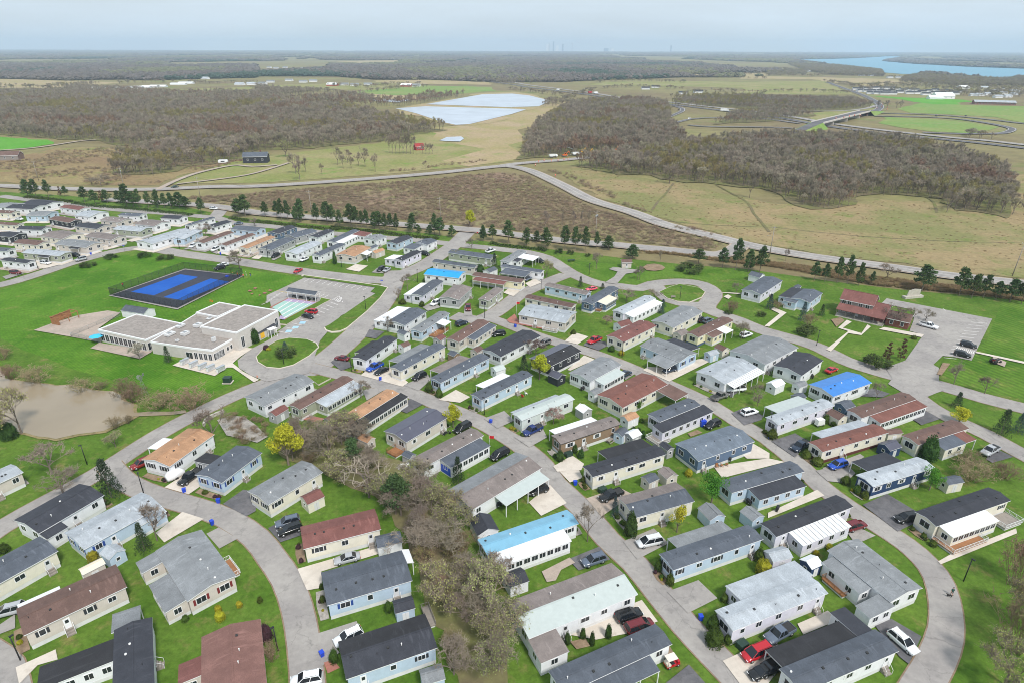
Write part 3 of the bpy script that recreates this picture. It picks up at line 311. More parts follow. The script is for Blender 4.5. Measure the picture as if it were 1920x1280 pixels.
ROADS=[['street',5.4,[[-103.4,85.9],[-100.6,97.8],[-96.3,106.8],[-91.9,115.6],[-86.2,131.6],[-78.9,145.2],[-71.4,155.4],[-64.6,162.1],[-58.2,167.6]],'asphalt'],['street',8.6,[[-62,163.5],[-58.2,167.6],[-54,181.7],[-50.6,198.7],[-48.3,218.6],[-47.8,235.8],[-49.4,256.9]],'asphalt'],['street',7,[[-218.1,224.9],[-203.1,237.6],[-197.2,250.7],[-192.2,267.3],[-182.3,285.2],[-171.5,290.5],[-166.1,291.5]],'asphalt'],['street',8,[[-172.9,291.4],[-151.6,280.5],[-124.5,270.3],[-95.5,257.9],[-70.6,249.1],[-53.2,244.6],[-44.1,248.7]],'asphalt'],['street',8.5,[[-51.1,244.7],[-39.3,262.8],[-32.1,282.5],[-27.2,298.4],[-24,314.8],[-22.3,322.1]],'asphalt'],['street',6.5,[[-324.1,402.4],[-295.6,390.5],[-269.5,380.5],[-249.4,373.7],[-229.2,365.8],[-200.6,358.4],[-165.6,347.6],[-148.8,334.8],[-131,330.6],[-92.5,316.1],[-50.1,304.7],[-29.7,297.4]],'asphalt'],['street',7.5,[[-170,288.8],[-169.3,312.2],[-165.8,334.6],[-165.7,351.2],[-171.6,374.8]],'asphalt'],['street',6.6,[[-31.5,297.4],[-15.3,292.2],[-3.4,287.9],[6.8,283.8],[15.5,275.6],[20.3,264.9],[24.6,254.8],[30.4,245.4],[36.2,240.3],[42.4,238.5],[50.4,236.1],[56.7,241.1],[64.4,243.7],[71.3,243.8],[76.3,240.7],[78.2,233.9],[76.8,227.4],[73.1,220.7],[71,215.3],[73.4,210.2],[78.8,203.9],[84.2,195.2],[93.1,187.2],[97.7,181.1],[101.2,172.9],[105.4,167.9],[112.3,161.9],[120.4,157.5],[127.8,150.6],[136.2,144.2],[145.9,137.2],[168.7,119.3]],'asphalt'],['street',6.5,[[56.7,241.1],[58,231.9],[58.9,225],[62.5,220.6],[67.8,217.9],[72.9,218.5]],'asphalt'],['street',6.5,[[22.6,252],[17.4,246.6],[10.5,238.2],[3.6,229.7],[-0.4,221.7],[-4.7,212.7],[-8.5,206.6],[-13,203.7],[-20.8,207.5]],'asphalt'],['street',4.9,[[-10.4,207.6],[-3.7,201.9],[6.5,192],[17,183.4],[24.9,177.6],[33.8,169.2],[38.8,163.4],[48.7,152.2],[53.2,145.9],[57.5,137.5],[62.1,129.8],[65.6,119.2],[67,112],[69.6,105.3],[72.7,99.5],[75.4,94.4],[76.6,89.5],[76.2,84.8],[73.7,78.9],[70.4,73.6],[66,68.8],[61.6,64.8],[55.1,59]],'asphalt'],['street',5.1,[[-60.1,167.6],[-46.7,161.3],[-34.2,155.6],[-26.2,151.2],[-18.3,145],[-9.2,138.4],[-2.3,131.8],[3.2,125.4],[7.1,119.1],[9.4,112.7],[14.4,104.4],[18.6,95.2],[22.7,88.8],[25.9,81.4],[28.8,74.8],[31.6,69.6],[34.2,65],[37.2,59.3]],'asphalt'],['street',4.9,[[-91.1,118.6],[-84.2,112.6],[-74.8,107.9],[-65.9,104.7],[-57,100.8],[-49.3,95.3],[-44.5,90.1],[-40.1,84.9],[-36.2,78.5],[-33,71.5],[-30.3,64.5],[-28.4,58.7]],'asphalt'],['street',6,[[-85.5,70.4],[-79.2,67.5],[-75.8,64.8],[-71.9,60.2]],'asphalt'],['street',5.5,[[112.9,162.9],[110.4,150.5],[111.8,142.2],[113.8,137.8],[116.8,132.2],[119.1,125.4],[122.5,116.1],[129.7,97.3]],'asphalt'],['county_road',8.5,[[-461.6,440.2],[-376.2,434.1],[-346.3,432.7],[-294.9,422.8],[-241.5,421.9],[-201.5,431.3],[-173.6,433.5],[-140.9,445.1],[-98.3,463.6],[-52.7,487.9],[-13.1,514.5],[-0.4,514.7],[9.9,502.8],[19.5,482.4],[35.9,434.8],[49.3,393.7],[68.7,361.8],[80.2,336.4],[91,322.3],[101.3,310.3],[112.6,296.2],[124,285.8],[139.3,275.3],[161.7,263.3],[182.1,251.4],[199.3,244.3],[215.7,237.5],[249.2,223.8],[312.9,196]],'asphalt'],['county_road',8,[[-11,514.5],[1.7,527.4],[21.6,538.3],[39.8,546.9],[58.9,558.5],[88.9,576.8],[117.1,602.8]],'asphalt'],['access_road',7.5,[[-250,391.1],[-231.3,386.9],[-202,380],[-182.9,376],[-163.8,368],[-142.3,356.5],[-114.1,348.2],[-99.9,344.8],[-80.5,339.1],[-52.1,330.4],[-34.8,326.2],[-25.1,323.1],[-11.9,319.1],[0.4,313.1],[17,305.4],[36.7,298.1],[48.5,295.5],[59.7,291.2],[73.4,287],[86,282.1],[93.7,279.7],[101.9,284.7],[111.5,298.9]],'asphalt'],['farm_lane',4,[[-233.8,422],[-236.5,453.3],[-234.5,484.8],[-222,515.8],[-204.2,511.1],[-187.9,518.9]],'gravel'],['farm_lane',3,[[-230.1,440],[-205.1,461.9],[-191.9,483.3],[-181.9,529.3]],'gravel'],['farm_lane',4,[[-483.5,581.1],[-445.3,608.1],[-430.7,656.3],[-419.7,664.6]],'gravel'],['highway',12,[[-638.9,3163],[-279,2374],[-130.3,2057],[-2,1760],[36.6,1641],[149.9,1378],[208.5,1210],[266.7,1131],[295.1,1070],[332.5,989],[355.6,934],[369.9,877],[385.4,804],[414.1,737],[452.3,684.3],[472.2,656.7],[488.1,627.6],[522.3,561.5],[595.3,409]],'darkasphalt'],['highway',12,[[-673.7,3337],[-296.2,2524],[-137.3,2169],[-2.1,1871],[38.7,1737],[157.1,1446],[217.3,1263],[277.1,1177],[306,1111],[346.9,1033],[370.1,974],[387.1,920],[401.8,840],[430.2,767],[465.8,706],[488.7,681],[504.4,649.8],[538,579.5],[613,422.3]],'asphalt'],['ramp_road',8,[[263.5,1109],[265.4,1059],[255,1012],[241.2,978],[219.4,930],[195.4,879]],'darkasphalt'],['ramp_road',7,[[207.5,847],[238.3,891],[274.2,909],[330.2,904],[361,839]],'darkasphalt'],['ramp_road',7,[[214.8,817],[239.5,800],[305.3,796],[337.2,781]],'darkasphalt'],['ramp_road',7,[[435.2,1010],[500.4,1021],[552.2,1059],[603.8,1122]],'asphalt'],['ramp_road',9,[[531.6,987],[596.6,965],[623.3,935],[638.8,892],[648.3,847],[670,806],[746,595.9]],'darkasphalt'],['ramp_road',9,[[506.5,939],[573.4,926],[599.8,898],[604.3,852],[598.5,810],[587,782],[556.7,750],[534.6,740],[492.3,739],[461.9,748]],'darkasphalt'],['overpass_road',12,[[885,1925],[822,1730],[772,1571],[725,1421],[686.5,1310],[645.1,1203],[604.5,1111],[564.4,1041],[525.2,987],[493.7,946]],'darkasphalt'],['overpass_road',12,[[361,792],[333.8,765],[300.4,734],[254.8,688.2]],'darkasphalt']]
PADS=[['parking_lot','asphalt',[[-85.4,247],[-69,242.6],[-53.5,235.2],[-54.8,231],[-50.4,226.4],[-52.6,215.4],[-60.3,207.2],[-61.9,185.6],[-58.9,163.5],[-69.4,158.2],[-75.4,162.1],[-80.6,166.7],[-82.9,171.6],[-81.9,179.5],[-79,185.5],[-77.3,190.5],[-74.2,203.2],[-75.5,223.9],[-80.2,210.5],[-85.9,210.5],[-91.5,223.7]]],['parking_lot','asphalt',[[-85.1,247.1],[-54.7,235.8],[-54.7,230.5],[-52.3,228.7],[-54.9,222],[-63.4,197.5],[-74.5,191.3],[-78.1,192.4],[-76.7,197.4],[-73.8,208.1],[-69.7,218.4],[-67.9,221.9],[-72.4,223.9],[-75.2,228.2],[-86.5,231],[-90.6,218.3],[-93.5,226.6]]],['parking_lot','asphalt',[[137.2,220.1],[142,225.4],[168.5,205.7],[139.8,173],[136.2,175.3],[133,176.2],[126.1,169.8],[120.7,162.2],[119.9,154.3],[108.8,149.1],[106.4,158.1],[112.3,164.6],[132.9,188.1],[136.4,191.8],[133.4,195],[139.7,203.7],[145.9,213.6]]],['road_junction','asphalt',[[110.9,168],[125.1,176],[126.9,168.1],[118,153.5],[109.2,148.5],[107.6,153.5]]],['driveway','concrete',[[-74.6,110.6],[-68.3,108.3],[-66.2,112.8],[-71.4,117.5]]],['driveway','darkasphalt',[[-59.8,105.2],[-53.5,101.4],[-52.2,103],[-54.2,109.2],[-57.4,109.9]]],['driveway','concrete',[[-69.3,96.5],[-66.3,93.9],[-61.7,100.6],[-67,102.7]]],['driveway','asphalt',[[-59.3,96.3],[-57.7,98.1],[-52.7,95],[-55.1,92.3]]],['driveway','concrete',[[-75.5,66.9],[-71.5,70.1],[-70,68.3],[-72.4,67.3],[-73,64.1]]],['driveway','asphalt',[[-83.7,74.8],[-82.7,76.9],[-80.7,74.1],[-83.1,72.4]]],['driveway','darkasphalt',[[-47.9,97.9],[-46.4,99.6],[-42.4,100.7],[-40.9,95.9],[-44.2,94]]],['driveway','concrete',[[-38.8,87.2],[-25.6,93.1],[-24.7,91.1],[-34.3,86.6],[-33.1,82.8],[-35.6,82.2]]],['driveway','asphalt',[[-31.3,73.2],[-25.5,75.7],[-24.5,73.8],[-27.7,70.6],[-26.8,69.7],[-29,67.2]]],['driveway','brick',[[-28.8,67.9],[-27.5,68.4],[-26.1,67],[-27.7,66]]],['driveway','concrete',[[9.6,118.9],[14.2,121.6],[15.7,114.4],[12.7,112.7]]],['driveway','concrete',[[3.6,106],[8.3,111.9],[11.5,105.8],[6,101.8]]],['driveway','gravel',[[15.7,107.3],[23.1,111.1],[25.7,108.7],[18.2,101.6]]],['driveway','asphalt',[[21.4,94.5],[28.1,98.2],[30.1,94.1],[23.3,89.8]]],['driveway','darkasphalt',[[10.5,89.8],[16.7,93.1],[18.3,89.8],[12.2,87]]],['driveway','asphalt',[[27.1,82.1],[33.3,84.8],[35.5,80.7],[29.6,77.5]]],['driveway','concrete',[[8.1,73.4],[22.4,80.3],[24.2,75.8],[18.8,73.4],[13.6,72.2]]],['driveway','darkasphalt',[[22.8,64.4],[27.3,67.7],[29.1,64.4]]],['driveway','concrete',[[32.7,68.4],[41.1,72.2],[44.2,70.2],[38.3,64.5],[34.1,64.5]]],['driveway','concrete',[[45.7,118.7],[59.3,121.9],[62.6,120.5],[46.4,114.4]]],['driveway','darkasphalt',[[72.9,105.5],[79.9,109.1],[82.9,103.5],[80.2,99.8],[75.8,97.5]]],['driveway','concrete',[[78.8,89.5],[82.2,91.3],[99.7,98.5],[98.9,97.1],[78.9,88.8]]],['driveway','darkasphalt',[[59.7,75.1],[63.1,76.5],[66.1,73],[61.2,67.9],[60.5,69.2]]],['driveway','concrete',[[47.1,75.4],[53.3,78.1],[54.5,76.3],[47.2,73.3]]],['driveway','concrete',[[52.3,102.9],[65.6,110.4],[66.3,108.5],[51.7,101.3]]],['driveway','asphalt',[[65.7,96.9],[69,98.4],[70.8,96.3],[65.8,93.9]]],['driveway','asphalt',[[69.2,113.4],[68.2,117.2],[76.4,119.6],[76.7,116.3],[72.8,112.8]]],['driveway','darkasphalt',[[-54.5,170.6],[-52.4,175.1],[-48.9,170.6],[-47.4,167.6],[-50,165]]],['driveway','concrete',[[-43.7,162.2],[-42.6,165.3],[-36.3,167.2],[-29.3,158],[-30.5,155.5]]],['driveway','asphalt',[[-30.3,156.4],[-24.3,162.9],[-23.1,159.5],[-25.7,153.2]]],['driveway','concrete',[[-19.7,148.2],[-15.5,153.8],[-11.3,149.8],[-13.8,146.8]]],['driveway','asphalt',[[-7.1,138.8],[-2,142.6],[0.7,138],[-3.6,134.2]]],['driveway','asphalt',[[-17.6,216.2],[-16.9,206.7],[-13.9,206.7],[-15.1,216]]],['driveway','darkasphalt',[[-48,188.8],[-47.9,194.8],[-42.4,193.2],[-44.2,187.3]]],['driveway','darkasphalt',[[-28.5,147.2],[-27.3,148.8],[-23.6,145.8],[-27.2,141.3],[-29.2,142.7]]],['driveway','asphalt',[[-41.2,153.3],[-39.3,154.7],[-35.3,153.5],[-38.9,147.8]]],['driveway','asphalt',[[-32.6,214.8],[-29.4,220.8],[-26,214.8],[-30.2,211.2]]],['driveway','concrete',[[17,186],[20.8,192.8],[25,189.4],[20.9,183.5]]],['driveway','darkasphalt',[[22.7,183],[25.1,187.5],[30.1,185.5],[30.4,182.6],[27.1,179.1]]],['driveway','concrete',[[16.3,165.9],[22.2,175.7],[25.2,172.7],[17.2,165.5]]],['driveway','concrete',[[38.5,166],[40.4,168],[49.7,167.1],[56.4,173.1],[60.4,174.1],[60.3,172.1],[44.7,158.9]]],['driveway','asphalt',[[0.6,130.3],[7.7,134.3],[8.6,130.3],[4.2,126]]],['driveway','concrete',[[9.4,118.4],[14,122.8],[16.5,119.5],[15.6,117.1],[10.2,116.5]]],['driveway','darkasphalt',[[57,141.8],[62.2,145.3],[64.8,140.6],[63.6,138.5],[58.4,136]]],['driveway','concrete',[[53.3,124.5],[57.7,128.1],[60.3,123.9],[59.5,121.8],[54.3,121.7]]],['driveway','asphalt',[[31.9,163.9],[35.1,169.2],[37.7,165.6],[32.4,159.8]]],['driveway','darkasphalt',[[59.3,153.2],[64.8,157.8],[65.8,156.3],[59.3,149.9]]],['driveway','darkasphalt',[[62.6,128.9],[69.7,132.4],[71.7,128.6],[65.6,122.3]]],['driveway','asphalt',[[70.1,118.1],[81.4,123.7],[81.8,122.5],[76.3,118.8],[70.6,116.8]]],['driveway','darkasphalt',[[93.9,151],[100.6,155.5],[103.8,152.3],[100.8,150.3]]],['driveway','darkasphalt',[[102.5,138.8],[108.1,143.7],[109.7,139.3],[103.1,136.3]]],['driveway','darkasphalt',[[109.5,121.8],[114.6,126.2],[116.5,122.7],[110,120.3]]],['driveway','concrete',[[-70.8,258],[-68.2,264.9],[-62.4,262.8],[-64.5,254.7]]],['driveway','asphalt',[[-59,253.7],[-57.8,259.7],[-53.5,252.6]]],['driveway','concrete',[[-3.4,230],[-1.2,235.4],[3.5,233.1],[0.5,226]]],['driveway','concrete',[[5.2,240.8],[9.3,246.4],[11.9,241.8],[7,236.2]]],['driveway','asphalt',[[-153.4,285.9],[-151.5,295.5],[-147.1,288]]],['driveway','asphalt',[[-139,282.7],[-137.3,287.3],[-134.6,279.1]]],['driveway','concrete',[[-130.3,277.7],[-130,283.8],[-125.9,286.1],[-127,276.4]]],['driveway','concrete',[[-116.7,272.8],[-115.8,280.9],[-112.7,276.8],[-112.8,271.6]]],['driveway','asphalt',[[-107.4,271.6],[-105.8,278.4],[-104,275.6],[-105.6,270.1]]],['driveway','concrete',[[-202.4,258.7],[-210.6,269.4],[-202.6,268],[-195.7,263.2],[-199,257.4]]],['driveway','asphalt',[[-208.9,246.9],[-206.7,253.9],[-203,251],[-205.2,243.8]]],['driveway','concrete',[[-193.6,285.3],[-193.1,294.2],[-185.6,290.6],[-188.4,285.4]]],['driveway','concrete',[[-188.1,300.5],[-185.4,306.6],[-180.6,302.7],[-184.1,298.8]]],['driveway','brick',[[-1.9,203.2],[0.9,208.7],[2.7,200.9],[11.3,197.5],[10.7,195.2],[-0.9,200.8]]],['driveway','concrete',[[80.3,231.3],[88.1,230.3],[87.7,229],[79.8,230.9]]],['driveway','concrete',[[86,198.5],[95.3,209.6],[93.7,213.8],[95.5,215.8],[98.2,210.5],[87.3,197.9]]],['driveway','concrete',[[64.9,235.7],[67.5,237.4],[71.2,235.2],[70.5,232.3],[67,230.6],[64.7,232.3]]],['driveway','concrete',[[98.8,180.3],[112.5,194.3],[110.4,197.1],[116.7,204.1],[117.5,202.3],[112,197.1],[116.1,192.7],[121.8,200],[122.1,198.3],[115.3,191.1],[111.7,192.7],[99.6,178.8]]],['driveway','concrete',[[126.4,197.8],[136.4,191.8],[134.3,189.6],[123.7,196.1]]],['driveway','concrete',[[145.3,179.2],[156.2,171.4],[155.2,170],[144.4,178.2]]],['driveway','brick',[[-53.2,138],[-52,140],[-47.5,138.4],[-48.7,136.5]]],['driveway','asphalt',[[41.3,259],[43.6,261.9],[54.4,258],[54,255.8],[47.6,253],[41.8,240.1],[37.4,242.1],[42.2,249.3],[44.5,255.7]]],['patio','gravel',[[-159.2,193.1],[-157.2,198.5],[-152.5,206.2],[-144.7,210.6],[-139,208.6],[-138.6,194.7],[-131.3,183.9],[-143.3,187.9]]],['patio','gravel',[[-132.2,179.6],[-131.8,183.6],[-111.6,177.4],[-112.8,172.3]]],['footpath','concrete',[[-100.8,168],[-99,172.2],[-88.7,175.9],[-87.1,180.9],[-81.3,179.8],[-83,173.8],[-83.5,169.5],[-78.3,164.1],[-71.9,159.2],[-72.8,157.7],[-82.4,166.7],[-84,166.7],[-85.4,161.4]]],['court_kerb','asphalt',[[-153,225.5],[-139.4,258.2],[-110.6,249.4],[-120.3,211.7]]],['tennis_court','courtgrey',[[-152.2,225.8],[-138.7,256.8],[-111.6,249.1],[-121,213.3]]],['tennis_court','courtblue',[[-146.7,229.6],[-137.8,250.5],[-128.8,247.2],[-136,225.9]]],['tennis_court','courtblue',[[-131.4,224],[-122.9,245.3],[-113.6,241.5],[-122.6,220.7]]],['shuffleboard_court','brick',[[-88.1,214],[-84.4,223.5],[-72,219.4],[-78.8,202.6],[-84.2,211.8]]],['shuffleboard_court','teal',[[-87.1,214],[-84,223],[-72.4,219.1],[-79,203.2],[-83.1,209.9]]],['shuffleboard_court','lilacpaint',[[-84.9,220.2],[-84,223],[-72.4,219.1],[-73.3,217.2]]],['shuffleboard_court','lilacpaint',[[-81.7,206.5],[-78.8,204.7],[-78.9,202.7],[-80.9,203.2]]],['shuffleboard_court','whitepaint',[[-82.3,221.5],[-81.9,221.4],[-84.2,212.4],[-84.7,212.8]]],['shuffleboard_court','whitepaint',[[-79.6,220.7],[-79.3,220.5],[-82.5,209.5],[-83.1,209.9]]],['shuffleboard_court','whitepaint',[[-77,219.8],[-76.7,219.7],[-80.9,206.7],[-81.4,207]]],['shuffleboard_court','whitepaint',[[-74.4,218.9],[-74.1,218.8],[-79.3,203.9],[-79.8,204.2]]],['creek_bed','rockpile',[[-74.7,137.6],[-72.5,139.8],[-68.5,139.2],[-64.1,135.4],[-59.2,130.1],[-60.8,127.5],[-65.8,129.5],[-69.4,130.6]]],['circular_bed','soil',[[56.3,261.9],[59,265.8],[62.3,266.8],[65,265],[65.9,261.3],[64,258.2],[60.3,256.8],[57.1,257.8]]],['paving_slab','brick',[[-101.2,235],[-99.9,234.6],[-100.1,233.3],[-101.4,233.7]]],['paving_slab','brick',[[-102.2,232.2],[-100.8,231.4],[-101.1,230.3],[-102.3,230.7]]],['paving_slab','brick',[[-94.5,232.6],[-93.1,232],[-93.3,230.7],[-94.6,231.3]]],['paving_slab','brick',[[-95.6,229.8],[-94.3,229.3],[-94.4,227.8],[-95.8,228.3]]],['paving_slab','brick',[[-99.8,228.7],[-99.1,228.3],[-99.2,227.2],[-100,227.6]]],['paving_slab','brick',[[-96.5,227.1],[-95.7,226.7],[-95.9,225.8],[-96.4,226]]],['paving_slab','concrete',[[65,235.7],[67.3,237.4],[70.6,235.7],[70.9,233.2],[67.1,231],[64.7,232.3]]],['paving_slab','concrete',[[80.4,226.4],[82.8,228.6],[83.5,226.4],[81.5,223.8]]],['garden_bed','soil',[[129.9,171.2],[131.8,170.6],[124.5,163],[123.5,163.7]]],['garden_bed','gravel',[[144.8,172.6],[148.1,175.4],[149.5,171.8],[146.7,168.6]]],['garden_bed','soil',[[43.2,132.1],[46,133.6],[46.9,132.4],[43.6,130.6]]],['garden_bed','soil',[[9.4,71.7],[11.9,72.4],[12.5,70.9],[10.3,70.3]]],['paving_slab','gravel',[[5.5,86.6],[10.8,90.1],[11.7,88.8],[9,87],[7.9,84.5],[6.3,84.1]]],['garden_bed','soil',[[111.3,204.4],[115.5,206.3],[115.7,203.5],[110.2,197.9]]]]
LAWNS=[[[-78,173.9],[-77.8,179.5],[-75.6,185.5],[-72.4,187.6],[-66.5,186.6],[-62.6,183.6],[-61.1,180.8],[-62.2,174.9],[-65.1,168.6],[-68.4,166.4],[-72.6,167.2],[-76.1,170.3]],[[-63.2,196.4],[-62.1,198.6],[-54.9,222],[-52.3,228.7],[-54.7,230.5],[-53.8,235.4],[-86.3,248.3],[-86.1,249.6],[-52.4,237.3],[-49.1,235.1],[-49.9,224.1],[-52.1,210.8],[-55.7,195.8],[-57.4,193.3],[-59.9,192.8],[-62,194.1]],[[-72.2,223.9],[-67.9,221.7],[-69.6,218.1],[-76.8,198.5],[-79.7,199.1],[-78.7,202.3],[-72.4,218.4],[-71.5,220.5]],[[-58.9,161.4],[-55.3,161.7],[-51.8,160.2],[-54.2,156.3]],[[57,231.1],[62.2,236.8],[67,240.3],[73.8,235.8],[74.7,231.3],[71.9,225.8],[66,220.6],[61.7,221.6],[58.7,224.7]]]
ZONES=[['lawn','lawn',[[-447.3,361.7],[-362.6,408.3],[-333.6,415.4],[-280.6,403.1],[-201.3,378.6],[-154.4,348.9],[-96.3,331],[-43.7,316.7],[-15.8,303.2],[10,292.4],[52.6,274.4],[79,265.4],[100.7,260.5],[130.2,245],[154.8,234.6],[193.4,224.4],[250.9,205.7],[248,147.1],[84.5,42.7],[-116.1,42.2],[-286.2,162]]],['mown_field','mown',[[-215.6,184.5],[-203.5,221.7],[-198.7,231.5],[-193.2,244.7],[-188.4,261.4],[-177.7,276.9],[-168.2,282],[-145.8,270.9],[-121.8,261.3],[-88,248.3],[-92.1,222.6],[-96.3,203],[-89.4,181.4],[-75.9,163.4],[-78.2,157.5],[-82,152.3],[-83.6,149.4],[-89.8,150.2],[-106.4,156.7],[-113.8,159.2],[-130.5,166.4],[-141,172.7],[-153.5,179],[-188.4,202.3],[-194.5,162.6]]],['mown_field','mown2',[[51.1,265.2],[78.1,261.7],[100,258.3],[97.2,250],[80.2,244.5],[74.7,248.4],[61.7,249.7],[49,239.8],[40.9,242.9],[28.9,252.8],[21.2,271],[28.3,271]]],['mown_field','mown3',[[125.6,164.7],[135,173.5],[154.1,187.2],[186.5,226.1],[200.4,215.3],[154.9,146.5],[136.6,150.7],[126.5,157.6]]],['scrub_field','scrub',[[-210.5,397.7],[-177.8,407.7],[-136.1,428.7],[-94.8,445.9],[-50.8,468.5],[-12.5,488.6],[9.5,480.1],[31.1,417.3],[47.2,374.9],[65.7,344.4],[87.9,310.1],[102.6,297],[92.4,288.1],[75.2,294.9],[49.7,303.9],[17.4,315.3],[-12.3,328.7],[-53.7,341.8],[-103.1,357],[-147,369.6],[-181.5,384.6]]],['scrub_field','scrub2',[[-602.3,540.4],[-427.7,543.7],[-423.2,612.1],[-380.9,616.4],[-299.1,581.6],[-242.4,558.5],[-220,547.6],[-231.4,501],[-247.1,473.7],[-242.7,441.7],[-275.9,435.6],[-357.2,447.5],[-507.4,449.1]]],['dry_meadow','meadow',[[34.4,496.2],[55.2,520.7],[78.8,479.1],[119,449.2],[157.9,383.4],[230.8,399.2],[263.3,392.1],[277.2,364.4],[375.1,483.9],[569,562.3],[313.5,227.1],[225.5,244.5],[190.5,257.8],[165.7,270.8],[142.1,281.8],[126.7,292.8],[115.4,304.6],[95.4,328.8],[73.8,364.4],[51.3,411]]],['farm_meadow','farm',[[-236.3,443.7],[-242.1,463.3],[-229,536.4],[-192.7,590.1],[-136.8,647.3],[-102.3,744],[-52.6,810],[-0.7,772],[12.6,650.5],[-0.4,543.4],[-54.3,504.1],[-101.1,478.3],[-144.8,458.8],[-178.4,446.5]]],['cut_field','cut',[[-99.5,769],[-65.5,809],[-1,995],[42,1091],[95.6,1206],[52.2,956],[23.7,762],[11.6,597.4],[4.1,551.8],[-38.8,519],[-50,550.8],[-40.4,613.1],[-63.6,648.9]]],['reed_verge','reeds',[[57.8,283.4],[73.3,281.1],[92.1,270.1],[111.2,264.2],[132.1,249],[145,240],[155.8,236.4],[181.9,228.3],[192.2,222.8],[196.8,229],[171.2,240.9],[149.8,249.1],[125.2,264.4],[111.1,270.3],[91.1,274.8],[71.6,284.4]]],['green_field','greenf',[[-730,719],[-536,691.4],[-459.4,659.7],[-442.7,640.6],[-450,615],[-464.8,594.3],[-586.3,569.7]]],['green_field','greenf2',[[614.1,1061],[818,1338],[825,1235],[761,1143],[852,1125],[893,1071],[679.9,806],[658.9,866],[672.7,936],[593.9,993]]],['green_field','greenf',[[721,1364],[764,1335],[835,1261],[763,1149],[715,1164],[734,1281]]],['green_field','greenf2',[[508.2,931],[561.4,905],[595.3,848],[587.9,804],[535.2,750],[483.3,774],[467.1,801]]],['green_field','greenf2',[[-342.9,1427],[-285,1574],[-213.2,1692],[-46.7,1642],[-51.9,1510],[-126.4,1354],[-248.6,1369]]],['dry_field','cut',[[-1228,1552],[-1162,1545],[-1064,1534],[-1026,1618],[-1031,1809],[-1261,1907],[-1496,2000],[-1596,2029]]],['dry_field','farm',[[-764,1475],[-712,1552],[-606.6,1612],[-577.8,1534],[-631.3,1372],[-683.9,1369]]],['dry_field','cut',[[-1153,4519],[-1085,5011],[-820,5164],[-737,4372],[-979,4147]]],['dry_field','farm',[[-638.4,1699],[-483.7,1739],[-343.3,1715],[-267.5,1659],[-300.8,1498],[-393.7,1518],[-505.2,1590],[-587.1,1559]]],['dry_field','cut',[[-391.8,1963],[-245.2,2014],[-53,1868],[-49.6,1745],[-233.6,1773],[-369.4,1849]]],['dry_field','cut',[[-294.6,1309],[-279.1,1388],[-176.8,1333],[-149.7,1279],[-180.1,1227],[-267.3,1240]]],['dry_field','farm',[[232.8,1885],[498.2,1979],[713,1914],[606.1,1620],[395.1,1695],[216.1,1747]]],['dry_field','cut',[[635,2494],[1012,2732],[888,2393],[571,2239]]],['dry_field','farm',[[637.3,1910],[933,2048],[707,1412],[630,1388],[477.9,1422]]],['dry_field','cut',[[793,2385],[1050,2242],[1177,2153],[1177,1942],[878,1721],[919,2136],[707,2122]]],['dry_field','farm',[[434.1,988],[498.6,1034],[577.7,1084],[569.2,1060],[456.1,911],[405.3,859],[393.2,867]]],['lagoon_bank','cut',[[-187.4,1034],[-146.6,1152],[-62.7,1419],[-1.6,1457],[41.3,1362],[72.3,1205],[43.2,1066],[21.2,1023],[-0.9,938],[-52.5,808],[-71.5,803]]]]
WATERS=[['pond','pond',[[-159.9,162.8],[-150.8,166.3],[-143.7,159.7],[-136.2,156.5],[-127.3,155.4],[-123.3,155.1],[-115.5,153.2],[-108.8,151.8],[-105.1,147.8],[-100,145],[-96.7,140.4],[-97.4,137.8],[-99.4,134.6],[-100.6,132.8],[-105.4,130.9],[-109.8,129.2],[-118.4,130.9],[-124.7,134.2],[-130.3,138.2],[-137.9,135]]],['creek','pond',[[-97.8,141],[-94.1,141.8],[-88.5,141.7],[-85.1,142.5],[-84.1,141.2],[-87.7,140.1],[-93,139.7],[-96.6,139.4]]],['lagoon','lagoon',[[-144.6,1121],[-60.8,1373],[-1.5,1396],[32.8,1342],[67.6,1205],[41.8,1086],[-1.1,1069],[-1.1,1064]]],['lagoon','lagoon',[[-181.4,1041],[-139.8,1079],[-1.1,1040],[-1.1,1040],[20.3,1027],[-1,954],[-53.3,820],[-69,812],[-88.2,842],[-138.2,960]]],['lagoon','lagoon',[[-267.3,1240],[-179.6,1224],[-197.8,1159],[-241,1193]]],['river','river',[[2361,5960],[3242,6724],[4907,9073],[4917,8661],[3711,6732],[2878,5382],[2555,4436],[2436,3703],[2480,3352],[2602,3124],[1475,1753],[1398,1882],[1441,2081],[1483,2272],[1523,2526],[1459,2585],[1509,2987],[1763,3789],[1991,4676]]],['puddle','lagoon',[[-74.2,668.3],[-69.3,694.7],[-54.3,700],[-50.3,684.4],[-52.7,660.8],[-67.7,663.4]]]]
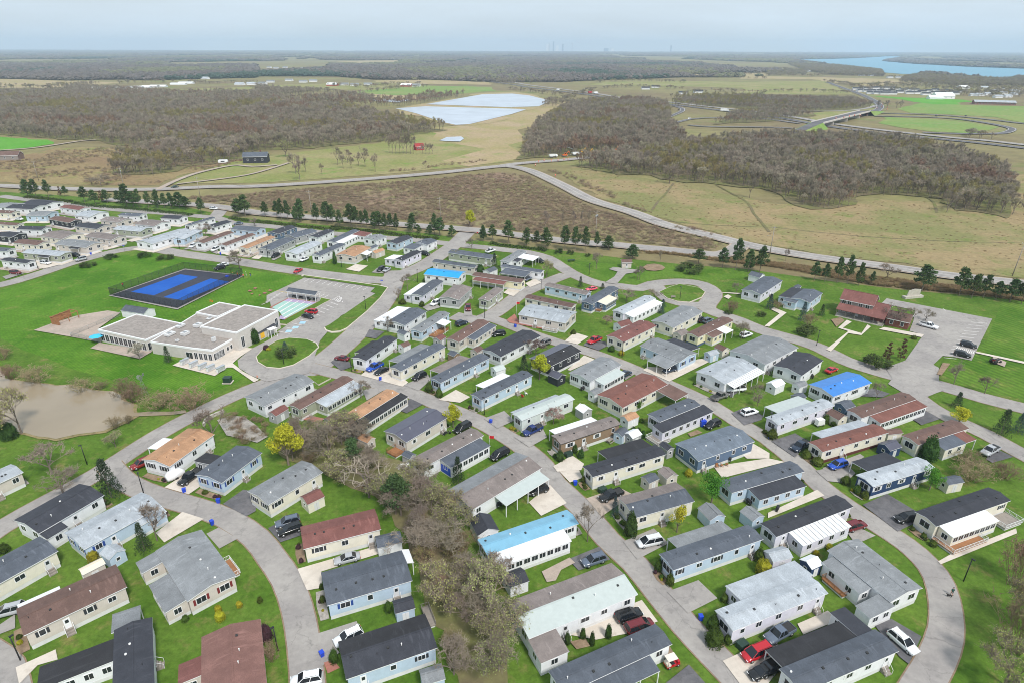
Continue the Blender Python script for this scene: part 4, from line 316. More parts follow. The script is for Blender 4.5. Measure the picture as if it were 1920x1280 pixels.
WOODS=[['left',[[-730,719],[-545.7,704],[-462,671.8],[-409.7,656.8],[-381.6,630.8],[-343.2,620.8],[-314.9,635.9],[-255.9,558.3],[-236.7,567.5],[-235.6,602.3],[-216.2,602.7],[-188.9,610],[-166.3,639.1],[-126.6,663.1],[-107.2,715],[-73.9,760],[-115.6,796],[-156.8,869],[-205.9,955],[-260.3,1022],[-358.8,1077],[-440.9,1161],[-489.3,1103],[-633,1215],[-832,1304],[-1002,1327],[-1274,1285]]],['left',[[-292.7,473],[-325.9,538.7],[-320,567.4],[-314,607.4],[-310.7,643.5],[-268.6,617],[-243.7,617.6],[-225.5,547.5],[-242.5,526.9],[-254.9,514],[-257.9,481.7],[-278.2,473.2]]],['centre',[[6.3,549],[22.4,560.7],[60.9,579.4],[106.2,596.1],[124.1,583.7],[172.1,646.4],[193.1,822],[235.1,1021],[255.3,1120],[223.2,1187],[123.3,1126],[74.2,998],[31.3,800],[15.2,650.6]]],['right',[[50.4,515.6],[75.4,483.4],[103,481.6],[120,453],[131.3,453.2],[152.3,436.6],[168.6,431.4],[172.7,403.1],[169.8,379.3],[178.5,369.8],[200.7,378.3],[216.9,403.7],[238.2,412],[253.9,410.6],[271.3,399.8],[258.1,370.8],[278.5,361.8],[276.4,349.3],[299.4,378.2],[359.5,473],[388.7,567.6],[383,639.8],[347.7,673.7],[296.2,680.8],[238,671.3],[183.9,631.9],[113,580.4]]],['motorway',[[272.6,1165],[337.8,1268],[448.4,1300],[629.7,1253],[593.9,1121],[525.8,1039],[427.5,1001],[392.5,1035],[317.8,1122]]],['motorway',[[251.2,830],[297.6,849],[329.7,863],[430.1,952],[385.8,1017],[323.2,972]]]]
THICKET=[[-54.7,123.4],[-54.7,131.3],[-47.9,134.9],[-39.9,132.1],[-32.3,123.5],[-24.2,119.4],[-18.5,112.6],[-12.6,105.5],[-9.5,96.7],[-7.7,88.3],[-3.2,83.2],[-1.2,76.3],[0.2,62.9],[-7.7,62.9],[-10.4,71.1],[-13.8,78.5],[-17,88.2],[-20.7,96.6],[-24.2,102.1],[-29.2,108],[-37.1,112.5],[-43,117.3],[-48.4,119.2]]
FAR_CLEAR=[[[-730,719],[-536,691.4],[-459.4,659.7],[-442.7,640.6],[-450,615],[-464.8,594.3],[-586.3,569.7]],[[614.1,1061],[818,1338],[825,1235],[761,1143],[852,1125],[893,1071],[679.9,806],[658.9,866],[672.7,936],[593.9,993]],[[721,1364],[764,1335],[835,1261],[763,1149],[715,1164],[734,1281]],[[508.2,931],[561.4,905],[595.3,848],[587.9,804],[535.2,750],[483.3,774],[467.1,801]],[[-342.9,1427],[-285,1574],[-213.2,1692],[-46.7,1642],[-51.9,1510],[-126.4,1354],[-248.6,1369]],[[-1228,1552],[-1162,1545],[-1064,1534],[-1026,1618],[-1031,1809],[-1261,1907],[-1496,2000],[-1596,2029]],[[-764,1475],[-712,1552],[-606.6,1612],[-577.8,1534],[-631.3,1372],[-683.9,1369]],[[-1153,4519],[-1085,5011],[-820,5164],[-737,4372],[-979,4147]],[[-638.4,1699],[-483.7,1739],[-343.3,1715],[-267.5,1659],[-300.8,1498],[-393.7,1518],[-505.2,1590],[-587.1,1559]],[[-391.8,1963],[-245.2,2014],[-53,1868],[-49.6,1745],[-233.6,1773],[-369.4,1849]],[[-294.6,1309],[-279.1,1388],[-176.8,1333],[-149.7,1279],[-180.1,1227],[-267.3,1240]],[[232.8,1885],[498.2,1979],[713,1914],[606.1,1620],[395.1,1695],[216.1,1747]],[[635,2494],[1012,2732],[888,2393],[571,2239]],[[637.3,1910],[933,2048],[707,1412],[630,1388],[477.9,1422]],[[793,2385],[1050,2242],[1177,2153],[1177,1942],[878,1721],[919,2136],[707,2122]],[[434.1,988],[498.6,1034],[577.7,1084],[569.2,1060],[456.1,911],[405.3,859],[393.2,867]],[[-187.4,1034],[-146.6,1152],[-62.7,1419],[-1.6,1457],[41.3,1362],[72.3,1205],[43.2,1066],[21.2,1023],[-0.9,938],[-52.5,808],[-71.5,803]],[[-144.6,1121],[-60.8,1373],[-1.5,1396],[32.8,1342],[67.6,1205],[41.8,1086],[-1.1,1069],[-1.1,1064]],[[-181.4,1041],[-139.8,1079],[-1.1,1040],[-1.1,1040],[20.3,1027],[-1,954],[-53.3,820],[-69,812],[-88.2,842],[-138.2,960]],[[-267.3,1240],[-179.6,1224],[-197.8,1159],[-241,1193]],[[2361,5960],[3242,6724],[4907,9073],[4917,8661],[3711,6732],[2878,5382],[2555,4436],[2436,3703],[2480,3352],[2602,3124],[1475,1753],[1398,1882],[1441,2081],[1483,2272],[1523,2526],[1459,2585],[1509,2987],[1763,3789],[1991,4676]],[[-51.7,1701],[107.6,1878],[247.1,2004],[562.1,2238],[839,2258],[484.7,1288],[298.1,1280],[243.8,1049],[109.4,1120],[22.4,1203],[-40.9,1339]],[[958,2654],[1602,3441],[1601,2943],[1470,2436],[1449,2219],[1462,1960],[1424,1691],[914,1072],[406.7,1104]],[[-827,2211],[-573.7,2229],[-399.9,2004],[-229.6,2015],[-1.9,1703],[-1.5,1340],[-319.3,1326],[-587.1,1559]],[[-977,1539],[-1078,1880],[-791,2113],[-512.8,1357],[-674.4,1349]],[[-1344,3619],[-1010,3808],[-789,2988],[-909,2435]]]
LAMPS=[[-78.1,108.7,'beside the junction behind the pale patio home'],[-75.7,68.2,'at the lower left corner'],[-36.6,70.1,'at the kerb beside the plum bush'],[22.2,96.2,'beside the dark arborvitae'],[-96.3,118.9,'on the lawn by the pond'],[-47,165.1,'before the charcoal roofed first home on the avenue'],[-67.9,168.7,'on the oval island'],[-7.1,140.9,'in front of the slate roofed home with white awning'],[-9.6,204.9,'at the grassy corner by the olive home'],[-52.7,212.3,'on the tapering lawn of the car park'],[33.7,174.4,'by the stone-edged garden bed'],[97.2,183.5,'on the office lawn beside the olive bush'],[63.7,133.6,'at the kerb by the pale lilac home'],[80.6,84.9,'leaning on the right lawn inside the bend'],[-109.6,274.1,'before the grey home with white front stairs'],[-38.1,242.4,'beside the avenue by the cyan roof'],[-73.4,261.3,'by the tan corner home'],[32,251.6,'on the striped lawn of the upper loop'],[11.2,231.5,'at the upper street by the taupe roof'],[63.1,223.4,'in the teardrop loop'],[-156,288.1,'at the left street corner'],[-201.4,257.4,'in the left cluster by the lowest drive']]
POLES=[[-38.9,339.8,'tall utility pole in the scrub field right of centre'],[41.6,310,'stout utility pole carrying transformers above the pine row'],[118.1,281.1,'utility pole with a curved street lamp arm at the junction'],[208.4,251.8,'slanting utility pole at the right edge'],[-260,428.6,'utility pole with transformer by the left county road'],[-113.7,356.3,'tall bare utility pole in the scrub field left of centre'],[-194.5,396.4,'utility pole behind the pines at left'],[-334.1,453.3,'thin utility pole in the left scrub field']]
BINS=[[-69.6,109.1,'blue recycling bin in front of the black pickup drive'],[-60.9,105.7,'blue recycling bin on the verge below the blue walled home with slate roof'],[-59.4,99.1,'blue recycling bin by the pale driveway at lower left'],[-29.4,69.1,'blue recycling bin at the brick square on the lower left street'],[13.8,112.1,'blue recycling bin on the verge by the cream charcoal home'],[-37.4,159.4,'blue recycling bin at the concrete drive of the black sedan'],[-5.3,136.9,'blue recycling bin beside the asphalt drive of the middle street'],[47.8,136.1,'blue recycling bin large one beside the black SUV by the railed deck'],[1.1,197.3,'blue recycling bin at the red path of the corner lot'],[62.7,130.4,'blue recycling bin at the round bushes by the pale lilac home'],[31.4,76.3,'blue recycling bin lone striped one on the verge'],[-191.4,278.1,'blue recycling bin at the foot of the left cluster'],[-132.9,278.9,'blue recycling bin at the second brown roofed home']]
CENTRE={'hall':[[-112.73,177.16],[-131.91,184.95],[-127.96,198.4]],'low':[[-89.84,170.94],[-86.23,180.13],[-100.91,187.69]],'low2':[[-89.84,170.94],[-110.42,175.66],[-109.88,180.35]],'gym':[[-77.9,195.93],[-84.62,177.76],[-97.84,181.96]],'back':[[-106.21,197.5],[-97.41,193.88],[-93.61,203.38]],'entry':[[-77.83,192.78],[-81.27,185.47],[-84.52,188.56]],'porch':[[-76.47,189.13],[-77.96,187.01],[-79.76,187.75]],'lowpoly':[[-110.85,176.43],[-96.13,172.15],[-89.5,170.71],[-86.17,180.17],[-100.62,187.56],[-98.16,196.54],[-106.89,199.53],[-108.39,190.34]],'units':[[-107.29,181.44],[-102.59,181.67],[-91.58,176.96],[-101.56,188.2],[-100.36,194.9],[-107.04,187.95],[-102.8,176.88]]}
OFFICE={'upper':[[123.15,201.8],[114.53,208.81],[122.16,220.16]],'lower':[[124.46,196.29],[112.56,206.12],[116.02,211.7]],'wing':[[132.75,195.4],[127.4,200.18],[133.32,208.36]]}
MISC={'mailbox':[[-97.82,167.98],[-94.38,166.3],[-91.14,164.97],[-88.39,163.99],[-85.2,163.35]],'mailbox_dir':[[-98.58,167.29],[-97.37,169.73]],'transformer':[[-80.23,157.93]],'windmill':[[-99.77,150.58]],'poolshed':[[-136.84,204.8],[-127.02,201.59],[-125.21,207.38]],'pergola':[[-156.12,197.34],[-153.27,197.6],[-150.94,204.19],[-153.86,204.79]],'courtfence':[[-152.73,226.06],[-139.08,257.5],[-111.12,249.08],[-120.8,212.75]],'shelter':[[-84.26,223.11],[-72.72,219.08],[-71.93,221.13]],'sign':[[148.51,225.64],[156.44,227.48]],'people':[[-114.78,248.04],[-113.05,248.39],[-111.79,247.4],[-110,246.75],[-109.8,249.1],[-107.8,248.44]],'walker':[[76.31,81.6]],'dog':[[75.67,81.24]],'patiofence':[[-143.64,188.15],[-137.53,206.34]],'patiofence2':[[-143.43,188.15],[-130.98,183.61]],'bridge':[[-76.94,135.06],[-77.31,138.2],[-74.73,141.8]],'washroom':[[47.31,261.34],[51.09,261.38]],'umbrella':[[-132.55,184.11]],'picnic':[[26.19,270.53]],'barrels':[[21.48,534.99],[26.17,541.8],[32.16,539.87],[37.92,543.38],[43.18,546.91],[46.76,549.76],[18.22,518.79],[31.41,472.93]],'works':[[35.04,560.93],[45.22,566.98],[55.62,573.16],[62.19,586.4],[68.34,582.61],[83.59,594.81],[94.51,599.09],[107.58,611.89]],'barn':[[-89.48,603.63],[-82.53,602.11]],'farmhouse':[[-217.81,527.36],[-201.77,530.93]],'leftbarn':[[-424.89,536.87],[-417.26,543.88]],'bridgedeck':[[497.19,949.73],[360.96,792.19]],'skyline':[[1154.25,23378.12],[1363.89,23528.09],[1410.85,23561.68],[2007.31,28147.47],[2383.55,28147.94],[2769.41,20751.62],[2921.01,20843.39],[4587.77,20287.99],[4176.9,16509.53]],'bbarrels':[[453.44,876.52],[446.35,876.31],[431.32,859.53],[418.31,846.51],[403.02,835.3],[483.73,930.3],[499.04,945.92],[511.88,959.99],[528.32,980.71],[572.42,1059.86],[593.02,1085.01],[622.27,1138.4],[602.85,1085.36],[633.73,1138.82],[575.7,1036.57]],'school':[[799.85,1167.36],[856.5,1146.97]],'church':[[813.14,1301.33],[830.81,1284.63]]}
FARHOUSES=[[794,1577,16,'white','char','dark roofed house in the dense estate beyond the motorway','dark roofed estate houses'],[820,1604,16,'white','char','dark roofed house in the dense estate beyond the motorway','dark roofed estate houses'],[827,1594,16,'white','char','dark roofed house in the dense estate beyond the motorway','dark roofed estate houses'],[849,1606,16,'white','char','dark roofed house in the dense estate beyond the motorway','dark roofed estate houses'],[867,1618,16,'white','char','dark roofed house in the dense estate beyond the motorway','dark roofed estate houses'],[878,1607,16,'white','char','dark roofed house in the dense estate beyond the motorway','dark roofed estate houses'],[894,1608,16,'white','char','dark roofed house in the dense estate beyond the motorway','dark roofed estate houses'],[889,1582,16,'white','char','dark roofed house in the dense estate beyond the motorway','dark roofed estate houses'],[771,1512,16,'white','char','dark roofed house in the dense estate beyond the motorway','dark roofed estate houses'],[776,1493,16,'white','char','dark roofed house in the dense estate beyond the motorway','dark roofed estate houses'],[796,1504,16,'white','char','dark roofed house in the dense estate beyond the motorway','dark roofed estate houses'],[806,1495,16,'white','char','dark roofed house in the dense estate beyond the motorway','dark roofed estate houses'],[811,1481,16,'white','char','dark roofed house in the dense estate beyond the motorway','dark roofed estate houses'],[830,1496,16,'white','char','dark roofed house in the dense estate beyond the motorway','dark roofed estate houses'],[755,1435,16,'white','char','dark roofed house in the dense estate beyond the motorway','dark roofed estate houses'],[762,1422,16,'white','char','dark roofed house in the dense estate beyond the motorway','dark roofed estate houses'],[772,1414,16,'white','char','dark roofed house in the dense estate beyond the motorway','dark roofed estate houses'],[789,1415,16,'white','char','dark roofed house in the dense estate beyond the motorway','dark roofed estate houses'],[828,1460,16,'white','char','dark roofed house in the dense estate beyond the motorway','dark roofed estate houses'],[876,1531,16,'white','char','dark roofed house in the dense estate beyond the motorway','dark roofed estate houses'],[903,1557,16,'white','char','dark roofed house in the dense estate beyond the motorway','dark roofed estate houses'],[904,1533,16,'white','char','dark roofed house in the dense estate beyond the motorway','dark roofed estate houses'],[839,1439,16,'white','char','dark roofed house in the dense estate beyond the motorway','dark roofed estate houses'],[853,1439,16,'white','char','dark roofed house in the dense estate beyond the motorway','dark roofed estate houses'],[883,1471,16,'white','char','dark roofed house in the dense estate beyond the motorway','dark roofed estate houses'],[914,1500,16,'white','char','dark roofed house in the dense estate beyond the motorway','dark roofed estate houses'],[848,1397,16,'white','char','dark roofed house in the dense estate beyond the motorway','dark roofed estate houses'],[950,1535,16,'white','char','dark roofed house in the dense estate beyond the motorway','dark roofed estate houses'],[942,1501,16,'white','char','dark roofed house in the dense estate beyond the motorway','dark roofed estate houses'],[908,1442,16,'white','char','dark roofed house in the dense estate beyond the motorway','dark roofed estate houses'],[963,1512,16,'white','char','dark roofed house in the dense estate beyond the motorway','dark roofed estate houses'],[943,1465,16,'white','char','dark roofed house in the dense estate beyond the motorway','dark roofed estate houses'],[923,1421,16,'white','char','dark roofed house in the dense estate beyond the motorway','dark roofed estate houses'],[891,1441,16,'white','char','dark roofed house in the dense estate beyond the motorway','dark roofed estate houses'],[972,1489,16,'white','char','dark roofed house in the dense estate beyond the motorway','dark roofed estate houses'],[1137,1648,15,'white','lgrey','pale roofed house in the trees by the river','pale houses by the river'],[1063,1507,15,'white','lgrey','pale roofed house in the trees by the river','pale houses by the river'],[1120,1568,15,'white','lgrey','pale roofed house in the trees by the river','pale houses by the river'],[950,1382,15,'white','lgrey','pale roofed house in the trees by the river','pale houses by the river'],[978,1403,15,'white','lgrey','pale roofed house in the trees by the river','pale houses by the river'],[946,1325,15,'white','lgrey','pale roofed house in the trees by the river','pale houses by the river'],[973,1337,15,'white','lgrey','pale roofed house in the trees by the river','pale houses by the river'],[1035,1406,15,'white','lgrey','pale roofed house in the trees by the river','pale houses by the river'],[931,1373,15,'white','lgrey','pale roofed house in the trees by the river','pale houses by the river'],[1042,1448,15,'white','lgrey','pale roofed house in the trees by the river','pale houses by the river'],[1097,1472,15,'white','lgrey','pale roofed house in the trees by the river','pale houses by the river'],[1113,1519,15,'white','lgrey','pale roofed house in the trees by the river','pale houses by the river'],[1219,2223,18,'white','grey','small white house on the river shore','white houses along the river'],[1250,2226,18,'white','grey','small white house on the river shore','white houses along the river'],[1247,2396,18,'white','grey','small white house on the river shore','white houses along the river'],[1325,2473,18,'white','grey','small white house on the river shore','white houses along the river'],[1225,2418,18,'white','grey','small white house on the river shore','white houses along the river'],[3182,5169,18,'white','grey','small white house on the river shore','white houses along the river'],[3310,5738,18,'white','grey','small white house on the river shore','white houses along the river'],[3088,4703,18,'white','grey','small white house on the river shore','white houses along the river'],[3674,5507,18,'white','grey','small white house on the river shore','white houses along the river'],[3127,4511,18,'white','grey','small white house on the river shore','white houses along the river'],[3138,4926,18,'white','grey','small white house on the river shore','white houses along the river'],[-633.3,1731,20,'white','grey','white farm building in the far fields','white buildings in the far fields'],[-648.1,1832,20,'white','grey','white farm building in the far fields','white buildings in the far fields'],[-562.2,1837,20,'white','grey','white farm building in the far fields','white buildings in the far fields'],[-546.2,1875,20,'white','grey','white farm building in the far fields','white buildings in the far fields'],[-1042,3163,20,'white','grey','white farm building in the far fields','white buildings in the far fields'],[-912,2976,20,'white','grey','white farm building in the far fields','white buildings in the far fields'],[-1113,3156,20,'white','grey','white farm building in the far fields','white buildings in the far fields'],[-1050,3059,20,'white','grey','white farm building in the far fields','white buildings in the far fields'],[-876,3181,20,'white','grey','white farm building in the far fields','white buildings in the far fields'],[-622.6,1908,20,'white','grey','white farm building in the far fields','white buildings in the far fields'],[-418,1699,20,'white','grey','white farm building in the far fields','white buildings in the far fields'],[-389.3,1682,20,'white','grey','white farm building in the far fields','white buildings in the far fields'],[-360.6,1702,20,'white','grey','white farm building in the far fields','white buildings in the far fields'],[-235.3,1661,20,'white','grey','white farm building in the far fields','white buildings in the far fields'],[-1364,3356,22,'white','lgrey','white farm building in the far left woods','white buildings in the far left woods'],[-1249,2943,22,'white','lgrey','white farm building in the far left woods','white buildings in the far left woods'],[-1122,2864,22,'white','lgrey','white farm building in the far left woods','white buildings in the far left woods'],[-1195,3147,22,'white','lgrey','white farm building in the far left woods','white buildings in the far left woods'],[-677.4,1697,22,'white','lgrey','white farm building in the far left woods','white buildings in the far left woods'],[-652.8,1710,22,'white','lgrey','white farm building in the far left woods','white buildings in the far left woods'],[-938,2038,22,'white','lgrey','white farm building in the far left woods','white buildings in the far left woods'],[-903,2014,22,'white','lgrey','white farm building in the far left woods','white buildings in the far left woods'],[-1560,2127,22,'white','lgrey','white farm building in the far left woods','white buildings in the far left woods'],[-927,1491,36,'white','white','long pale glasshouse beyond the left wood','glasshouses beyond the left wood'],[-916,1506,36,'white','white','long pale glasshouse beyond the left wood','glasshouses beyond the left wood'],[-881,1518,36,'white','white','long pale glasshouse beyond the left wood','glasshouses beyond the left wood'],[-866,1529,36,'white','white','long pale glasshouse beyond the left wood','glasshouses beyond the left wood'],[-857,1545,36,'white','white','long pale glasshouse beyond the left wood','glasshouses beyond the left wood'],[-847,1561,36,'white','white','long pale glasshouse beyond the left wood','glasshouses beyond the left wood'],[-840,1583,36,'white','white','long pale glasshouse beyond the left wood','glasshouses beyond the left wood'],[-830,1600,36,'white','white','long pale glasshouse beyond the left wood','glasshouses beyond the left wood'],[-831,1700,36,'white','white','long pale glasshouse beyond the left wood','glasshouses beyond the left wood'],[-836,1752,36,'white','white','long pale glasshouse beyond the left wood','glasshouses beyond the left wood'],[-442.7,1679,26,'barnred','white','red barn in the far fields','red barns in the far fields'],[-257.8,1659,26,'barnred','white','red barn in the far fields','red barns in the far fields'],[304.9,1568,18,'white','char','white house near the motorway','white houses near the motorway'],[341.3,1634,18,'white','char','white house near the motorway','white houses near the motorway'],[350.8,1404,18,'white','char','white house near the motorway','white houses near the motorway'],[394.3,1448,18,'white','char','white house near the motorway','white houses near the motorway'],[1210,2826,24,'white','white','white hall beyond the motorway fields','white halls beyond the motorway fields'],[1084,1645,24,'white','white','white hall beyond the motorway fields','white halls beyond the motorway fields'],[798,1283,24,'white','white','white hall beyond the motorway fields','white halls beyond the motorway fields']]
HEDGES=[['dense low juniper hedge below the left pines',[[-305.2,398.1],[-294,395.3],[-281.9,391.2],[-267.7,385.3]]],['dense low juniper hedge left of the side gate',[[-264.3,381.8],[-247,374],[-226.6,369.2],[-208.8,363.1],[-191.6,357.3],[-179.8,352.7]]],['dense low juniper hedge right of the side gate',[[-156,346.7],[-143.7,340.3],[-133.4,336.8],[-123.3,333.4],[-113.1,329.2],[-98.8,325.1],[-89.5,322.7]]],['dense low juniper hedge behind the upper row of homes',[[-95.5,327.7],[-81.2,322.8],[-67.2,317.2],[-53.5,311.1],[-42.6,307.4],[-36.6,305.2]]],['dense low juniper hedge along the upper loop',[[-10.4,298.5],[-3.5,293.6],[4.4,291],[12.2,288.3],[16,286.3]]]]
CREEKBANK=[[-74.7,138.5],[-71.4,140.5],[-65.2,138.6],[-61.2,134.8],[-59.4,128.9],[-63.3,127.2],[-68.7,128.9],[-72.1,132.4]]
TREEBELTS=[[[-577.8,1534],[-473.6,1400],[-445.3,1491],[-365.1,1405],[-319.3,1326]],[[-305.8,1451],[-276,1524],[-206,1633]],[[-827,2211],[-734,2327],[-587.1,2282]],[[-447.6,1679],[-395.4,1652],[-336.1,1599],[-310.2,1717],[-228.6,1734]],[[56.6,1174],[81.8,1206],[103.7,1272],[177,1522]],[[232.8,1885],[342.5,1969],[441.2,1898],[486.3,1901]],[[217.2,1600],[289.8,1660],[343.6,1607],[400.6,1583]],[[635,2494],[754,2442],[958,2585]],[[571,2239],[720,2189],[791,2127]],[[379.1,1439],[464.5,1488],[534.6,1425]],[[-1.7,1537],[54.3,1424],[104.2,1345]],[[888,2393],[1007,2345],[1187,2538],[1256,2480]],[[878,1924],[874,1784],[831,1660]],[[559.4,1492],[638.9,1473],[712,1433]],[[857,1720],[989,1803],[1016,1729],[1031,1642],[1044,1564],[1066,1507],[1153,1545]],[[1144,2020],[1307,2162],[1365,2120],[1420,2079],[1414,1957]],[[938,1422],[1025,1447],[1037,1386]],[[1248,2287],[1292,2209],[1267,2027]],[[1210,2826],[1287,2755],[1345,2658]],[[498,725],[497.5,702],[505.2,697.1]],[[-993,1564],[-919,1542],[-841,1510],[-788,1523]],[[-1001,1742],[-970,1812],[-901,1817]],[[-867,1819],[-769,1756],[-686.5,1830]],[[-1133,1505],[-1111,1558],[-1019,1511]]]
PARKLINES=[[[-82.7,245.4],[-83.9,241.9],'whitepaint'],[[-80.1,244.5],[-81.2,241],'whitepaint'],[[-77.4,243.5],[-78.6,240],'whitepaint'],[[-74.8,242.5],[-76,239.1],'whitepaint'],[[-72.2,241.5],[-73.4,238.1],'whitepaint'],[[-69.6,240.6],[-70.8,237.2],'whitepaint'],[[-67,239.6],[-68.3,236.3],'whitepaint'],[[-64.4,238.7],[-65.7,235.4],'whitepaint'],[[-61.9,237.8],[-63.2,234.5],'whitepaint'],[[-59.3,236.8],[-60.7,233.5],'whitepaint'],[[-56.8,235.9],[-58.2,232.6],'whitepaint'],[[-75.6,230.2],[-76.7,226.9],'whitepaint'],[[-73.7,229.2],[-74.8,225.9],'whitepaint'],[[-71.8,228.2],[-73,225],'whitepaint'],[[-70,227.2],[-71.2,224],'whitepaint'],[[-67.3,219.5],[-63.8,216.8],'whitepaint'],[[-68.2,216.8],[-64.8,214.2],'whitepaint'],[[-69.2,214.1],[-65.7,211.6],'whitepaint'],[[-70.1,211.6],[-66.7,209.1],'whitepaint'],[[-71,209],[-67.6,206.6],'whitepaint'],[[-74.2,203.5],[-70.2,201.6],'whitepaint'],[[-75.3,199.9],[-71.3,198],'whitepaint'],[[-76.3,196.3],[-72.4,194.5],'whitepaint'],[[-77.3,192.9],[-73.4,191.1],'whitepaint'],[[-67.1,222.6],[-64.3,219.5],'whitepaint'],[[-66.5,223.1],[-64.1,219.8],'whitepaint'],[[-65.9,223.7],[-63.9,220],'whitepaint'],[[-65.2,224.2],[-63.6,220.3],'whitepaint'],[[-64.6,224.8],[-63.4,220.6],'whitepaint'],[[-65.7,226.1],[-62.8,219.5],'whitepaint'],[[-67.4,221.9],[-65.7,226.1],'whitepaint'],[[-86.7,234],[-81.2,232.9],'whitepaint'],[[-88.3,229.8],[-89.9,226.9],'whitepaint'],[[-88.9,227.2],[-90.4,224.3],'whitepaint'],[[-89.4,224.6],[-90.9,221.8],'whitepaint'],[[-89.9,222.1],[-91.4,219.3],'whitepaint'],[[-90.4,219.6],[-91.9,216.9],'whitepaint'],[[163.8,201.5],[159,202.6],'whitepaint'],[[161.2,198.9],[156.5,200.1],'whitepaint'],[[158.6,196.4],[154.1,197.5],'whitepaint'],[[156.1,194],[151.7,195.1],'whitepaint'],[[153.7,191.6],[149.4,192.6],'whitepaint'],[[151.3,189.2],[147.2,190.3],'whitepaint'],[[149,186.9],[144.9,187.9],'whitepaint'],[[146.7,184.7],[142.8,185.7],'whitepaint'],[[144.4,182.5],[140.6,183.4],'whitepaint'],[[142.2,180.3],[138.5,181.2],'whitepaint'],[[140.1,178.2],[136.5,179.1],'whitepaint'],[[137.9,176.1],[134.5,177],'whitepaint'],[[135.8,174],[132.5,174.9],'whitepaint'],[[141.8,182.8],[139.8,180.6],'whitepaint'],[[142.2,182.5],[140.2,180.2],'whitepaint'],[[142.5,182.1],[140.6,179.9],'whitepaint'],[[142.9,181.8],[140.9,179.6],'whitepaint'],[[143.3,181.5],[141.3,179.2],'whitepaint'],[[143.6,181.1],[141.7,178.9],'whitepaint'],[[144,180.8],[142.1,178.6],'whitepaint'],[[144.4,180.4],[142.4,178.2],'whitepaint'],[[144.7,180.1],[142.8,177.9],'whitepaint'],[[145.1,179.8],[143.2,177.6],'whitepaint'],[[156.9,215],[156.6,213],'whitepaint'],[[-91.4,231.7],[-86.6,229.5],'yellowline']]
BLUEBAYS=[[-71.9,200.3],[-73.1,196.4],[-74.3,193.2]]
SKY=[['white hotel slab at the left of the far city',0,55,175,'wall_white',None,0],['grey hotel tower of the far city, tallest left',1,34,232,'wall_slateb',None,0],['slim pale hotel tower of the far city',1,26,200,'wall_grey',None,-110],['broad pale hotel of the far city',2,70,140,'wall_white',None,60],['stepped grey hotel of the far city',3,36,170,'wall_slateb',None,0],['needle observation tower with a pod on the far skyline',4,12,178,'wall_grey',20,0],['low green-blue domed block on the skyline',5,110,85,'wall_slateb',None,0],['white casino block on the skyline',6,90,80,'wall_white',None,40],['lone blue-grey tower on the right skyline',7,36,150,'wall_slateb',None,0],['low white block right on the skyline',8,90,50,'wall_white',None,0]]
DITCHES=[[[112.5,449.1],[99.1,413.3],[90.6,393.5],[81.4,367.9]],[[141,444.7],[142.9,418.1],[144.1,390.5],[138.7,362.7]],[[138.5,362.7],[135.9,344.1],[132.4,320.7]],[[263.8,405.5],[260,392.1],[244.8,363.4]]]
BRUSH=[[[30.4,497.9],[43.7,473.1],[51,441],[60.7,416.9],[65.8,393.2],[71,375.2],[76.7,363.5]],[[84.3,335.5],[88.2,325.2],[97.1,323.3],[104.1,311.9]],[[52.9,359.6],[60,344.2],[66.3,328.3]],[[63.1,337.4],[71.9,327.1],[84.4,313.5],[97,304.5]],[[-91.8,492.9],[-74.8,501.9],[-56,520.6],[-25,544.3]]]
EXTRAS={'whitechair':[[3.87,151.21]],'redchair':[[2.94,149.75]],'wicker':[[46.35,118.3],[47.56,118.61],[48.75,118.97]],'cabinets':[[19.36,109.68],[36.51,71.01],[13.24,122.67]],'covered':[[-73.81,113.97]],'flag1':[[1.46,203.2]],'flag2':[[-5.27,125.28]],'motorcycle':[[-15.77,131.48]],'tractor':[[145.7,171.29]],'signs':[[-179.51,284.17],[-51.53,237.34]],'stop':[[-17.41,309.92]],'cones':[[-112.39,220.63],[-111.46,220.21],[-73.07,160.95]],'bench':[[60.8,224.46]],'picnic2':[[23.66,128.5]],'redperson':[[-153.1,235.45]],'boat':[[-58.36,139.92]],'pile':[[-24.1,118.82]],'grills':[[-2.6,104.46],[49.7,120.66],[54.35,103.52],[19.52,153.68],[49.2,105.58],[86.21,161.29]]}
TOWNWOODS=[[[[814,1631],[1099,1938],[1386,2121],[1462,1960],[973,1290],[912,1361],[850,1439],[746,1456]],26],[[[1220,2156],[1589,2636],[1463,2240],[1452,2039],[1726,2320],[1333,1746],[1136,1705],[1132,1866],[1108,1953]],9],[[[1646,4142],[1792,3821],[1552,2905],[1258,2330],[1139,2435],[1210,2826]],9],[[[1176,3181],[1246,2911],[1022,2403],[888,2393]],14]]
GRILLS=['on the patio of the large pale porch home','on the concrete patio of the largest blue-grey home','on the walk beside the slatted awning home','behind the pale porch roof home','by the home with the fresh green tree','beside the corner gazebo home']
TREEGROUPS=[['pines along the upper hedge','scots pine in the long row along the upper hedge'],['pines along the right-hand verge','scots pine in the broken row along the right-hand verge'],['juniper mounds on lawns','low spreading juniper mound on the mown lawn'],['spruces','dark spruce'],['columnar arborvitae','clipped green columnar arborvitae'],['yellow spring trees','bright yellow-green spring tree'],['bare trees in the park','bare leafless tree'],['bare trees on the farm meadow','bare tree on the farm meadow'],['grove round the red barn','bare tree in the grove round the red barn'],['strip of bare trees at left','bare tree in the strip beyond the left county road'],['bushes round the pond','bare brown bush on the pond bank'],['bushes at the lower right edge','bare tangled bush on the right edge lawn'],['garden shrubs','small rounded garden shrub']]

RNG=random.Random(7)
PI=math.pi
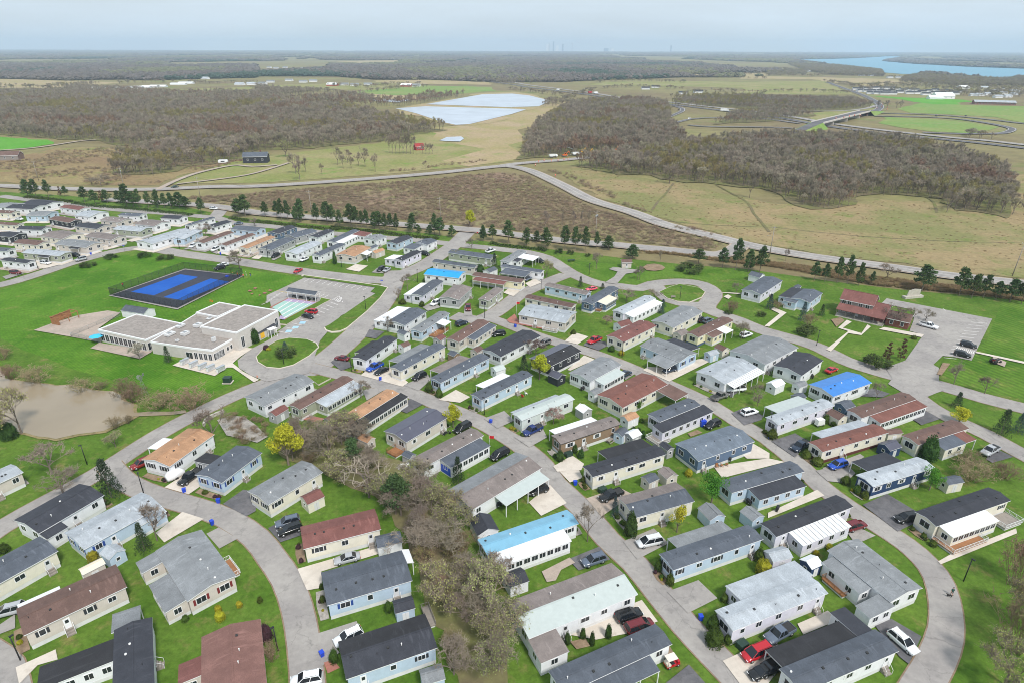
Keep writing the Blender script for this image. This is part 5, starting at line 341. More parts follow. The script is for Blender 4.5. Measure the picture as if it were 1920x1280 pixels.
# ------------------------------------------------------------------ materials
MATS={}
def nmat(name):
    m=bpy.data.materials.new(name); m.use_nodes=True; MATS[name]=m
    t=m.node_tree; return m,t,t.nodes['Principled BSDF']
def lin(c): return tuple(((v/255)/12.92 if v<=10 else ((v/255+.055)/1.055)**2.4) for v in c)
def tex(t,kind,scale,coord='Object',detail=4,rough=.6,mapscale=None,rot=0):
    tc=t.nodes.new('ShaderNodeTexCoord'); n=t.nodes.new('ShaderNodeTex'+kind)
    if kind=='Noise': n.inputs['Detail'].default_value=detail; n.inputs['Roughness'].default_value=rough
    n.inputs['Scale'].default_value=scale
    src=tc.outputs[coord]
    if mapscale or rot:
        mp=t.nodes.new('ShaderNodeMapping'); mp.inputs['Scale'].default_value=mapscale or (1,1,1); mp.inputs['Rotation'].default_value=(0,0,rot); t.links.new(src,mp.inputs[0]); src=mp.outputs[0]
    t.links.new(src,n.inputs['Vector']); return n
def mixc(t,a,b,fac,lo=.35,hi=.65):
    r=t.nodes.new('ShaderNodeMapRange'); r.inputs[1].default_value=lo; r.inputs[2].default_value=hi; t.links.new(fac,r.inputs[0])
    m=t.nodes.new('ShaderNodeMixRGB'); t.links.new(r.outputs[0],m.inputs[0])
    for i,v in ((1,a),(2,b)):
        if isinstance(v,tuple): m.inputs[i].default_value=(*v,1)
        else: t.links.new(v,m.inputs[i])
    return m.outputs[0]
def objvar(t,c,amt=.25,hue=.0):
    oi=t.nodes.new('ShaderNodeObjectInfo'); h=t.nodes.new('ShaderNodeHueSaturation')
    r=t.nodes.new('ShaderNodeMapRange'); r.inputs[3].default_value=1-amt; r.inputs[4].default_value=1+amt; t.links.new(oi.outputs['Random'],r.inputs[0]); t.links.new(r.outputs[0],h.inputs['Value'])
    if hue:
        mm=t.nodes.new('ShaderNodeMath'); mm.operation='MULTIPLY'; mm.inputs[1].default_value=7.31; t.links.new(oi.outputs['Random'],mm.inputs[0])
        fr=t.nodes.new('ShaderNodeMath'); fr.operation='FRACT'; t.links.new(mm.outputs[0],fr.inputs[0])
        r2=t.nodes.new('ShaderNodeMapRange'); r2.inputs[3].default_value=.5-hue; r2.inputs[4].default_value=.5+hue; t.links.new(fr.outputs[0],r2.inputs[0]); t.links.new(r2.outputs[0],h.inputs['Hue'])
    if isinstance(c,tuple): h.inputs['Color'].default_value=(*c,1)
    else: t.links.new(c,h.inputs['Color'])
    return h.outputs[0]
def setc(t,b,c):
    if isinstance(c,tuple): b.inputs['Base Color'].default_value=(*c,1)
    else: t.links.new(c,b.inputs['Base Color'])
def plain(name,c,rough=.6,metal=0,amt=0,mott=0):
    m,t,b=nmat(name)
    v=c
    if mott:
        v=mixc(t,tuple(x*(1-mott) for x in c),tuple(min(1,x*(1+mott)) for x in c),tex(t,'Noise',.9,detail=6,rough=.7).outputs['Fac'],.3,.7)
    if amt: v=objvar(t,v,amt)
    setc(t,b,v); b.inputs['Roughness'].default_value=rough; b.inputs['Metallic'].default_value=metal
    return m
def shingle(name,c,worn=.22):
    m,t,b=nmat(name)
    big=tex(t,'Noise',.35,detail=5,rough=.65); fine=tex(t,'Noise',5.,detail=3,rough=.8,mapscale=(1,2.2,1))
    c1=mixc(t,tuple(x*(1-worn) for x in c),tuple(min(1,x*(1+worn)+.006) for x in c),big.outputs['Fac'],.32,.68)
    c2=mixc(t,tuple(x*.62 for x in c),c1,fine.outputs['Fac'],.3,.56)
    streak=tex(t,'Noise',1.3,detail=3,mapscale=(1.2,.12,1))
    c3=mixc(t,c2,tuple(min(1,x*1.35+.02) for x in c),streak.outputs['Fac'],.58,.8)
    setc(t,b,objvar(t,c3,.10)); b.inputs['Roughness'].default_value=.85
    return m
def ribbed(name,c,scale=5.5,rough=.35):
    m,t,b=nmat(name)
    wv=tex(t,'Wave',scale); wv.bands_direction='X'
    big=tex(t,'Noise',.5,detail=4)
    c1=mixc(t,tuple(x*.8 for x in c),c,big.outputs['Fac'],.3,.7)
    setc(t,b,mixc(t,tuple(x*.72 for x in c),c1,wv.outputs['Fac'],.0,.3)); b.inputs['Roughness'].default_value=rough
    return m
def siding(name,c):
    m,t,b=nmat(name)
    wv=tex(t,'Wave',1.6); wv.bands_direction='Z'; wv.wave_profile='SAW'
    dirt=tex(t,'Noise',.8,detail=5,rough=.7)
    c1=mixc(t,tuple(x*.86 for x in c),c,dirt.outputs['Fac'],.3,.6)
    setc(t,b,mixc(t,tuple(x*.74 for x in c),c1,wv.outputs['Fac'],0,.25)); b.inputs['Roughness'].default_value=.6
    return m
ROOFC=dict(char=(52,54,62),slate=(84,90,100),grey=(128,131,134),lgrey=(166,172,178),brown=(104,80,72),red=(116,74,68),rust=(128,92,84),redb=(118,76,66),tan=(172,132,100),white=(222,224,226),taupe=(128,118,114),pale=(176,184,181),black=(42,42,46),metal=(92,92,104),cream=(216,204,184),slateb=(104,114,126))
for k,v in ROOFC.items(): shingle('roof_'+k,lin(v)) if k not in('white','pale','cream') else plain('roof_'+k,lin(v),.55,mott=.07)
ribbed('roof_bluem',lin((126,178,204))); ribbed('roof_bluer',lin((62,130,206))); ribbed('roof_cyan',lin((26,160,226))); ribbed('roof_metal',lin((88,88,102)),4.)
WALLC=dict(white=(232,233,236),cream=(226,220,204),beige=(206,197,188),sage=(160,165,146),lblue=(186,204,222),slateb=(92,112,138),navy=(44,66,104),tan=(142,120,98),lilac=(216,214,226),yellow=(230,222,188),dark=(46,48,58),grey=(170,170,172),pale=(208,216,212))
for k,v in WALLC.items(): siding('wall_'+k,lin(v))
plain('trim_white',(.8,.8,.81),.5); plain('trim_dark',(.05,.05,.055),.5); plain('skirt_white',(.66,.66,.66),.7,mott=.1); plain('skirt_blue',lin((74,90,118)),.7); plain('skirt_maroon',lin((96,50,48)),.7)
m=plain('window_glass',(.025,.03,.036),.08); plain('door_paint',(.72,.72,.74),.5,amt=.2); plain('shutter_dark',(.03,.032,.04),.6); plain('shutter_red',lin((120,40,44)),.6); plain('shutter_blue',lin((40,70,140)),.6); plain('shutter_white',(.75,.75,.75),.6)
plain('vent_black',(.03,.03,.03),.6); plain('vent_white',(.75,.74,.72),.6); plain('wood',lin((150,104,68)),.7,mott=.2); plain('wood_grey',lin((140,132,124)),.8,mott=.2); plain('metal_grey',(.35,.36,.37),.4,.5); plain('black_metal',(.016,.016,.018),.45)
plain('pole_wood',lin((150,142,132)),.8,mott=.15); plain('blue_plastic',lin((28,66,190)),.4); plain('dark_green',lin((34,58,48)),.5); plain('tarp_blue',lin((30,74,190)),.5); plain('flag_red',lin((190,30,40)),.6)
plain('concrete_wall',lin((196,190,184)),.8,mott=.1); plain('flat_roof',lin((142,134,128)),.9,mott=.3); plain('hvac',(.62,.62,.62),.5); plain('yellow_paint',lin((232,180,50)),.6)
def bricks(name,c):
    m,t,b=nmat(name); br=tex(t,'Brick',2.2,mapscale=(1,1,1)); br.inputs['Color1'].default_value=(*c,1); br.inputs['Color2'].default_value=(*[x*.72 for x in c],1); br.inputs['Mortar'].default_value=(.25,.22,.2,1); br.inputs['Mortar Size'].default_value=.012
    setc(t,b,br.outputs['Color']); b.inputs['Roughness'].default_value=.85; return m
bricks('brick_wall',lin((126,74,64)))
# ground materials (generated in world metres: every ground sheet has its origin at the world origin)
def ground(name,c1,c2,s1=.05,c3=None,s2=.6,stripe=None,rough=.95,fine=.3,lo=.38,hi=.62):
    m,t,b=nmat(name)
    n1=tex(t,'Noise',s1,detail=6,rough=.62); c=mixc(t,c1,c2,n1.outputs['Fac'],lo,hi)
    if c3:
        n3=tex(t,'Noise',s1*2.7,detail=5,rough=.7); c=mixc(t,c,c3,n3.outputs['Fac'],.55,.72)
    n2=tex(t,'Noise',s2,detail=6,rough=.8)
    mul=t.nodes.new('ShaderNodeMixRGB'); mul.blend_type='MULTIPLY'; mul.inputs[0].default_value=1
    t.links.new(c,mul.inputs[1]); t.links.new(mixc(t,(1-fine,)*3,(1+fine*.6,)*3,n2.outputs['Fac'],.3,.7),mul.inputs[2]); c=mul.outputs[0]
    if stripe:
        wv=tex(t,'Wave',stripe[0],rot=stripe[1]); wv.bands_direction='X'; wv.inputs['Distortion'].default_value=.25; wv.inputs['Detail Scale'].default_value=.3
        m2=t.nodes.new('ShaderNodeMixRGB'); m2.blend_type='MULTIPLY'; m2.inputs[0].default_value=1; t.links.new(c,m2.inputs[1]); t.links.new(mixc(t,(1-stripe[2],)*3,(1+stripe[2],)*3,wv.outputs['Fac'],.2,.8),m2.inputs[2]); c=m2.outputs[0]
    setc(t,b,c); b.inputs['Roughness'].default_value=rough; b.inputs['Specular IOR Level'].default_value=.15
    return m
ground('lawn',lin((70,102,28)),lin((96,122,46)),.07,lin((126,120,72)),.9,fine=.42,lo=.34,hi=.66)
ground('mown',lin((66,108,20)),lin((88,126,36)),.05,lin((114,126,58)),.8,(.3,.5,.1))
ground('mown2',lin((68,104,24)),lin((90,121,40)),.05,lin((114,126,58)),.8,(.3,1.1,.1))
ground('mown3',lin((68,103,26)),lin((92,121,42)),.05,lin((116,126,60)),.8,(.16,-.5,.13))
ground('field_base',lin((134,128,86)),lin((122,108,82)),.004,lin((106,124,62)),.05)
ground('scrub',lin((138,116,98)),lin((134,128,88)),.018,lin((118,128,68)),.35,fine=.45)
ground('scrub2',lin((146,130,92)),lin((134,112,84)),.012,lin((110,128,58)),.3,fine=.4)
ground('meadow',lin((126,124,80)),lin((150,132,98)),.02,lin((104,120,58)),.4,fine=.3,lo=.42,hi=.58)
ground('farm',lin((128,132,76)),lin((150,140,100)),.02,lin((104,138,56)),.3)
ground('cut',lin((168,148,120)),lin((154,142,98)),.02,lin((130,140,80)),.3)
ground('reeds',lin((156,138,104)),lin((132,122,84)),.05,lin((104,124,56)),.7,fine=.5)
ground('greenf',lin((86,148,46)),lin((100,154,58)),.02,None,.3)
ground('greenf2',lin((130,142,80)),lin((112,142,70)),.015,lin((150,146,104)),.2)
ground('litter',lin((116,104,82)),lin((112,114,68)),.05,None,.4)
m=ground('asphalt',lin((146,141,138)),lin((160,155,150)),.1,lin((132,128,125)),.8,fine=.11)
def cracks(m,scale=.11,wd=.008,dark=.78):
    t=m.node_tree; b=t.nodes['Principled BSDF']; src=b.inputs['Base Color'].links[0].from_socket
    n=tex(t,'Noise',.5,detail=4); vo=t.nodes.new('ShaderNodeTexVoronoi'); vo.feature='DISTANCE_TO_EDGE'; vo.inputs['Scale'].default_value=scale
    tc=t.nodes.new('ShaderNodeTexCoord'); ad=t.nodes.new('ShaderNodeVectorMath'); ad.operation='MULTIPLY_ADD'; ad.inputs[1].default_value=(2.5,2.5,0); t.links.new(n.outputs['Color'],ad.inputs[0]); t.links.new(tc.outputs['Object'],ad.inputs[2]); t.links.new(ad.outputs[0],vo.inputs['Vector'])
    mul=t.nodes.new('ShaderNodeMixRGB'); mul.blend_type='MULTIPLY'; mul.inputs[0].default_value=1; t.links.new(src,mul.inputs[1]); t.links.new(mixc(t,(dark,)*3,(1.,)*3,vo.outputs['Distance'],.0,wd),mul.inputs[2]); t.links.new(mul.outputs[0],b.inputs['Base Color'])
cracks(m)
cracks(ground('darkasphalt',lin((94,93,96)),lin((112,110,112)),.1,lin((82,82,86)),.8,fine=.2),.14)
ground('concrete',lin((206,196,184)),lin((194,184,172)),.2,lin((184,172,160)),.9,fine=.1)
ground('gravel',lin((176,160,148)),lin((162,150,138)),.2,None,1.5,fine=.2)
ground('brick',lin((168,112,98)),lin((150,108,98)),.5,None,2.,fine=.25)
ground('soil',lin((132,112,92)),lin((148,128,106)),.4,None,1.5,fine=.3)
ground('courtgrey',lin((60,62,72)),lin((66,68,78)),.1,None,.8,fine=.08)
ground('courtblue',lin((34,84,166)),lin((40,92,174)),.1,None,.8,fine=.06)
ground('teal',lin((150,184,174)),lin((156,190,180)),.3,None,.8,fine=.08); ground('lilacpaint',lin((164,148,176)),lin((172,156,184)),.3,None,.8,fine=.08)
ground('whitepaint',lin((222,218,214)),lin((206,202,200)),.4,None,2.,fine=.15)
ground('yellowline',lin((206,180,90)),lin((196,172,90)),.4,None,2.,fine=.1)
ground('bluepaint',lin((150,190,214)),lin((170,200,216)),.4,None,2.,fine=.1)
ground('rockpile',lin((170,164,156)),lin((140,134,126)),.5,None,1.6,fine=.4)
def water(name,c,rough,bump=.05,scale=.8):
    m,t,b=nmat(name); n=tex(t,'Noise',.03,detail=4); setc(t,b,mixc(t,tuple(x*.88 for x in c),tuple(x*1.1 for x in c),n.outputs['Fac']))
    b.inputs['Roughness'].default_value=rough
    n2=tex(t,'Noise',scale,detail=3); bp=t.nodes.new('ShaderNodeBump'); bp.inputs['Strength'].default_value=bump; bp.inputs['Distance'].default_value=.1
    t.links.new(n2.outputs['Fac'],bp.inputs['Height']); t.links.new(bp.outputs[0],b.inputs['Normal']); return m
water('pond',lin((148,134,112)),.14,.08); water('lagoon',lin((178,186,196)),.3,.05,.3); water('river',lin((92,146,168)),.45,.02,.05)
# foliage and bark
def leafmat(name,c,amt=.25,hue=.015,trans=.25):
    m,t,b=nmat(name); n=tex(t,'Noise',1.1,'Object',detail=3)
    c1=mixc(t,tuple(x*.55 for x in c),tuple(x*1.3 for x in c),n.outputs['Fac'],.3,.7)
    v=objvar(t,c1,amt,hue); setc(t,b,v); b.inputs['Roughness'].default_value=.8; b.inputs['Specular IOR Level'].default_value=.15
    tr=t.nodes.new('ShaderNodeBsdfTranslucent'); t.links.new(v,tr.inputs['Color']); ms=t.nodes.new('ShaderNodeMixShader'); ms.inputs[0].default_value=trans
    t.links.new(b.outputs[0],ms.inputs[1]); t.links.new(tr.outputs[0],ms.inputs[2]); t.links.new(ms.outputs[0],t.nodes['Material Output'].inputs['Surface']); return m
leafmat('leaf_pine',lin((86,108,66)),.2); leafmat('leaf_rust',lin((112,84,66)),.2); leafmat('leaf_spruce',lin((64,82,58)),.2); leafmat('leaf_bspruce',lin((70,90,92)),.15)
leafmat('leaf_arbor',lin((66,92,44)),.2); leafmat('leaf_juniper',lin((78,94,50)),.22); leafmat('leaf_yellow',lin((190,190,58)),.12); leafmat('leaf_green',lin((96,144,52)),.15)
leafmat('leaf_plum',lin((84,56,62)),.15); leafmat('leaf_blossom',lin((188,150,146)),.1); leafmat('leaf_white',lin((206,206,186)),.08); leafmat('leaf_bud',lin((168,170,110)),.15,.02)
leafmat('leaf_shrub',lin((74,92,36)),.3,.03); leafmat('leaf_gold',lin((160,156,44)),.2); leafmat('leaf_plumshrub',lin((76,52,58)),.15)
leafmat('twig',lin((140,128,114)),.2,.02,.1); leafmat('wood_twig',lin((158,147,130)),.2,.02,.1); leafmat('wood_olive',lin((150,140,94)),.15,.02,.1); leafmat('wood_red',lin((150,126,106)),.15,.02,.1); leafmat('bush_twig',lin((146,128,102)),.22,.03,.1); leafmat('far_crown',lin((100,93,88)),.22,.02,.05); leafmat('far_olive',lin((108,108,80)),.2,.02,.05); leafmat('far_conifer',lin((62,78,66)),.2,.02,.05)
leafmat('scrub_twig',lin((158,140,116)),.2,.03,.1); leafmat('reed_blade',lin((170,148,112)),.2,.02,.2); leafmat('pale_twig',lin((168,156,140)),.1,.01,.05)
plain('bark',lin((116,104,94)),.9,amt=.2)
# paints
PAINT=dict(red=(130,32,30),black=(20,21,23),silver=(168,170,174),slate=(92,102,118),white=(232,234,236),silverw=(210,212,214),maroon=(104,24,32),redv=(176,24,36),blue=(28,74,172),blued=(28,48,104),navy=(36,48,66),grey=(110,108,106),green=(40,62,52),pink=(226,90,110),cart=(222,212,200),wcart=(236,236,236),orange=(222,110,40),yellowp=(222,170,50),barrel=(222,84,40))
for k,v in PAINT.items():
    m=plain('paint_'+k,lin(v),.25); m.node_tree.nodes['Principled BSDF'].inputs['Coat Weight'].default_value=.4
plain('tyre',(.015,.015,.016),.8); plain('rim',(.45,.46,.48),.35,.6); plain('car_glass',(.012,.015,.02),.05); plain('lamp_red',(.4,.02,.02),.3); plain('lamp_clear',(.75,.76,.78),.2)
plain('skin',lin((206,154,128)),.6); plain('cloth_green',lin((40,140,80)),.8); plain('cloth_black',(.02,.02,.022),.8); plain('cloth_blue',lin((40,84,170)),.8); plain('cloth_white',(.75,.75,.75),.8); plain('cloth_orange',lin((232,110,64)),.8); plain('cloth_teal',lin((52,92,84)),.8); plain('fur_black',(.02,.018,.016),.9)
plain('barnred',lin((150,40,38)),.7); plain('wall_barnred',lin((168,52,46)),.7)
plain('aqua_cloth',lin((60,180,220)),.6); plain('stone',lin((176,170,160)),.9,mott=.2)
# ------------------------------------------------------------------ mesh helpers
class MB:
    """collects shapes with material slots and links them as ONE mesh"""
    def __init__(s): s.v=[]; s.f=[]; s.m=[]; s.names=[]; s.sm=[]
    def mi(s,name):
        if name not in s.names: s.names.append(name)
        return s.names.index(name)
    def add(s,vs,fs,mat,smooth=False):
        o=len(s.v); s.v+= [tuple(p) for p in vs]; k=s.mi(mat)
        for f in fs: s.f.append([i+o for i in f]); s.m.append(k); s.sm.append(smooth)
        return s
    def box(s,x0,x1,y0,y1,z0,z1,mat,top=None):
        s.add([(x0,y0,z0),(x1,y0,z0),(x1,y1,z0),(x0,y1,z0),(x0,y0,z1),(x1,y0,z1),(x1,y1,z1),(x0,y1,z1)],[(0,3,2,1),(0,1,5,4),(1,2,6,5),(2,3,7,6),(3,0,4,7)],mat)
        o=len(s.v)-8; s.f.append([o+4,o+5,o+6,o+7]); s.m.append(s.mi(top or mat)); s.sm.append(False); return s
    def tube(s,p,q,r0,r1,mat,n=8,cap=True):
        p,q=Vector(p),Vector(q); d=(q-p)
        if d.length<1e-6: return s
        d.normalize(); a=d.orthogonal().normalized(); b=d.cross(a)
        vs=[]
        for c,r in ((p,r0),(q,r1)):
            for i in range(n):
                t=2*PI*i/n; vs.append(c+(a*math.cos(t)+b*math.sin(t))*r)
        fs=[(i,(i+1)%n,n+(i+1)%n,n+i) for i in range(n)]
        if cap: fs+=[tuple(range(n-1,-1,-1)),tuple(range(n,2*n))]
        return s.add(vs,fs,mat,n>5)
    def prism(s,poly,z0,z1,mat,top=None):
        n=len(poly); vs=[(x,y,z0) for x,y in poly]+[(x,y,z1) for x,y in poly]
        s.add(vs,[(i,(i+1)%n,n+(i+1)%n,n+i) for i in range(n)],mat); o=len(s.v)-2*n
        s.f.append([o+n+i for i in range(n)]); s.m.append(s.mi(top or mat)); s.sm.append(False); return s
    def mesh(s,name):
        me=bpy.data.meshes.new(name); me.from_pydata(s.v,[],s.f)
        for n in s.names: me.materials.append(MATS[n])
        me.polygons.foreach_set('material_index',s.m); me.polygons.foreach_set('use_smooth',s.sm); me.update(); return me
    def build(s,name,parent=None,loc=None,rot=0):
        return link(name,s.mesh(name),parent,loc,rot)
def link(name,me,parent=None,loc=None,rot=0):
    o=bpy.data.objects.new(name,me); col.objects.link(o)
    if parent: o.parent=parent
    if loc is not None: o.location=loc
    if rot: o.rotation_euler=(0,0,rot)
    return o
def tag(o,label,cat,group=None,kind=None):
    if label: o['label']=label
    if cat: o['category']=cat
    if group: o['group']=group
    if kind: o['kind']=kind
    return o
def thing(name,label,cat,loc=(0,0,0),rot=0,group=None):
    return tag(link(name,None,None,loc,rot),label,cat,group)
def copy_tree(o,parent=None):
    c=o.copy(); col.objects.link(c)
    if parent: c.parent=parent
    for ch in list(o.children): copy_tree(ch,c)
    return c
# ------------------------------------------------------------------ ground, fields, water, roads
def sheet(name,poly,z,mat,kind='structure'):
    bm=bmesh.new(); vs=[bm.verts.new((x,y,z)) for x,y in poly]; f=bm.faces.new(vs); f.normal_update()
    if f.normal.z<0: f.normal_flip()
    bmesh.ops.triangulate(bm,faces=bm.faces[:])
    me=bpy.data.meshes.new(name); bm.to_mesh(me); bm.free(); me.materials.append(MATS[mat])
    o=link(name,me); o['kind']=kind; return o
def ragged(P,step,amp):
    out=[]; n=len(P)
    for i in range(n):
        a,b=Vector(P[i]),Vector(P[(i+1)%n]); k=max(1,min(60,int((b-a).length/step)))
        for j in range(k):
            p=a.lerp(b,j/k); out.append((p.x+amp*noise.noise(Vector((p.x/step*.6,p.y/step*.6,1))),p.y+amp*noise.noise(Vector((p.x/step*.6,p.y/step*.6,9)))))
    return out
def smooth_line(P,step=4.):
    P=[Vector((a,b)) for a,b in P]; out=[]
    for i in range(len(P)-1):
        p0=P[max(0,i-1)];p1=P[i];p2=P[i+1];p3=P[min(len(P)-1,i+2)]
        n=max(2,min(24,int((p2-p1).length/step)))
        for k in range(n):
            t=k/n; out.append(.5*((2*p1)+(p2-p0)*t+(2*p0-5*p1+4*p2-p3)*t*t+(3*p1-p0-3*p2+p3)*t**3))
    out.append(P[-1]); return out
def ribbon(name,L,wd,z,mat,off=0.):
    vs=[];n=len(L)
    for i,p in enumerate(L):
        d=(L[min(n-1,i+1)]-L[max(0,i-1)]).normalized(); s=Vector((-d.y,d.x))
        a=p+s*(off+wd/2); b=p+s*(off-wd/2); vs+=[(a.x,a.y,z),(b.x,b.y,z)]
    fs=[(2*i,2*i+1,2*i+3,2*i+2) for i in range(n-1)]
    me=bpy.data.meshes.new(name); me.from_pydata(vs,[],fs); me.materials.append(MATS[mat]); me.update()
    o=link(name,me); o['kind']='structure'; return o
gb=MB(); gb.add([(-22000,-500,0),(22000,-500,0),(22000,19000,0),(-22000,19000,0)],[(0,1,2,3)],'field_base')
g=gb.build('ground'); g['kind']='structure'
for i,(nm,mt,p) in enumerate(ZONES): 
    far=max(q[1] for q in p)>500
    sheet(nm,p if nm in('lawn','mown_field') else ragged(p,9 if max(q[1] for q in p)<900 else 40,7 if max(q[1] for q in p)<900 else 30),(.03+.006*i) if not far else .08+.012*i,mt)
for i,(nm,mt,p) in enumerate(WATERS):
    if nm=='pond':
        p=ragged(p,2.5,1.5); cx_,cy_=sum(q[0] for q in p)/len(p),sum(q[1] for q in p)/len(p); sheet('pond_bank',[(cx_+(x-cx_)*1.035,cy_+(y-cy_)*1.05) for x,y in p],.2,'reeds')
    sheet(nm,p,.24 if nm=='pond' else .25 if nm=='creek' else .6+.02*i if nm!='river' else .9,mt)
for i,(nm,p) in enumerate(WOODS): sheet('wood_floor',ragged(p,10,9),.42+.02*i,'litter')
sheet('ditch_floor',ragged(THICKET,2.5,2),.17,'litter')
for i,(nm,wd,p,mt) in enumerate(ROADS):
    L=smooth_line(p); near=min(q[1] for q in p)<330
    z=(.10+.003*i) if nm=='street' else .55+.01*i
    if nm in('street','county_road','access_road'): ribbon('road_shoulder',L,wd+(.45 if nm=='street' else 2.),z-.02 if nm=='street' else z-.1,'soil' if nm=='street' else 'gravel')
    o=ribbon(nm,L,wd,z,mt)
    if nm in('county_road',): ribbon('road_marking',L,.22,z+.02,'whitepaint',0); ribbon('road_marking',L,.2,z+.02,'whitepaint',wd/2-.5); ribbon('road_marking',L,.2,z+.02,'whitepaint',-wd/2+.5)
    if nm in('highway','ramp_road','overpass_road'): ribbon('road_marking',L,.5,z+.05,'whitepaint',wd/2-1); ribbon('road_marking',L,.4,z+.05,'whitepaint',-wd/2+1)
for i,p in enumerate(DITCHES): ribbon('dry_ditch',smooth_line(p),1.6,.3,'litter')
for i,(nm,mt,p) in enumerate(PADS): sheet(nm,p,.205+.0015*i,mt)
for i,p in enumerate(LAWNS):
    c=Vector((sum(q[0] for q in p)/len(p),sum(q[1] for q in p)/len(p)))
    MB().prism([tuple(c+(Vector(q)-c)*1.03) for q in p],.0,.375+.003*i,'concrete').build('kerb')['kind']='structure'
    sheet('lawn',p,.40+.003*i,'lawn')
HAZE_D=9e-5
# ------------------------------------------------------------------ haze: the air between here and the horizon
hb=MB(); hb.box(-20500,20500,-450,18600,-1,262,'concrete_wall'); hz=hb.build('haze'); hz['kind']='stuff'
hm=bpy.data.materials.new('haze_air'); hm.use_nodes=True; ht=hm.node_tree; ht.nodes.clear()
ho=ht.nodes.new('ShaderNodeOutputMaterial'); pv=ht.nodes.new('ShaderNodeVolumePrincipled'); pv.inputs['Density'].default_value=HAZE_D; pv.inputs['Color'].default_value=(.66,.83,1,1); pv.inputs['Anisotropy'].default_value=0
ht.links.new(pv.outputs[0],ho.inputs['Volume']); hz.data.materials.clear(); hz.data.materials.append(hm)
# ------------------------------------------------------------------ windows, doors (shared meshes)
WMESH={}
def window_meshes(w,h):
    k=(round(w,1),round(h,1))
    if k not in WMESH:
        f=MB(); t=.09
        f.box(-w/2-t,w/2+t,-.05,.0,-h/2-t,-h/2,'trim_white'); f.box(-w/2-t,w/2+t,-.05,.0,h/2,h/2+t,'trim_white')
        f.box(-w/2-t,-w/2,-.05,.0,-h/2,h/2,'trim_white'); f.box(w/2,w/2+t,-.05,.0,-h/2,h/2,'trim_white')
        if w>1.0: f.box(-.03,.03,-.045,.0,-h/2,h/2,'trim_white')
        p=MB(); p.box(-w/2,w/2,-.02,.0,-h/2,h/2,'window_glass')
        WMESH[k]=(f.mesh('window_frame'),p.mesh('pane'))
    return WMESH[k]
def window(parent,x,y,z,rot,w=1.0,h=1.0,shut=None):
    fm,pm=window_meshes(w,h); o=link('window',fm,parent,(x,y,z),rot); link('pane',pm,o)
    if shut:
        k=('sh',shut,round(h,1))
        if k not in WMESH: WMESH[k]=MB().box(-.19,.19,-.045,0,-h/2,h/2,shut).mesh('shutter')
        for s in(-1,1): link('shutter',WMESH[k],o,(s*(w/2+.33),0,0))
DOOR=MB().box(-.46,.46,-.05,0,0,2.,'door_paint').box(-.25,.25,-.06,-.045,1.1,1.75,'window_glass').mesh('door')
def steps_mesh(h=.96):
    m=MB()
    n=3
    for i in range(n): m.box(-.6,.6,-.35*(i+1)-.02,-.35*i-.02 if i else -.02,0,h*(n-i)/(n+.0)-.05,'wood_grey')
    for s in(-.62,.62):
        m.tube((s,-.1,h-.1),(s,-.1,h+.85),.03,.03,'trim_white',5); m.tube((s,-1.05,0),(s,-1.05,.95),.03,.03,'trim_white',5); m.tube((s,-.1,h+.85),(s,-1.05,.95),.03,.03,'trim_white',5)
    return m.mesh('steps')
STEPS=steps_mesh()
VENT=[MB().box(-.17,.17,-.17,.17,-.1,.16,'vent_black').mesh('roof_vent'),MB().tube((0,0,-.1),(0,0,.42),.07,.07,'vent_white',7).tube((0,0,.42),(0,0,.5),.12,.1,'vent_white',7).mesh('roof_vent'),MB().tube((0,0,-.1),(0,0,.16),.2,.16,'vent_white',9).mesh('roof_vent'),MB().tube((0,0,-.1),(0,0,.35),.05,.05,'vent_black',6).mesh('roof_vent')]
AC=MB().box(-.4,.4,-.4,.4,0,.8,'metal_grey').tube((0,0,.8),(0,0,.83),.33,.33,'vent_black',12).mesh('air_conditioner')
def gable_roof(mb,x0,x1,y0,y1,ze,rise,mn,mf,th=.14,trim='trim_white',yr=None):
    yr=(y0+y1)/2 if yr is None else yr
    zr=ze+rise
    # top slopes
    mb.add([(x0,y0,ze),(x1,y0,ze),(x1,yr,zr),(x0,yr,zr)],[(0,1,2,3)],mn)
    mb.add([(x0,yr,zr),(x1,yr,zr),(x1,y1,ze),(x0,y1,ze)],[(0,1,2,3)],mf)
    # fascias and soffit
    mb.add([(x0,y0,ze-th),(x1,y0,ze-th),(x1,y0,ze),(x0,y0,ze)],[(0,1,2,3)],trim)
    mb.add([(x1,y1,ze-th),(x0,y1,ze-th),(x0,y1,ze),(x1,y1,ze)],[(0,1,2,3)],trim)
    for x,fl in((x0,1),(x1,0)):
        vs=[(x,y0,ze-th),(x,y1,ze-th),(x,y1,ze),(x,yr,zr),(x,y0,ze),(x,yr,zr-th)]
        fs=[(0,5,3,4),(5,1,2,3)]
        mb.add(vs,[f[::-1] for f in fs] if fl else fs,trim)
    mb.add([(x0,y0,ze-th),(x1,y0,ze-th),(x1,yr,zr-th),(x0,yr,zr-th)],[(3,2,1,0)],trim)
    mb.add([(x0,yr,zr-th),(x1,yr,zr-th),(x1,y1,ze-th),(x0,y1,ze-th)],[(3,2,1,0)],trim)
    # ridge cap
    if rise>.3: mb.box(x0+.02,x1-.02,yr-.13,yr+.13,zr-.04,zr+.035,mn)
    return mb
def gable_body(mb,x0,x1,y0,y1,z0,ze,rise,mat):
    zr=ze+rise; yr=(y0+y1)/2
    mb.add([(x0,y0,z0),(x1,y0,z0),(x1,y1,z0),(x0,y1,z0),(x0,y0,ze),(x1,y0,ze),(x1,y1,ze),(x0,y1,ze),(x0,yr,zr),(x1,yr,zr)],
      [(0,1,5,4),(2,3,7,6),(1,2,6,9,5),(3,0,4,8,7)],mat); return mb
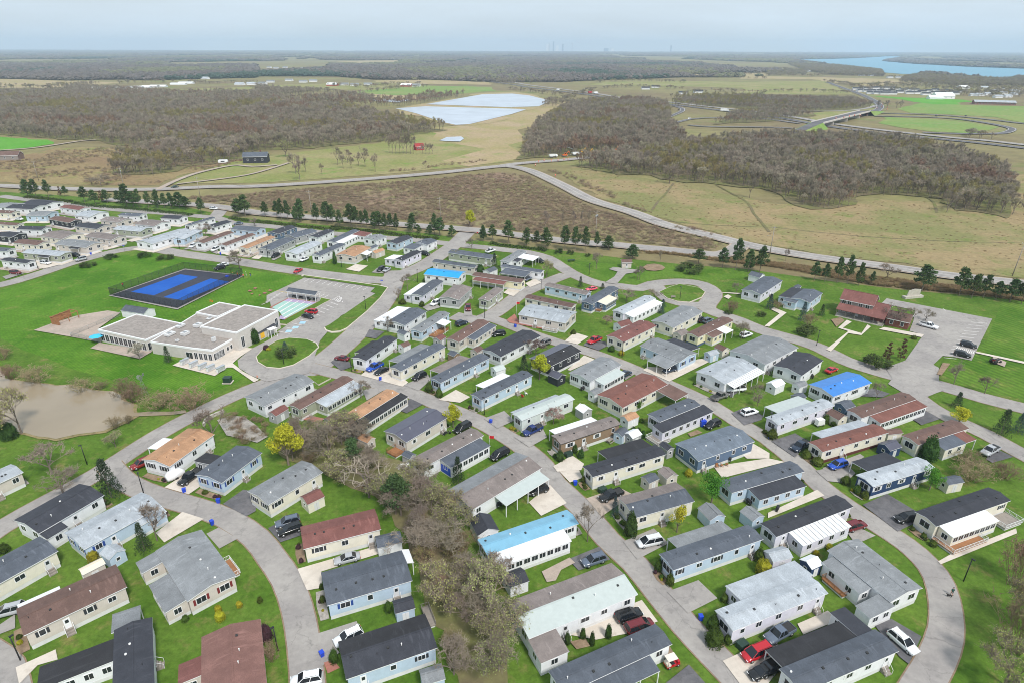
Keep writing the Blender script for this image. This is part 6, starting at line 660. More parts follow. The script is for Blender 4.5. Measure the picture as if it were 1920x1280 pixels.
def mobile_home(rec,roof,wall,label,adds,i):
    cx,cy,ang,L,W=rec; rng=random.Random(100+i)
    L=max(L,7.); W=max(min(W,12.),3.8)
    far=math.hypot(cx,cy)>215
    t=thing('mobile_home',label,'mobile home',(cx,cy,0),ang,'mobile homes in the park')
    r=roof.split(','); mf,mn='roof_'+r[0],'roof_'+(r[1] if len(r)>1 else r[0])
    OH=.28; ze=3.65; pitch=.2 if W<9 else .17; rise=min(1.3,pitch*W/2)
    x0,x1,y0,y1=-L/2+OH,L/2-OH,-W/2+OH,W/2-OH
    trim='trim_white' if wall!='tan' else 'trim_dark'
    rm=gable_roof(MB(),-L/2,L/2,-W/2,W/2,ze,rise,mn,mf,trim=trim); rf=rm.build('roof',t)
    gable_body(MB(),x0,x1,y0,y1,.88,ze+OH*pitch-.17,rise-OH*pitch,'wall_'+wall).build('wall',t)
    sk='skirt_white'
    if 'maroon skirting' in label: sk='skirt_maroon'
    if 'blue skirting' in label: sk='skirt_blue'
    MB().box(x0+.05,x1-.05,y0+.05,y1-.05,0,.95,sk).build('skirting',t)
    blocked=[(a[1],a[2],a[0]) for a in adds if a[5]!='deck']
    def free(x,side): return not any(b[0]-.9<x<b[1]+.9 and b[2]==side for b in blocked)
    shut=rng.choice([None,None,'shutter_dark','shutter_dark','shutter_white'])
    if 'red shutters' in label: shut='shutter_red'
    if 'black shutters' in label: shut='shutter_dark'
    if 'white shutters' in label: shut='shutter_white'
    if wall=='lblue' and W>7: shut='shutter_blue'
    zc=2.45
    # near long side, far long side
    for side,y,rot in(('n',y0,0.),('f',y1,PI)):
        n=max(2,int(L/3.6)); dk=rng.randrange(n) if side=='n' else -1
        if far and side=='f': n=2
        for k in range(n):
            x=x0+(k+.5)*(x1-x0)/n+rng.uniform(-.5,.5)
            if not free(x,side): continue
            if k==dk:
                link('door',DOOR,t,(x,y,.92),rot); link('steps',STEPS,t,(x,y,0),rot)
            else:
                w_=rng.choice([.8,1.1,1.1,1.5]); window(t,x,y,zc,rot,w_,rng.choice([.9,1.05]),shut if k%2==0 and not far else None)
    # gable ends
    for sg,x,rot in((1,x1,PI/2),(-1,x0,-PI/2)):
        s='r' if sg>0 else 'l'
        if any(b[2]==s for b in blocked): continue
        if W<6: window(t,x,0,2.35,rot,1.9,1.35,shut if rng.random()<.5 and not far else None)
        else:
            for q in(-.24,.24): window(t,x,W*q,2.35,rot,1.5,1.2,shut if not far else None)
    # roof vents
    nv=4 if not far else 2
    for k in range(nv+rng.randrange(2)):
        side=-1 if rng.random()<.75 else 1; q=rng.uniform(.12,.5); yv=side*q*W/2; x=x0+(k+.5+rng.uniform(-.3,.3))*(x1-x0)/(nv+1)
        link('roof_vent',VENT[rng.choice([0,0,0,1,2,3])],t,(x,yv,ze+rise*(1-abs(yv)/(W/2))))
    if not far and rng.random()<.7: link('air_conditioner',AC,t,(rng.uniform(x0+2,x1-2),y1+.7,0.02))
    for a in adds: addon(t,a,rec,L,W,wall,rng,far)
    return t
def addon(t,a,rec,L,W,wall,rng,far):
    side,x0,x1,y0,y1,kind,rf,wl=a
    zi,zo=3.42,2.98
    if kind=='deck':
        d=MB(); d.box(x0,x1,y0,y1,.45,.62,'wood' if wl=='tan' else 'wood_grey'); d.box(x0+.1,x1-.1,y0+.1,y1-.1,.0,.46,'skirt_white')
        dk=d.build('deck',t); rm=MB(); mt='trim_white' if rf=='white' else ('wood' if rf=='tan' else 'wood_grey')
        P=[(x0,y0),(x1,y0),(x1,y1),(x0,y1)]
        for k in range(4):
            if (k==2 and side=='n') or (k==0 and side=='f') or (k==3 and side=='r') or (k==1 and side=='l'): continue
            p,q=Vector(P[k]),Vector(P[(k+1)%4]); n=max(2,int((q-p).length/.22))
            for z in(.75,1.5): rm.tube((*p,z),(*q,z),.035,.035,mt,4)
            for j in range(n+1):
                c=p.lerp(q,j/n); rm.tube((*c,.6),(*c,1.52),.018 if j%6 else .05,.018 if j%6 else .05,mt,4)
        rm.build('railing',dk); return
    # roof slab sloping away from the home
    def zz(x,y):
        if side=='n': f=(y-y0)/(y1-y0)
        elif side=='f': f=(y1-y)/(y1-y0)
        elif side=='r': f=(x1-x)/(x1-x0)
        else: f=(x-x0)/(x1-x0)
        return zo+(zi-zo)*f
    c=[(x0,y0),(x1,y0),(x1,y1),(x0,y1)]
    vs=[(x,y,zz(x,y)) for x,y in c]+[(x,y,zz(x,y)-.13) for x,y in c]
    rm=MB(); rm.add(vs,[(0,1,2,3)],'roof_'+rf); o=0
    rm.add(vs,[(4,5,1,0),(5,6,2,1),(6,7,3,2),(7,4,0,3),(7,6,5,4)],'trim_white')
    if rf=='white' and kind=='sun' and 'slatted' in t['label'] or (rf=='white' and kind=='port' and 'slatted' in t['label']):
        n=int((x1-x0)/1.)
        for k in range(1,n): 
            x=x0+(x1-x0)*k/n; rm.add([(x-.05,y0+.02,zz(x,y0)+.06),(x+.05,y0+.02,zz(x,y0)+.06),(x+.05,y1-.02,zz(x,y1)+.06),(x-.05,y1-.02,zz(x,y1)+.06),(x-.05,y0+.02,zz(x,y0)-.02),(x+.05,y0+.02,zz(x,y0)-.02),(x+.05,y1-.02,zz(x,y1)-.02),(x-.05,y1-.02,zz(x,y1)-.02)],[(0,1,2,3),(4,5,1,0),(3,2,6,7),(5,6,2,1),(7,4,0,3)],'metal_grey')
    if kind=='port':
        p=rm.build('carport_roof',t)
        nx=max(2,int((x1-x0)/3)+1); ny=max(2,int((y1-y0)/3)+1)
        P=[]
        if side in'nf':
            yo=y0+.15 if side=='n' else y1-.15; P=[(x0+.15+(x1-x0-.3)*k/(nx-1),yo) for k in range(nx)]
        else:
            xo=x1-.15 if side=='r' else x0+.15; P=[(xo,y0+.15+(y1-y0-.3)*k/(ny-1)) for k in range(ny)]
        for x,y in P: link('post',POST,p,(x,y,0))
        if rng.random()<.45 and side in'nf':   # a low privacy wall on part of it
            yo=y0+.15 if side=='n' else y1-.15
    else:
        p=rm.build('sunroom_roof',t); e=.18
        a0,a1,b0,b1=x0+e,x1-e,y0+e,y1-e
        if side=='n': b1=y1-.02
        if side=='f': b0=y0+.02
        if side=='r': a0=x0+.02
        if side=='l': a1=x1-.02
        q=[(a0,b0),(a1,b0),(a1,b1),(a0,b1)]
        vs=[(x,y,0) for x,y in q]+[(x,y,zz(x,y)-.1) for x,y in q]
        wm=MB().add(vs,[(0,1,5,4),(1,2,6,5),(2,3,7,6),(3,0,4,7)],'wall_'+wl).build('sunroom_wall',t)
        MB().box(a0-.02,a1+.02,b0-.02,b1+.02,0,.7,'skirt_white').build('skirting',t)
        big=kind=='sun' and ('sunroom' in t['label'] or 'porch' in t['label'])
        sp=1.45 if big else 2.4; ww=1.2 if big else 1.1
        sides=[]
        if side!='f': sides.append((a0,a1,b0,0.))
        if side!='n': sides.append((a0,a1,b1,PI))
        for u0,u1,y,rot in sides:
            n=int((u1-u0-.6)/sp)
            for k in range(n): window(t,u0+.3+(k+.5)*(u1-u0-.6)/n,y,1.95,rot,ww,1.1)
        sides=[]
        if side!='l': sides.append((a1,PI/2))
        if side!='r': sides.append((a0,-PI/2))
        for x,rot in sides:
            n=max(1,int((b1-b0-.5)/1.9))
            for k in range(n): window(t,x,b0+.25+(k+.5)*(b1-b0-.5)/n,1.95,rot,1.1,1.1)
        if 'blue tarp' in t['label']: MB().box(a0-.04 if rec[2]>-3 else a0,a0-.03,b0+.1,b1-.1,.3,2.3,'tarp_blue').build('tarp',t)
POST=MB().box(-.07,.07,-.07,.07,0,2.98,'trim_white').mesh('post')
for i,h in enumerate(HOMES):
    h0=h[0]
    if h0[0]<-115 and h0[1]>200:   # the packed left cluster: hard-paved plots between the homes
        c,s=math.cos(h0[2]),math.sin(h0[2]); a,b_=h0[3]/2+1.6,h0[4]/2+1.9
        sheet('paved_plot',[(h0[0]+c*x-s*y,h0[1]+s*x+c*y) for x,y in((-a,-b_),(a,-b_),(a,b_*(.3 if i%3 else 1)),(-a,b_))],.185+.0008*(i%40),['gravel','concrete','asphalt','concrete'][i%4])
    mobile_home(*h,i)
def shed(rec,roof,wall,label,i):
    cx,cy,ang,L,W=rec; L=max(L,2.2); W=max(min(W,5.),2.); garage='garage' in label
    t=thing('garden_shed',label,'shed',(cx,cy,0),ang,'garden sheds')
    if L<W: L,W=W,L; t.rotation_euler=(0,0,ang+PI/2)
    rise=W*.24
    gable_roof(MB(),-L/2,L/2,-W/2,W/2,2.45,rise,'roof_'+roof,'roof_'+roof,.1).build('roof',t)
    gable_body(MB(),-L/2+.15,L/2-.15,-W/2+.15,W/2-.15,0,2.4,rise-.1,'wall_'+wall).build('wall',t)
    MB().box(-.55,.55,-.03,.0,0.05,1.9,'door_paint').box(-.01,.01,-.04,-.03,.05,1.9,'trim_dark').build('door',t,(0,-W/2+.15,0))
    window(t,-L/2+.15,0,1.5,-PI/2,.6,.6)
    return t
for i,s in enumerate(SHEDS): shed(*s,i)
# ------------------------------------------------------------------ vehicles
def wheel_meshes(r,wd):
    ty=MB().tube((0,-wd/2,0),(0,wd/2,0),r,r,'tyre',14).mesh('tyre'); ri=MB().tube((0,-wd/2-.01,0),(0,wd/2+.01,0),r*.62,r*.62,'rim',10).mesh('rim'); return ty,ri
def loft(mb,secs,mat,smooth=False,caps=True):
    n=len(secs[0]); o=[]
    vs=[p for s in secs for p in s]; fs=[]
    for i in range(len(secs)-1):
        for j in range(n):
            fs.append((i*n+j,i*n+(j+1)%n,(i+1)*n+(j+1)%n,(i+1)*n+j))
    if caps: fs.append(tuple(range(n-1,-1,-1))); fs.append(tuple((len(secs)-1)*n+j for j in range(n)))
    mb.add(vs,fs,mat,smooth)
def ring(x,w,z0,z1,r=.12):
    h=w/2
    return [(x,-h+r*.6,z0),(x,h-r*.6,z0),(x,h,z0+r*1.5),(x,h,z1-r*1.3),(x,h-r,z1),(x,-h+r,z1),(x,-h,z1-r*1.3),(x,-h,z0+r*1.5)]
# per kind: length, width, sections of the lower body (x fraction, width factor, bottom, top), cabin (x0 bottom, x0 top, x1 top, x1 bottom, roof z), wheel r
CAR={
 'sedan':(4.75,1.82,[(-.5,.86,.42,.82),(-.47,.95,.28,.95),(-.3,1,.22,.98),(0,1,.2,.96),(.18,1,.22,.93),(.38,.97,.24,.84),(.48,.9,.3,.72),(.5,.8,.38,.6)],(-.36,-.2,.06,.24,1.43),.33),
 'suv':(4.7,1.9,[(-.5,.88,.45,.95),(-.47,.97,.34,1.08),(-.3,1,.28,1.1),(0,1,.28,1.08),(.2,1,.28,1.05),(.38,.97,.3,.98),(.48,.9,.36,.86),(.5,.82,.44,.7)],(-.48,-.41,.07,.25,1.72),.37),
 'van':(5.1,1.98,[(-.5,.9,.42,.95),(-.47,.97,.3,1.06),(-.3,1,.24,1.06),(0,1,.24,1.02),(.25,1,.24,1.0),(.4,.96,.28,.9),(.48,.9,.34,.78),(.5,.82,.4,.66)],(-.49,-.43,.12,.33,1.76),.35),
 'pickup':(5.7,2.0,[(-.5,.92,.5,1.0),(-.48,.98,.42,1.1),(-.2,1,.38,1.1),(0,1,.36,1.1),(.2,1,.36,1.1),(.4,.98,.38,1.06),(.48,.94,.42,.95),(.5,.88,.48,.8)],(-.14,-.1,.12,.24,1.88),.4),
}
def car_protos():
    out={}
    for k,(L,Wd,secs,cab,r) in CAR.items():
        b=MB(); loft(b,[ring(f*L,Wd*wf,z0,z1) for f,wf,z0,z1 in secs],'paint_black',True)
        zb=secs[3][3]-.03; a0,a1,c1,c0,zr=[cab[0]*L,cab[1]*L,cab[2]*L,cab[3]*L,cab[4]]; hb_,ht_=Wd/2-.07,Wd/2-.26
        # roof panel and pillars in paint
        b.box(a1,c1,-ht_,ht_,zr-.05,zr,'paint_black')
        for s in(-1,1):
            b.tube((a0,s*hb_,zb),(a1,s*ht_,zr-.03),.06,.05,'paint_black',5); b.tube((c0,s*hb_,zb),(c1,s*ht_,zr-.03),.06,.05,'paint_black',5)
            xm=(a0+c0)/2; b.tube((xm,s*hb_,zb),((a1+c1)/2,s*ht_,zr-.03),.05,.05,'paint_black',5)
        g=MB(); vs=[(a0,-hb_,zb),(c0,-hb_,zb),(c0,hb_,zb),(a0,hb_,zb),(a1,-ht_,zr-.04),(c1,-ht_,zr-.04),(c1,ht_,zr-.04),(a1,ht_,zr-.04)]
        g.add(vs,[(0,1,5,4),(1,2,6,5),(2,3,7,6),(3,0,4,7)],'car_glass')
        bed=None
        if k=='pickup':
            bed=MB().box(-.485*L,-.16*L,-Wd/2+.16,Wd/2-.16,1.07,1.112,'vent_black').mesh('truck_bed')
            for s in(-1,1): b.box(-.485*L,-.15*L,s*(Wd/2-.09)-.05,s*(Wd/2-.09)+.05,1.05,1.2,'paint_black')
            b.box(-.5*L+.02,-.485*L,-Wd/2+.1,Wd/2-.1,.8,1.2,'paint_black')
        elif k in('suv','van'):
            for s in(-1,1): b.tube((a1+.3,s*(ht_-.1),zr+.05),(c1-.3,s*(ht_-.1),zr+.05),.025,.025,'vent_black',4)
        hl=MB().box(-.06,.06,-.2,.2,-.07,.07,'lamp_clear').mesh('headlight'); tl=MB().box(-.05,.05,-.12,.12,-.12,.12,'lamp_red').mesh('taillight')
        out[k]=(L,Wd,r,b.mesh('car_body'),g.mesh('windows'),bed,wheel_meshes(r,.22),hl,tl,secs)
    return out
PROTO=car_protos()
def vehicle(kind,x,y,ang,paint,label,z=.24):
    grp='vehicles parked and driving in the park'
    if kind=='cart':
        t=thing('golf_cart',label,'golf cart',(x,y,z),ang,grp)
        b=MB(); b.box(-1.15,1.15,-.58,.58,.3,.55,'paint_redv' if paint=='cart' else 'paint_wcart'); b.box(-1.1,-.45,-.55,.55,.55,.9,'paint_'+paint); b.box(.75,1.15,-.5,.5,.55,.95,'paint_'+('redv' if paint=='cart' else paint)); b.build('cart_body',t)
        MB().box(-1.1,.6,-.62,.62,1.82,1.9,'paint_'+paint).build('canopy',t)
        if paint=='wcart': MB().box(-1.08,.9,-.6,.6,.5,1.82,'paint_wcart').build('cover',t)
        MB().box(-.4,.2,-.5,.5,.75,.9,'cloth_black').box(-.45,-.35,-.5,.5,.9,1.3,'cloth_black').build('seat',t)
        for sx in(-1.0,.5):
            for s in(-.55,.55): MB().tube((sx,s,.5),(sx,s,1.84),.03,.03,'black_metal',5).build('post',t)
        ty,ri=wheel_meshes(.24,.18)
        for sx in(-.75,.8):
            for s in(-.55,.55): wq=link('wheel',ty,t,(sx,s,.24)); link('rim',ri,wq)
        return t
    if kind=='truck':
        t=thing('box_truck',label,'truck',(x,y,.7),ang,grp)
        MB().box(-6,3.6,-1.25,1.25,1.1,4.0,'paint_'+paint).build('cargo_box',t); c=MB(); loft(c,[ring(3.9,2.4,.7,3.0,.2),ring(5.2,2.4,.6,2.9,.2),ring(6.0,2.3,.6,1.9,.2)],'paint_'+('white' if paint!='redv' else 'redv')); c.build('cab',t)
        MB().add([(5.22,-1.0,2.0),(5.22,1.0,2.0),(5.05,1.0,2.8),(5.05,-1.0,2.8),(5.98,-1,1.92),(5.98,1,1.92)],[(4,5,2,3)],'car_glass').build('windscreen',t)
        MB().box(-6,5.5,-.5,.5,.7,1.1,'black_metal').build('chassis',t)
        ty,ri=wheel_meshes(.5,.35)
        for sx in(-5,-3.8,4.6):
            for s in(-1.05,1.05): wq=link('wheel',ty,t,(sx,s,.5)); link('rim',ri,wq)
        return t
    L,Wd,r,bm_,gm,bed,(ty,ri),hl,tl,secs=PROTO[kind]
    t=thing({'suv':'parked_car','sedan':'parked_car','van':'minivan','pickup':'pickup_truck'}[kind],label,{'suv':'car','sedan':'car','van':'minivan','pickup':'pickup truck'}[kind],(x,y,z),ang,grp)
    b=link('car_body',bm_,t); b.material_slots[0].link='OBJECT'; b.material_slots[0].material=MATS['paint_'+paint]
    link('windows',gm,t)
    if bed: link('truck_bed',bed,t)
    for sx in(-.31,.31):
        for s in(-1,1): wq=link('wheel',ty,t,(sx*L,s*(Wd/2-.12),r)); link('rim',ri,wq)
    for s in(-1,1):
        link('headlight',hl,t,(L*.487,s*(Wd/2-.3),secs[-2][3]-.1)); link('taillight',tl,t,(-L*.487,s*(Wd/2-.2),secs[1][3]-.2))
    return t
for kind,x,y,ang,paint,label in CARS: vehicle(kind,x,y,ang,paint,label,.24 if y<420 else .75)
# ------------------------------------------------------------------ plants
def card(vs,fs,p,r,rng,flat=0.):
    n=Vector((rng.gauss(0,1),rng.gauss(0,1),rng.gauss(0,1)*(1-flat)+flat*2.5)).normalized(); a=n.orthogonal().normalized(); a=(Matrix.Rotation(rng.uniform(0,6.28),3,n)@a); b=n.cross(a)
    k=rng.uniform(.6,1.2)*r; o=len(vs)
    vs+= [p+a*k,p+b*k*.55,p-a*k,p-b*k*.55]; fs.append((o,o+1,o+2,o+3))
def cards_mesh(name,pts,mat,rng,flat=0.):
    vs,fs=[],[]
    for p,r in pts: card(vs,fs,p,r,rng,flat)
    return MB().add(vs,fs,mat).mesh(name)
def stick(mb,p,q,r0,r1,mat): 
    d=q-p
    if d.length<1e-5: return
    a=d.orthogonal().normalized(); b=d.normalized().cross(a); vs=[]
    for c,r in((p,r0),(q,r1)):
        for t in(0,2.094,4.189): vs.append(c+(a*math.cos(t)+b*math.sin(t))*r)
    mb.add(vs,[(0,1,4,3),(1,2,5,4),(2,0,3,5)],mat)
def grow(mb,p,d,l,r,depth,rng,mat_b,mat_t,tips,spread=.6,up=.25,kids=(2,3),curve=.15):
    q=p+d*l; stick(mb,p,q,r,r*.66,mat_b if r>.006 else mat_t)
    if depth==0: tips.append(q); return
    n=rng.choice(kids)+(1 if depth==1 else 0)
    for k in range(n):
        nd=(d+Vector((rng.gauss(0,spread),rng.gauss(0,spread),rng.gauss(0,spread*.6)+up))).normalized()
        grow(mb,q-d*l*rng.uniform(0,.35 if k else .0),nd,l*rng.uniform(.62,.86),r*(.7 if k==0 else .55),depth-1,rng,mat_b,mat_t,tips,spread,up,kids,curve)
def bare_proto(seed,depth=6,kids=(2,3),mt='twig',spread=.55,up=.16,leaf=None,nleaf=0,trunk=.26,fuzz=3,tw=.0034):
    """unit tree: height about 1, crown width about 1; trunk mesh + crown mesh"""
    rng=random.Random(seed); tk=MB(); stick2=[]; tips=[]
    tk.tube((0,0,-.03),(0,0,trunk),.026,.019,'bark',7,False)
    cr=MB()
    for k in range(4):
        a=k*1.57+rng.uniform(-.4,.4); d=Vector((math.cos(a)*.62,math.sin(a)*.62,.8)).normalized() if k else Vector((.05,.05,1)).normalized()
        tl=[]; grow(cr,Vector((0,0,trunk-.02*k)),d,.19,.013,depth-2,rng,'bark',mt,tl,spread,up,kids); tips+=tl
    for p in tips:
        for _ in range(fuzz): 
            d=Vector((rng.gauss(0,1),rng.gauss(0,1),rng.gauss(.5,.8))).normalized(); stick(cr,p-d*.02,p+d*rng.uniform(.05,.12),tw,.001,mt)
    # normalise to unit box
    zs=[v[2] for v in cr.v]; xs=[abs(v[0]) for v in cr.v]+[abs(v[1]) for v in cr.v]; zm=max(zs); xm=sorted(xs)[int(len(xs)*.97)]*2
    nv=[(v[0]/xm,v[1]/xm,v[2]/zm) for v in cr.v]; cr.v=nv
    tk.v=[(v[0],v[1],v[2]/zm) for v in tk.v]
    if leaf:
        vs,fs=[],[]
        for _ in range(nleaf):
            p=rng.choice(tips); p=Vector((p.x/xm,p.y/xm,p.z/zm))+Vector((rng.gauss(0,.045),rng.gauss(0,.045),rng.gauss(0,.035))); card(vs,fs,p,.02,rng)
        cr.add(vs,fs,leaf)
    return tk.mesh('trunk'),cr.mesh('crown')
def blob_pts(rng,n,c,r,sz,shell=.55):
    out=[]
    for _ in range(n):
        d=Vector((rng.gauss(0,1),rng.gauss(0,1),rng.gauss(0,1))).normalized(); q=rng.uniform(shell,1)**.6 if rng.random()<.8 else rng.uniform(.2,.8)
        out.append((Vector((c[0]+d.x*r[0]*q,c[1]+d.y*r[1]*q,c[2]+d.z*r[2]*q)),sz*rng.uniform(.7,1.25)))
    return out
def round_proto(seed,leaf,dens=2600,base=.22,sz=.026,lobes=16):
    rng=random.Random(seed); tk=MB(); tk.tube((0,0,-.02),(0,0,base+.15),.03,.018,'bark',7,False)
    for k in range(7):
        a=k*.9; stick(tk,Vector((0,0,base)),Vector((math.cos(a)*.26,math.sin(a)*.26,base+.25+.06*(k%4))),.012,.004,'bark')
    pts=[]
    for k in range(lobes):
        a=rng.uniform(0,6.28); q=rng.uniform(0,.33); z=rng.uniform(base+.14,.84); q*=math.sqrt(max(.12,1-((z-.58)/.42)**2))*1.05
        r=rng.uniform(.12,.2); pts+=blob_pts(rng,dens//lobes,(math.cos(a)*q,math.sin(a)*q,z),(r,r,r*.85),sz)
    return tk.mesh('trunk'),cards_mesh('crown',pts,leaf,rng)
def pine_proto(seed,leaf='leaf_pine',clumps=21,low=.36):
    rng=random.Random(seed); tk=MB(); lean=rng.uniform(-.04,.04); tk.tube((0,0,-.02),(lean,0,.5),.022,.016,'bark',7,False); tk.tube((lean,0,.5),(lean*1.5,.02,.93),.016,.004,'bark',6,False)
    pts=[]
    for k in range(clumps):
        z=low+(.97-low)*(k+.5)/clumps; a=k*2.4+rng.uniform(-.5,.5)
        env=min(1,(1.04-z)/(1.04-low)*1.25)*min(1,.55+(z-low)*3)
        q=.42*env*rng.uniform(.35,1.0); c=Vector((math.cos(a)*q+lean,math.sin(a)*q,z))
        stick(tk,Vector((lean,0,z-.08)),c,.008,.003,'bark')
        r=rng.uniform(.08,.155)*(1.2 if z<.7 else .75); pts+=blob_pts(rng,105,c,(r*1.25,r*1.25,r*.5),.034,.2)
    return tk.mesh('trunk'),cards_mesh('crown',pts,leaf,rng,.25)
def spruce_proto(seed,leaf='leaf_spruce',n=2600,full=.95):
    rng=random.Random(seed); tk=MB(); tk.tube((0,0,-.02),(0,0,.95),.022,.004,'bark',7,False); pts=[]
    levels=17
    for L_ in range(levels):
        z=.07+.9*(L_/levels); R_=.5*full*(1-z)**.85+.015; nb=max(5,int(13*(1-z)+4))
        for k in range(nb):
            a=k*6.283/nb+L_*.7+rng.uniform(-.2,.2); rr=R_*rng.uniform(.78,1.1); m=max(4,int(n/levels/nb))
            for j in range(m):
                q=rng.uniform(.15,1)**.7; w_=(1-q)*.05+.02
                pts.append((Vector((math.cos(a)*rr*q+rng.gauss(0,w_),math.sin(a)*rr*q+rng.gauss(0,w_),z-.05*q+rng.gauss(0,.012)+.02)),.02*rng.uniform(.8,1.5)))
        
    return tk.mesh('trunk'),cards_mesh('crown',pts,leaf,rng,.3)
def mound_proto(seed,leaf,n=1500,flat=1.,core=True,sz=.045,blobs=7):
    """shrub: solid bumpy core plus leaf cards; unit width, unit height, sits on the ground"""
    rng=random.Random(seed); pts=[]; cr=MB()
    bm=bmesh.new(); bmesh.ops.create_icosphere(bm,subdivisions=3,radius=1)
    for v in bm.verts:
        k=1+.28*noise.noise(v.co*2.1+Vector((seed,0,0))); v.co=Vector((v.co.x*.42*k,v.co.y*.42*k,max(0,.42+v.co.z*.46*k)))
    bm.verts.ensure_lookup_table(); me=[tuple(v.co) for v in bm.verts]; fs=[[q.index for q in f.verts] for f in bm.faces]; bm.free()
    cr.add(me,fs,leaf)
    vs,fs2=[],[]
    for _ in range(n):
        d=Vector((rng.gauss(0,1),rng.gauss(0,1),abs(rng.gauss(0,1)))).normalized(); k=1+.28*noise.noise(d*2.1+Vector((seed,0,0)))
        q=rng.uniform(.95,1.16); card(vs,fs2,Vector((d.x*.43*k*q,d.y*.43*k*q,max(.02,.42*0+.06+d.z*.84*k*q))),sz,rng)
    cr.add(vs,fs2,leaf)
    return None,cr.mesh('crown')
def spread_proto(seed,leaf,n=1500):
    rng=random.Random(seed); pts=[]
    for k in range(16):
        a=rng.uniform(0,6.28); q=.36*math.sqrt(rng.random()); r=rng.uniform(.1,.2); z=.35+.35*(1-q/.4)*rng.uniform(.5,1.1)
        pts+=blob_pts(rng,n//16,(math.cos(a)*q,math.sin(a)*q,z),(r,r,.3),.035,.3)
    pts=[(Vector((p.x,p.y,max(.03,p.z))),s) for p,s in pts]
    return None,cards_mesh('crown',pts,leaf,rng,.5)
def stem_proto(seed,mt='bush_twig',stems=26,leaf=None,nleaf=0,tw=.0055):
    rng=random.Random(seed); cr=MB(); tips=[]
    for k in range(stems):
        a=rng.uniform(0,6.28); q=.16*rng.random(); s=rng.uniform(.1,.75); d=Vector((math.cos(a)*s,math.sin(a)*s,1)).normalized()
        tl=[]; grow(cr,Vector((math.cos(a)*q,math.sin(a)*q,0)),d,.3*rng.uniform(.7,1.1),.007,3,rng,mt,mt,tl,.38,.12,(2,3)); tips+=tl
    for p in tips:
        for _ in range(2):
            d=Vector((rng.gauss(0,1),rng.gauss(0,1),rng.gauss(.5,.8))).normalized(); stick(cr,p,p+d*rng.uniform(.05,.11),tw,.001,mt)
    zm=max(v[2] for v in cr.v); xs=sorted([abs(v[0]) for v in cr.v]); xm=xs[int(len(xs)*.96)]*2
    cr.v=[(v[0]/xm,v[1]/xm,v[2]/zm) for v in cr.v]
    if leaf:
        vs,fs=[],[]
        for _ in range(nleaf):
            p=rng.choice(tips); card(vs,fs,Vector((p.x/xm+rng.gauss(0,.04),p.y/xm+rng.gauss(0,.04),p.z/zm+rng.gauss(0,.04))),.022,rng)
        cr.add(vs,fs,leaf)
    return None,cr.mesh('crown')
PL={
 'bare':[bare_proto(s) for s in(1,2,3,4)],'dead':[bare_proto(11,depth=5,kids=(2,2),mt='pale_twig',spread=.8,up=.05,fuzz=1,tw=.003)],
 'bud':[bare_proto(s,depth=6,leaf='leaf_bud',nleaf=1500) for s in(21,22,23)],
 'pine':[pine_proto(s) for s in(31,32,33,34)]+[pine_proto(s,low=.22,clumps=26) for s in(35,36)],'rust':[pine_proto(41,'leaf_rust',14,.15)],
 'spruce':[spruce_proto(s) for s in(51,52)],'bspruce':[spruce_proto(55,'leaf_bspruce')],
 'arbor':[mound_proto(61,'leaf_arbor',1700),mound_proto(62,'leaf_arbor',1700)],'juniper':[spread_proto(s,'leaf_juniper') for s in(71,72,73)],
 'yellow':[round_proto(81,'leaf_yellow',3600),round_proto(82,'leaf_yellow',3600)],'green':[round_proto(85,'leaf_green',3000,.28)],
 'plum':[bare_proto(91,leaf='leaf_plum',nleaf=1600)],'blossom':[bare_proto(92,leaf='leaf_blossom',nleaf=1800)],'white':[bare_proto(93,leaf='leaf_white',nleaf=2200)],
 'bush':[stem_proto(s) for s in(101,102,103)],'shrub':[mound_proto(s,'leaf_shrub',1100) for s in(111,112,113)],'gold':[mound_proto(115,'leaf_gold',1100)],'plumshrub':[mound_proto(117,'leaf_plumshrub',1000)],
 'budbush':[stem_proto(s,leaf='leaf_bud',nleaf=1400) for s in(121,122)],
}
CAT=dict(pine='pine tree',rust='pine tree',spruce='spruce tree',bspruce='spruce tree',arbor='arborvitae',juniper='juniper',yellow='tree',green='tree',plum='tree',blossom='tree',white='tree',bush='bush',shrub='shrub',gold='shrub',plumshrub='shrub',bare='bare tree',bud='tree',dead='dead tree',budbush='bush')
NM=dict(pine='pine_tree',rust='pine_tree',spruce='spruce_tree',bspruce='spruce_tree',arbor='arborvitae',juniper='juniper_shrub',yellow='budding_tree',green='leafy_tree',plum='plum_tree',blossom='blossom_tree',white='blossom_tree',bush='bare_bush',shrub='garden_shrub',gold='garden_shrub',plumshrub='garden_shrub',bare='bare_tree',bud='budding_tree',dead='dead_tree',budbush='budding_bush')
def plant(kind,x,y,h,wd,label,group,rng,z=0.):
    tk,cr=rng.choice(PL[kind])
    if tk is None:
        o=link(NM[kind],cr,None,(x,y,z),rng.uniform(0,6.28)); o.scale=(wd,wd,h); return tag(o,label,CAT[kind],group)
    t=thing(NM[kind],label,CAT[kind],(x,y,z),rng.uniform(0,6.28),group); t.scale=(wd,wd,h)
    a=link('trunk',tk,t); link('crown',cr,t)
    return t
ADJ=dict(pine='dark green',rust='rust-brown dying',bare='leafless',bud='yellow-budded',bush='brown leafless',shrub='rounded dark green',gold='golden green',plumshrub='dark purple')
STREETL=[smooth_line(p,6.) for nm,wd,p,mt in ROADS if nm=='street']
prng=random.Random(5)
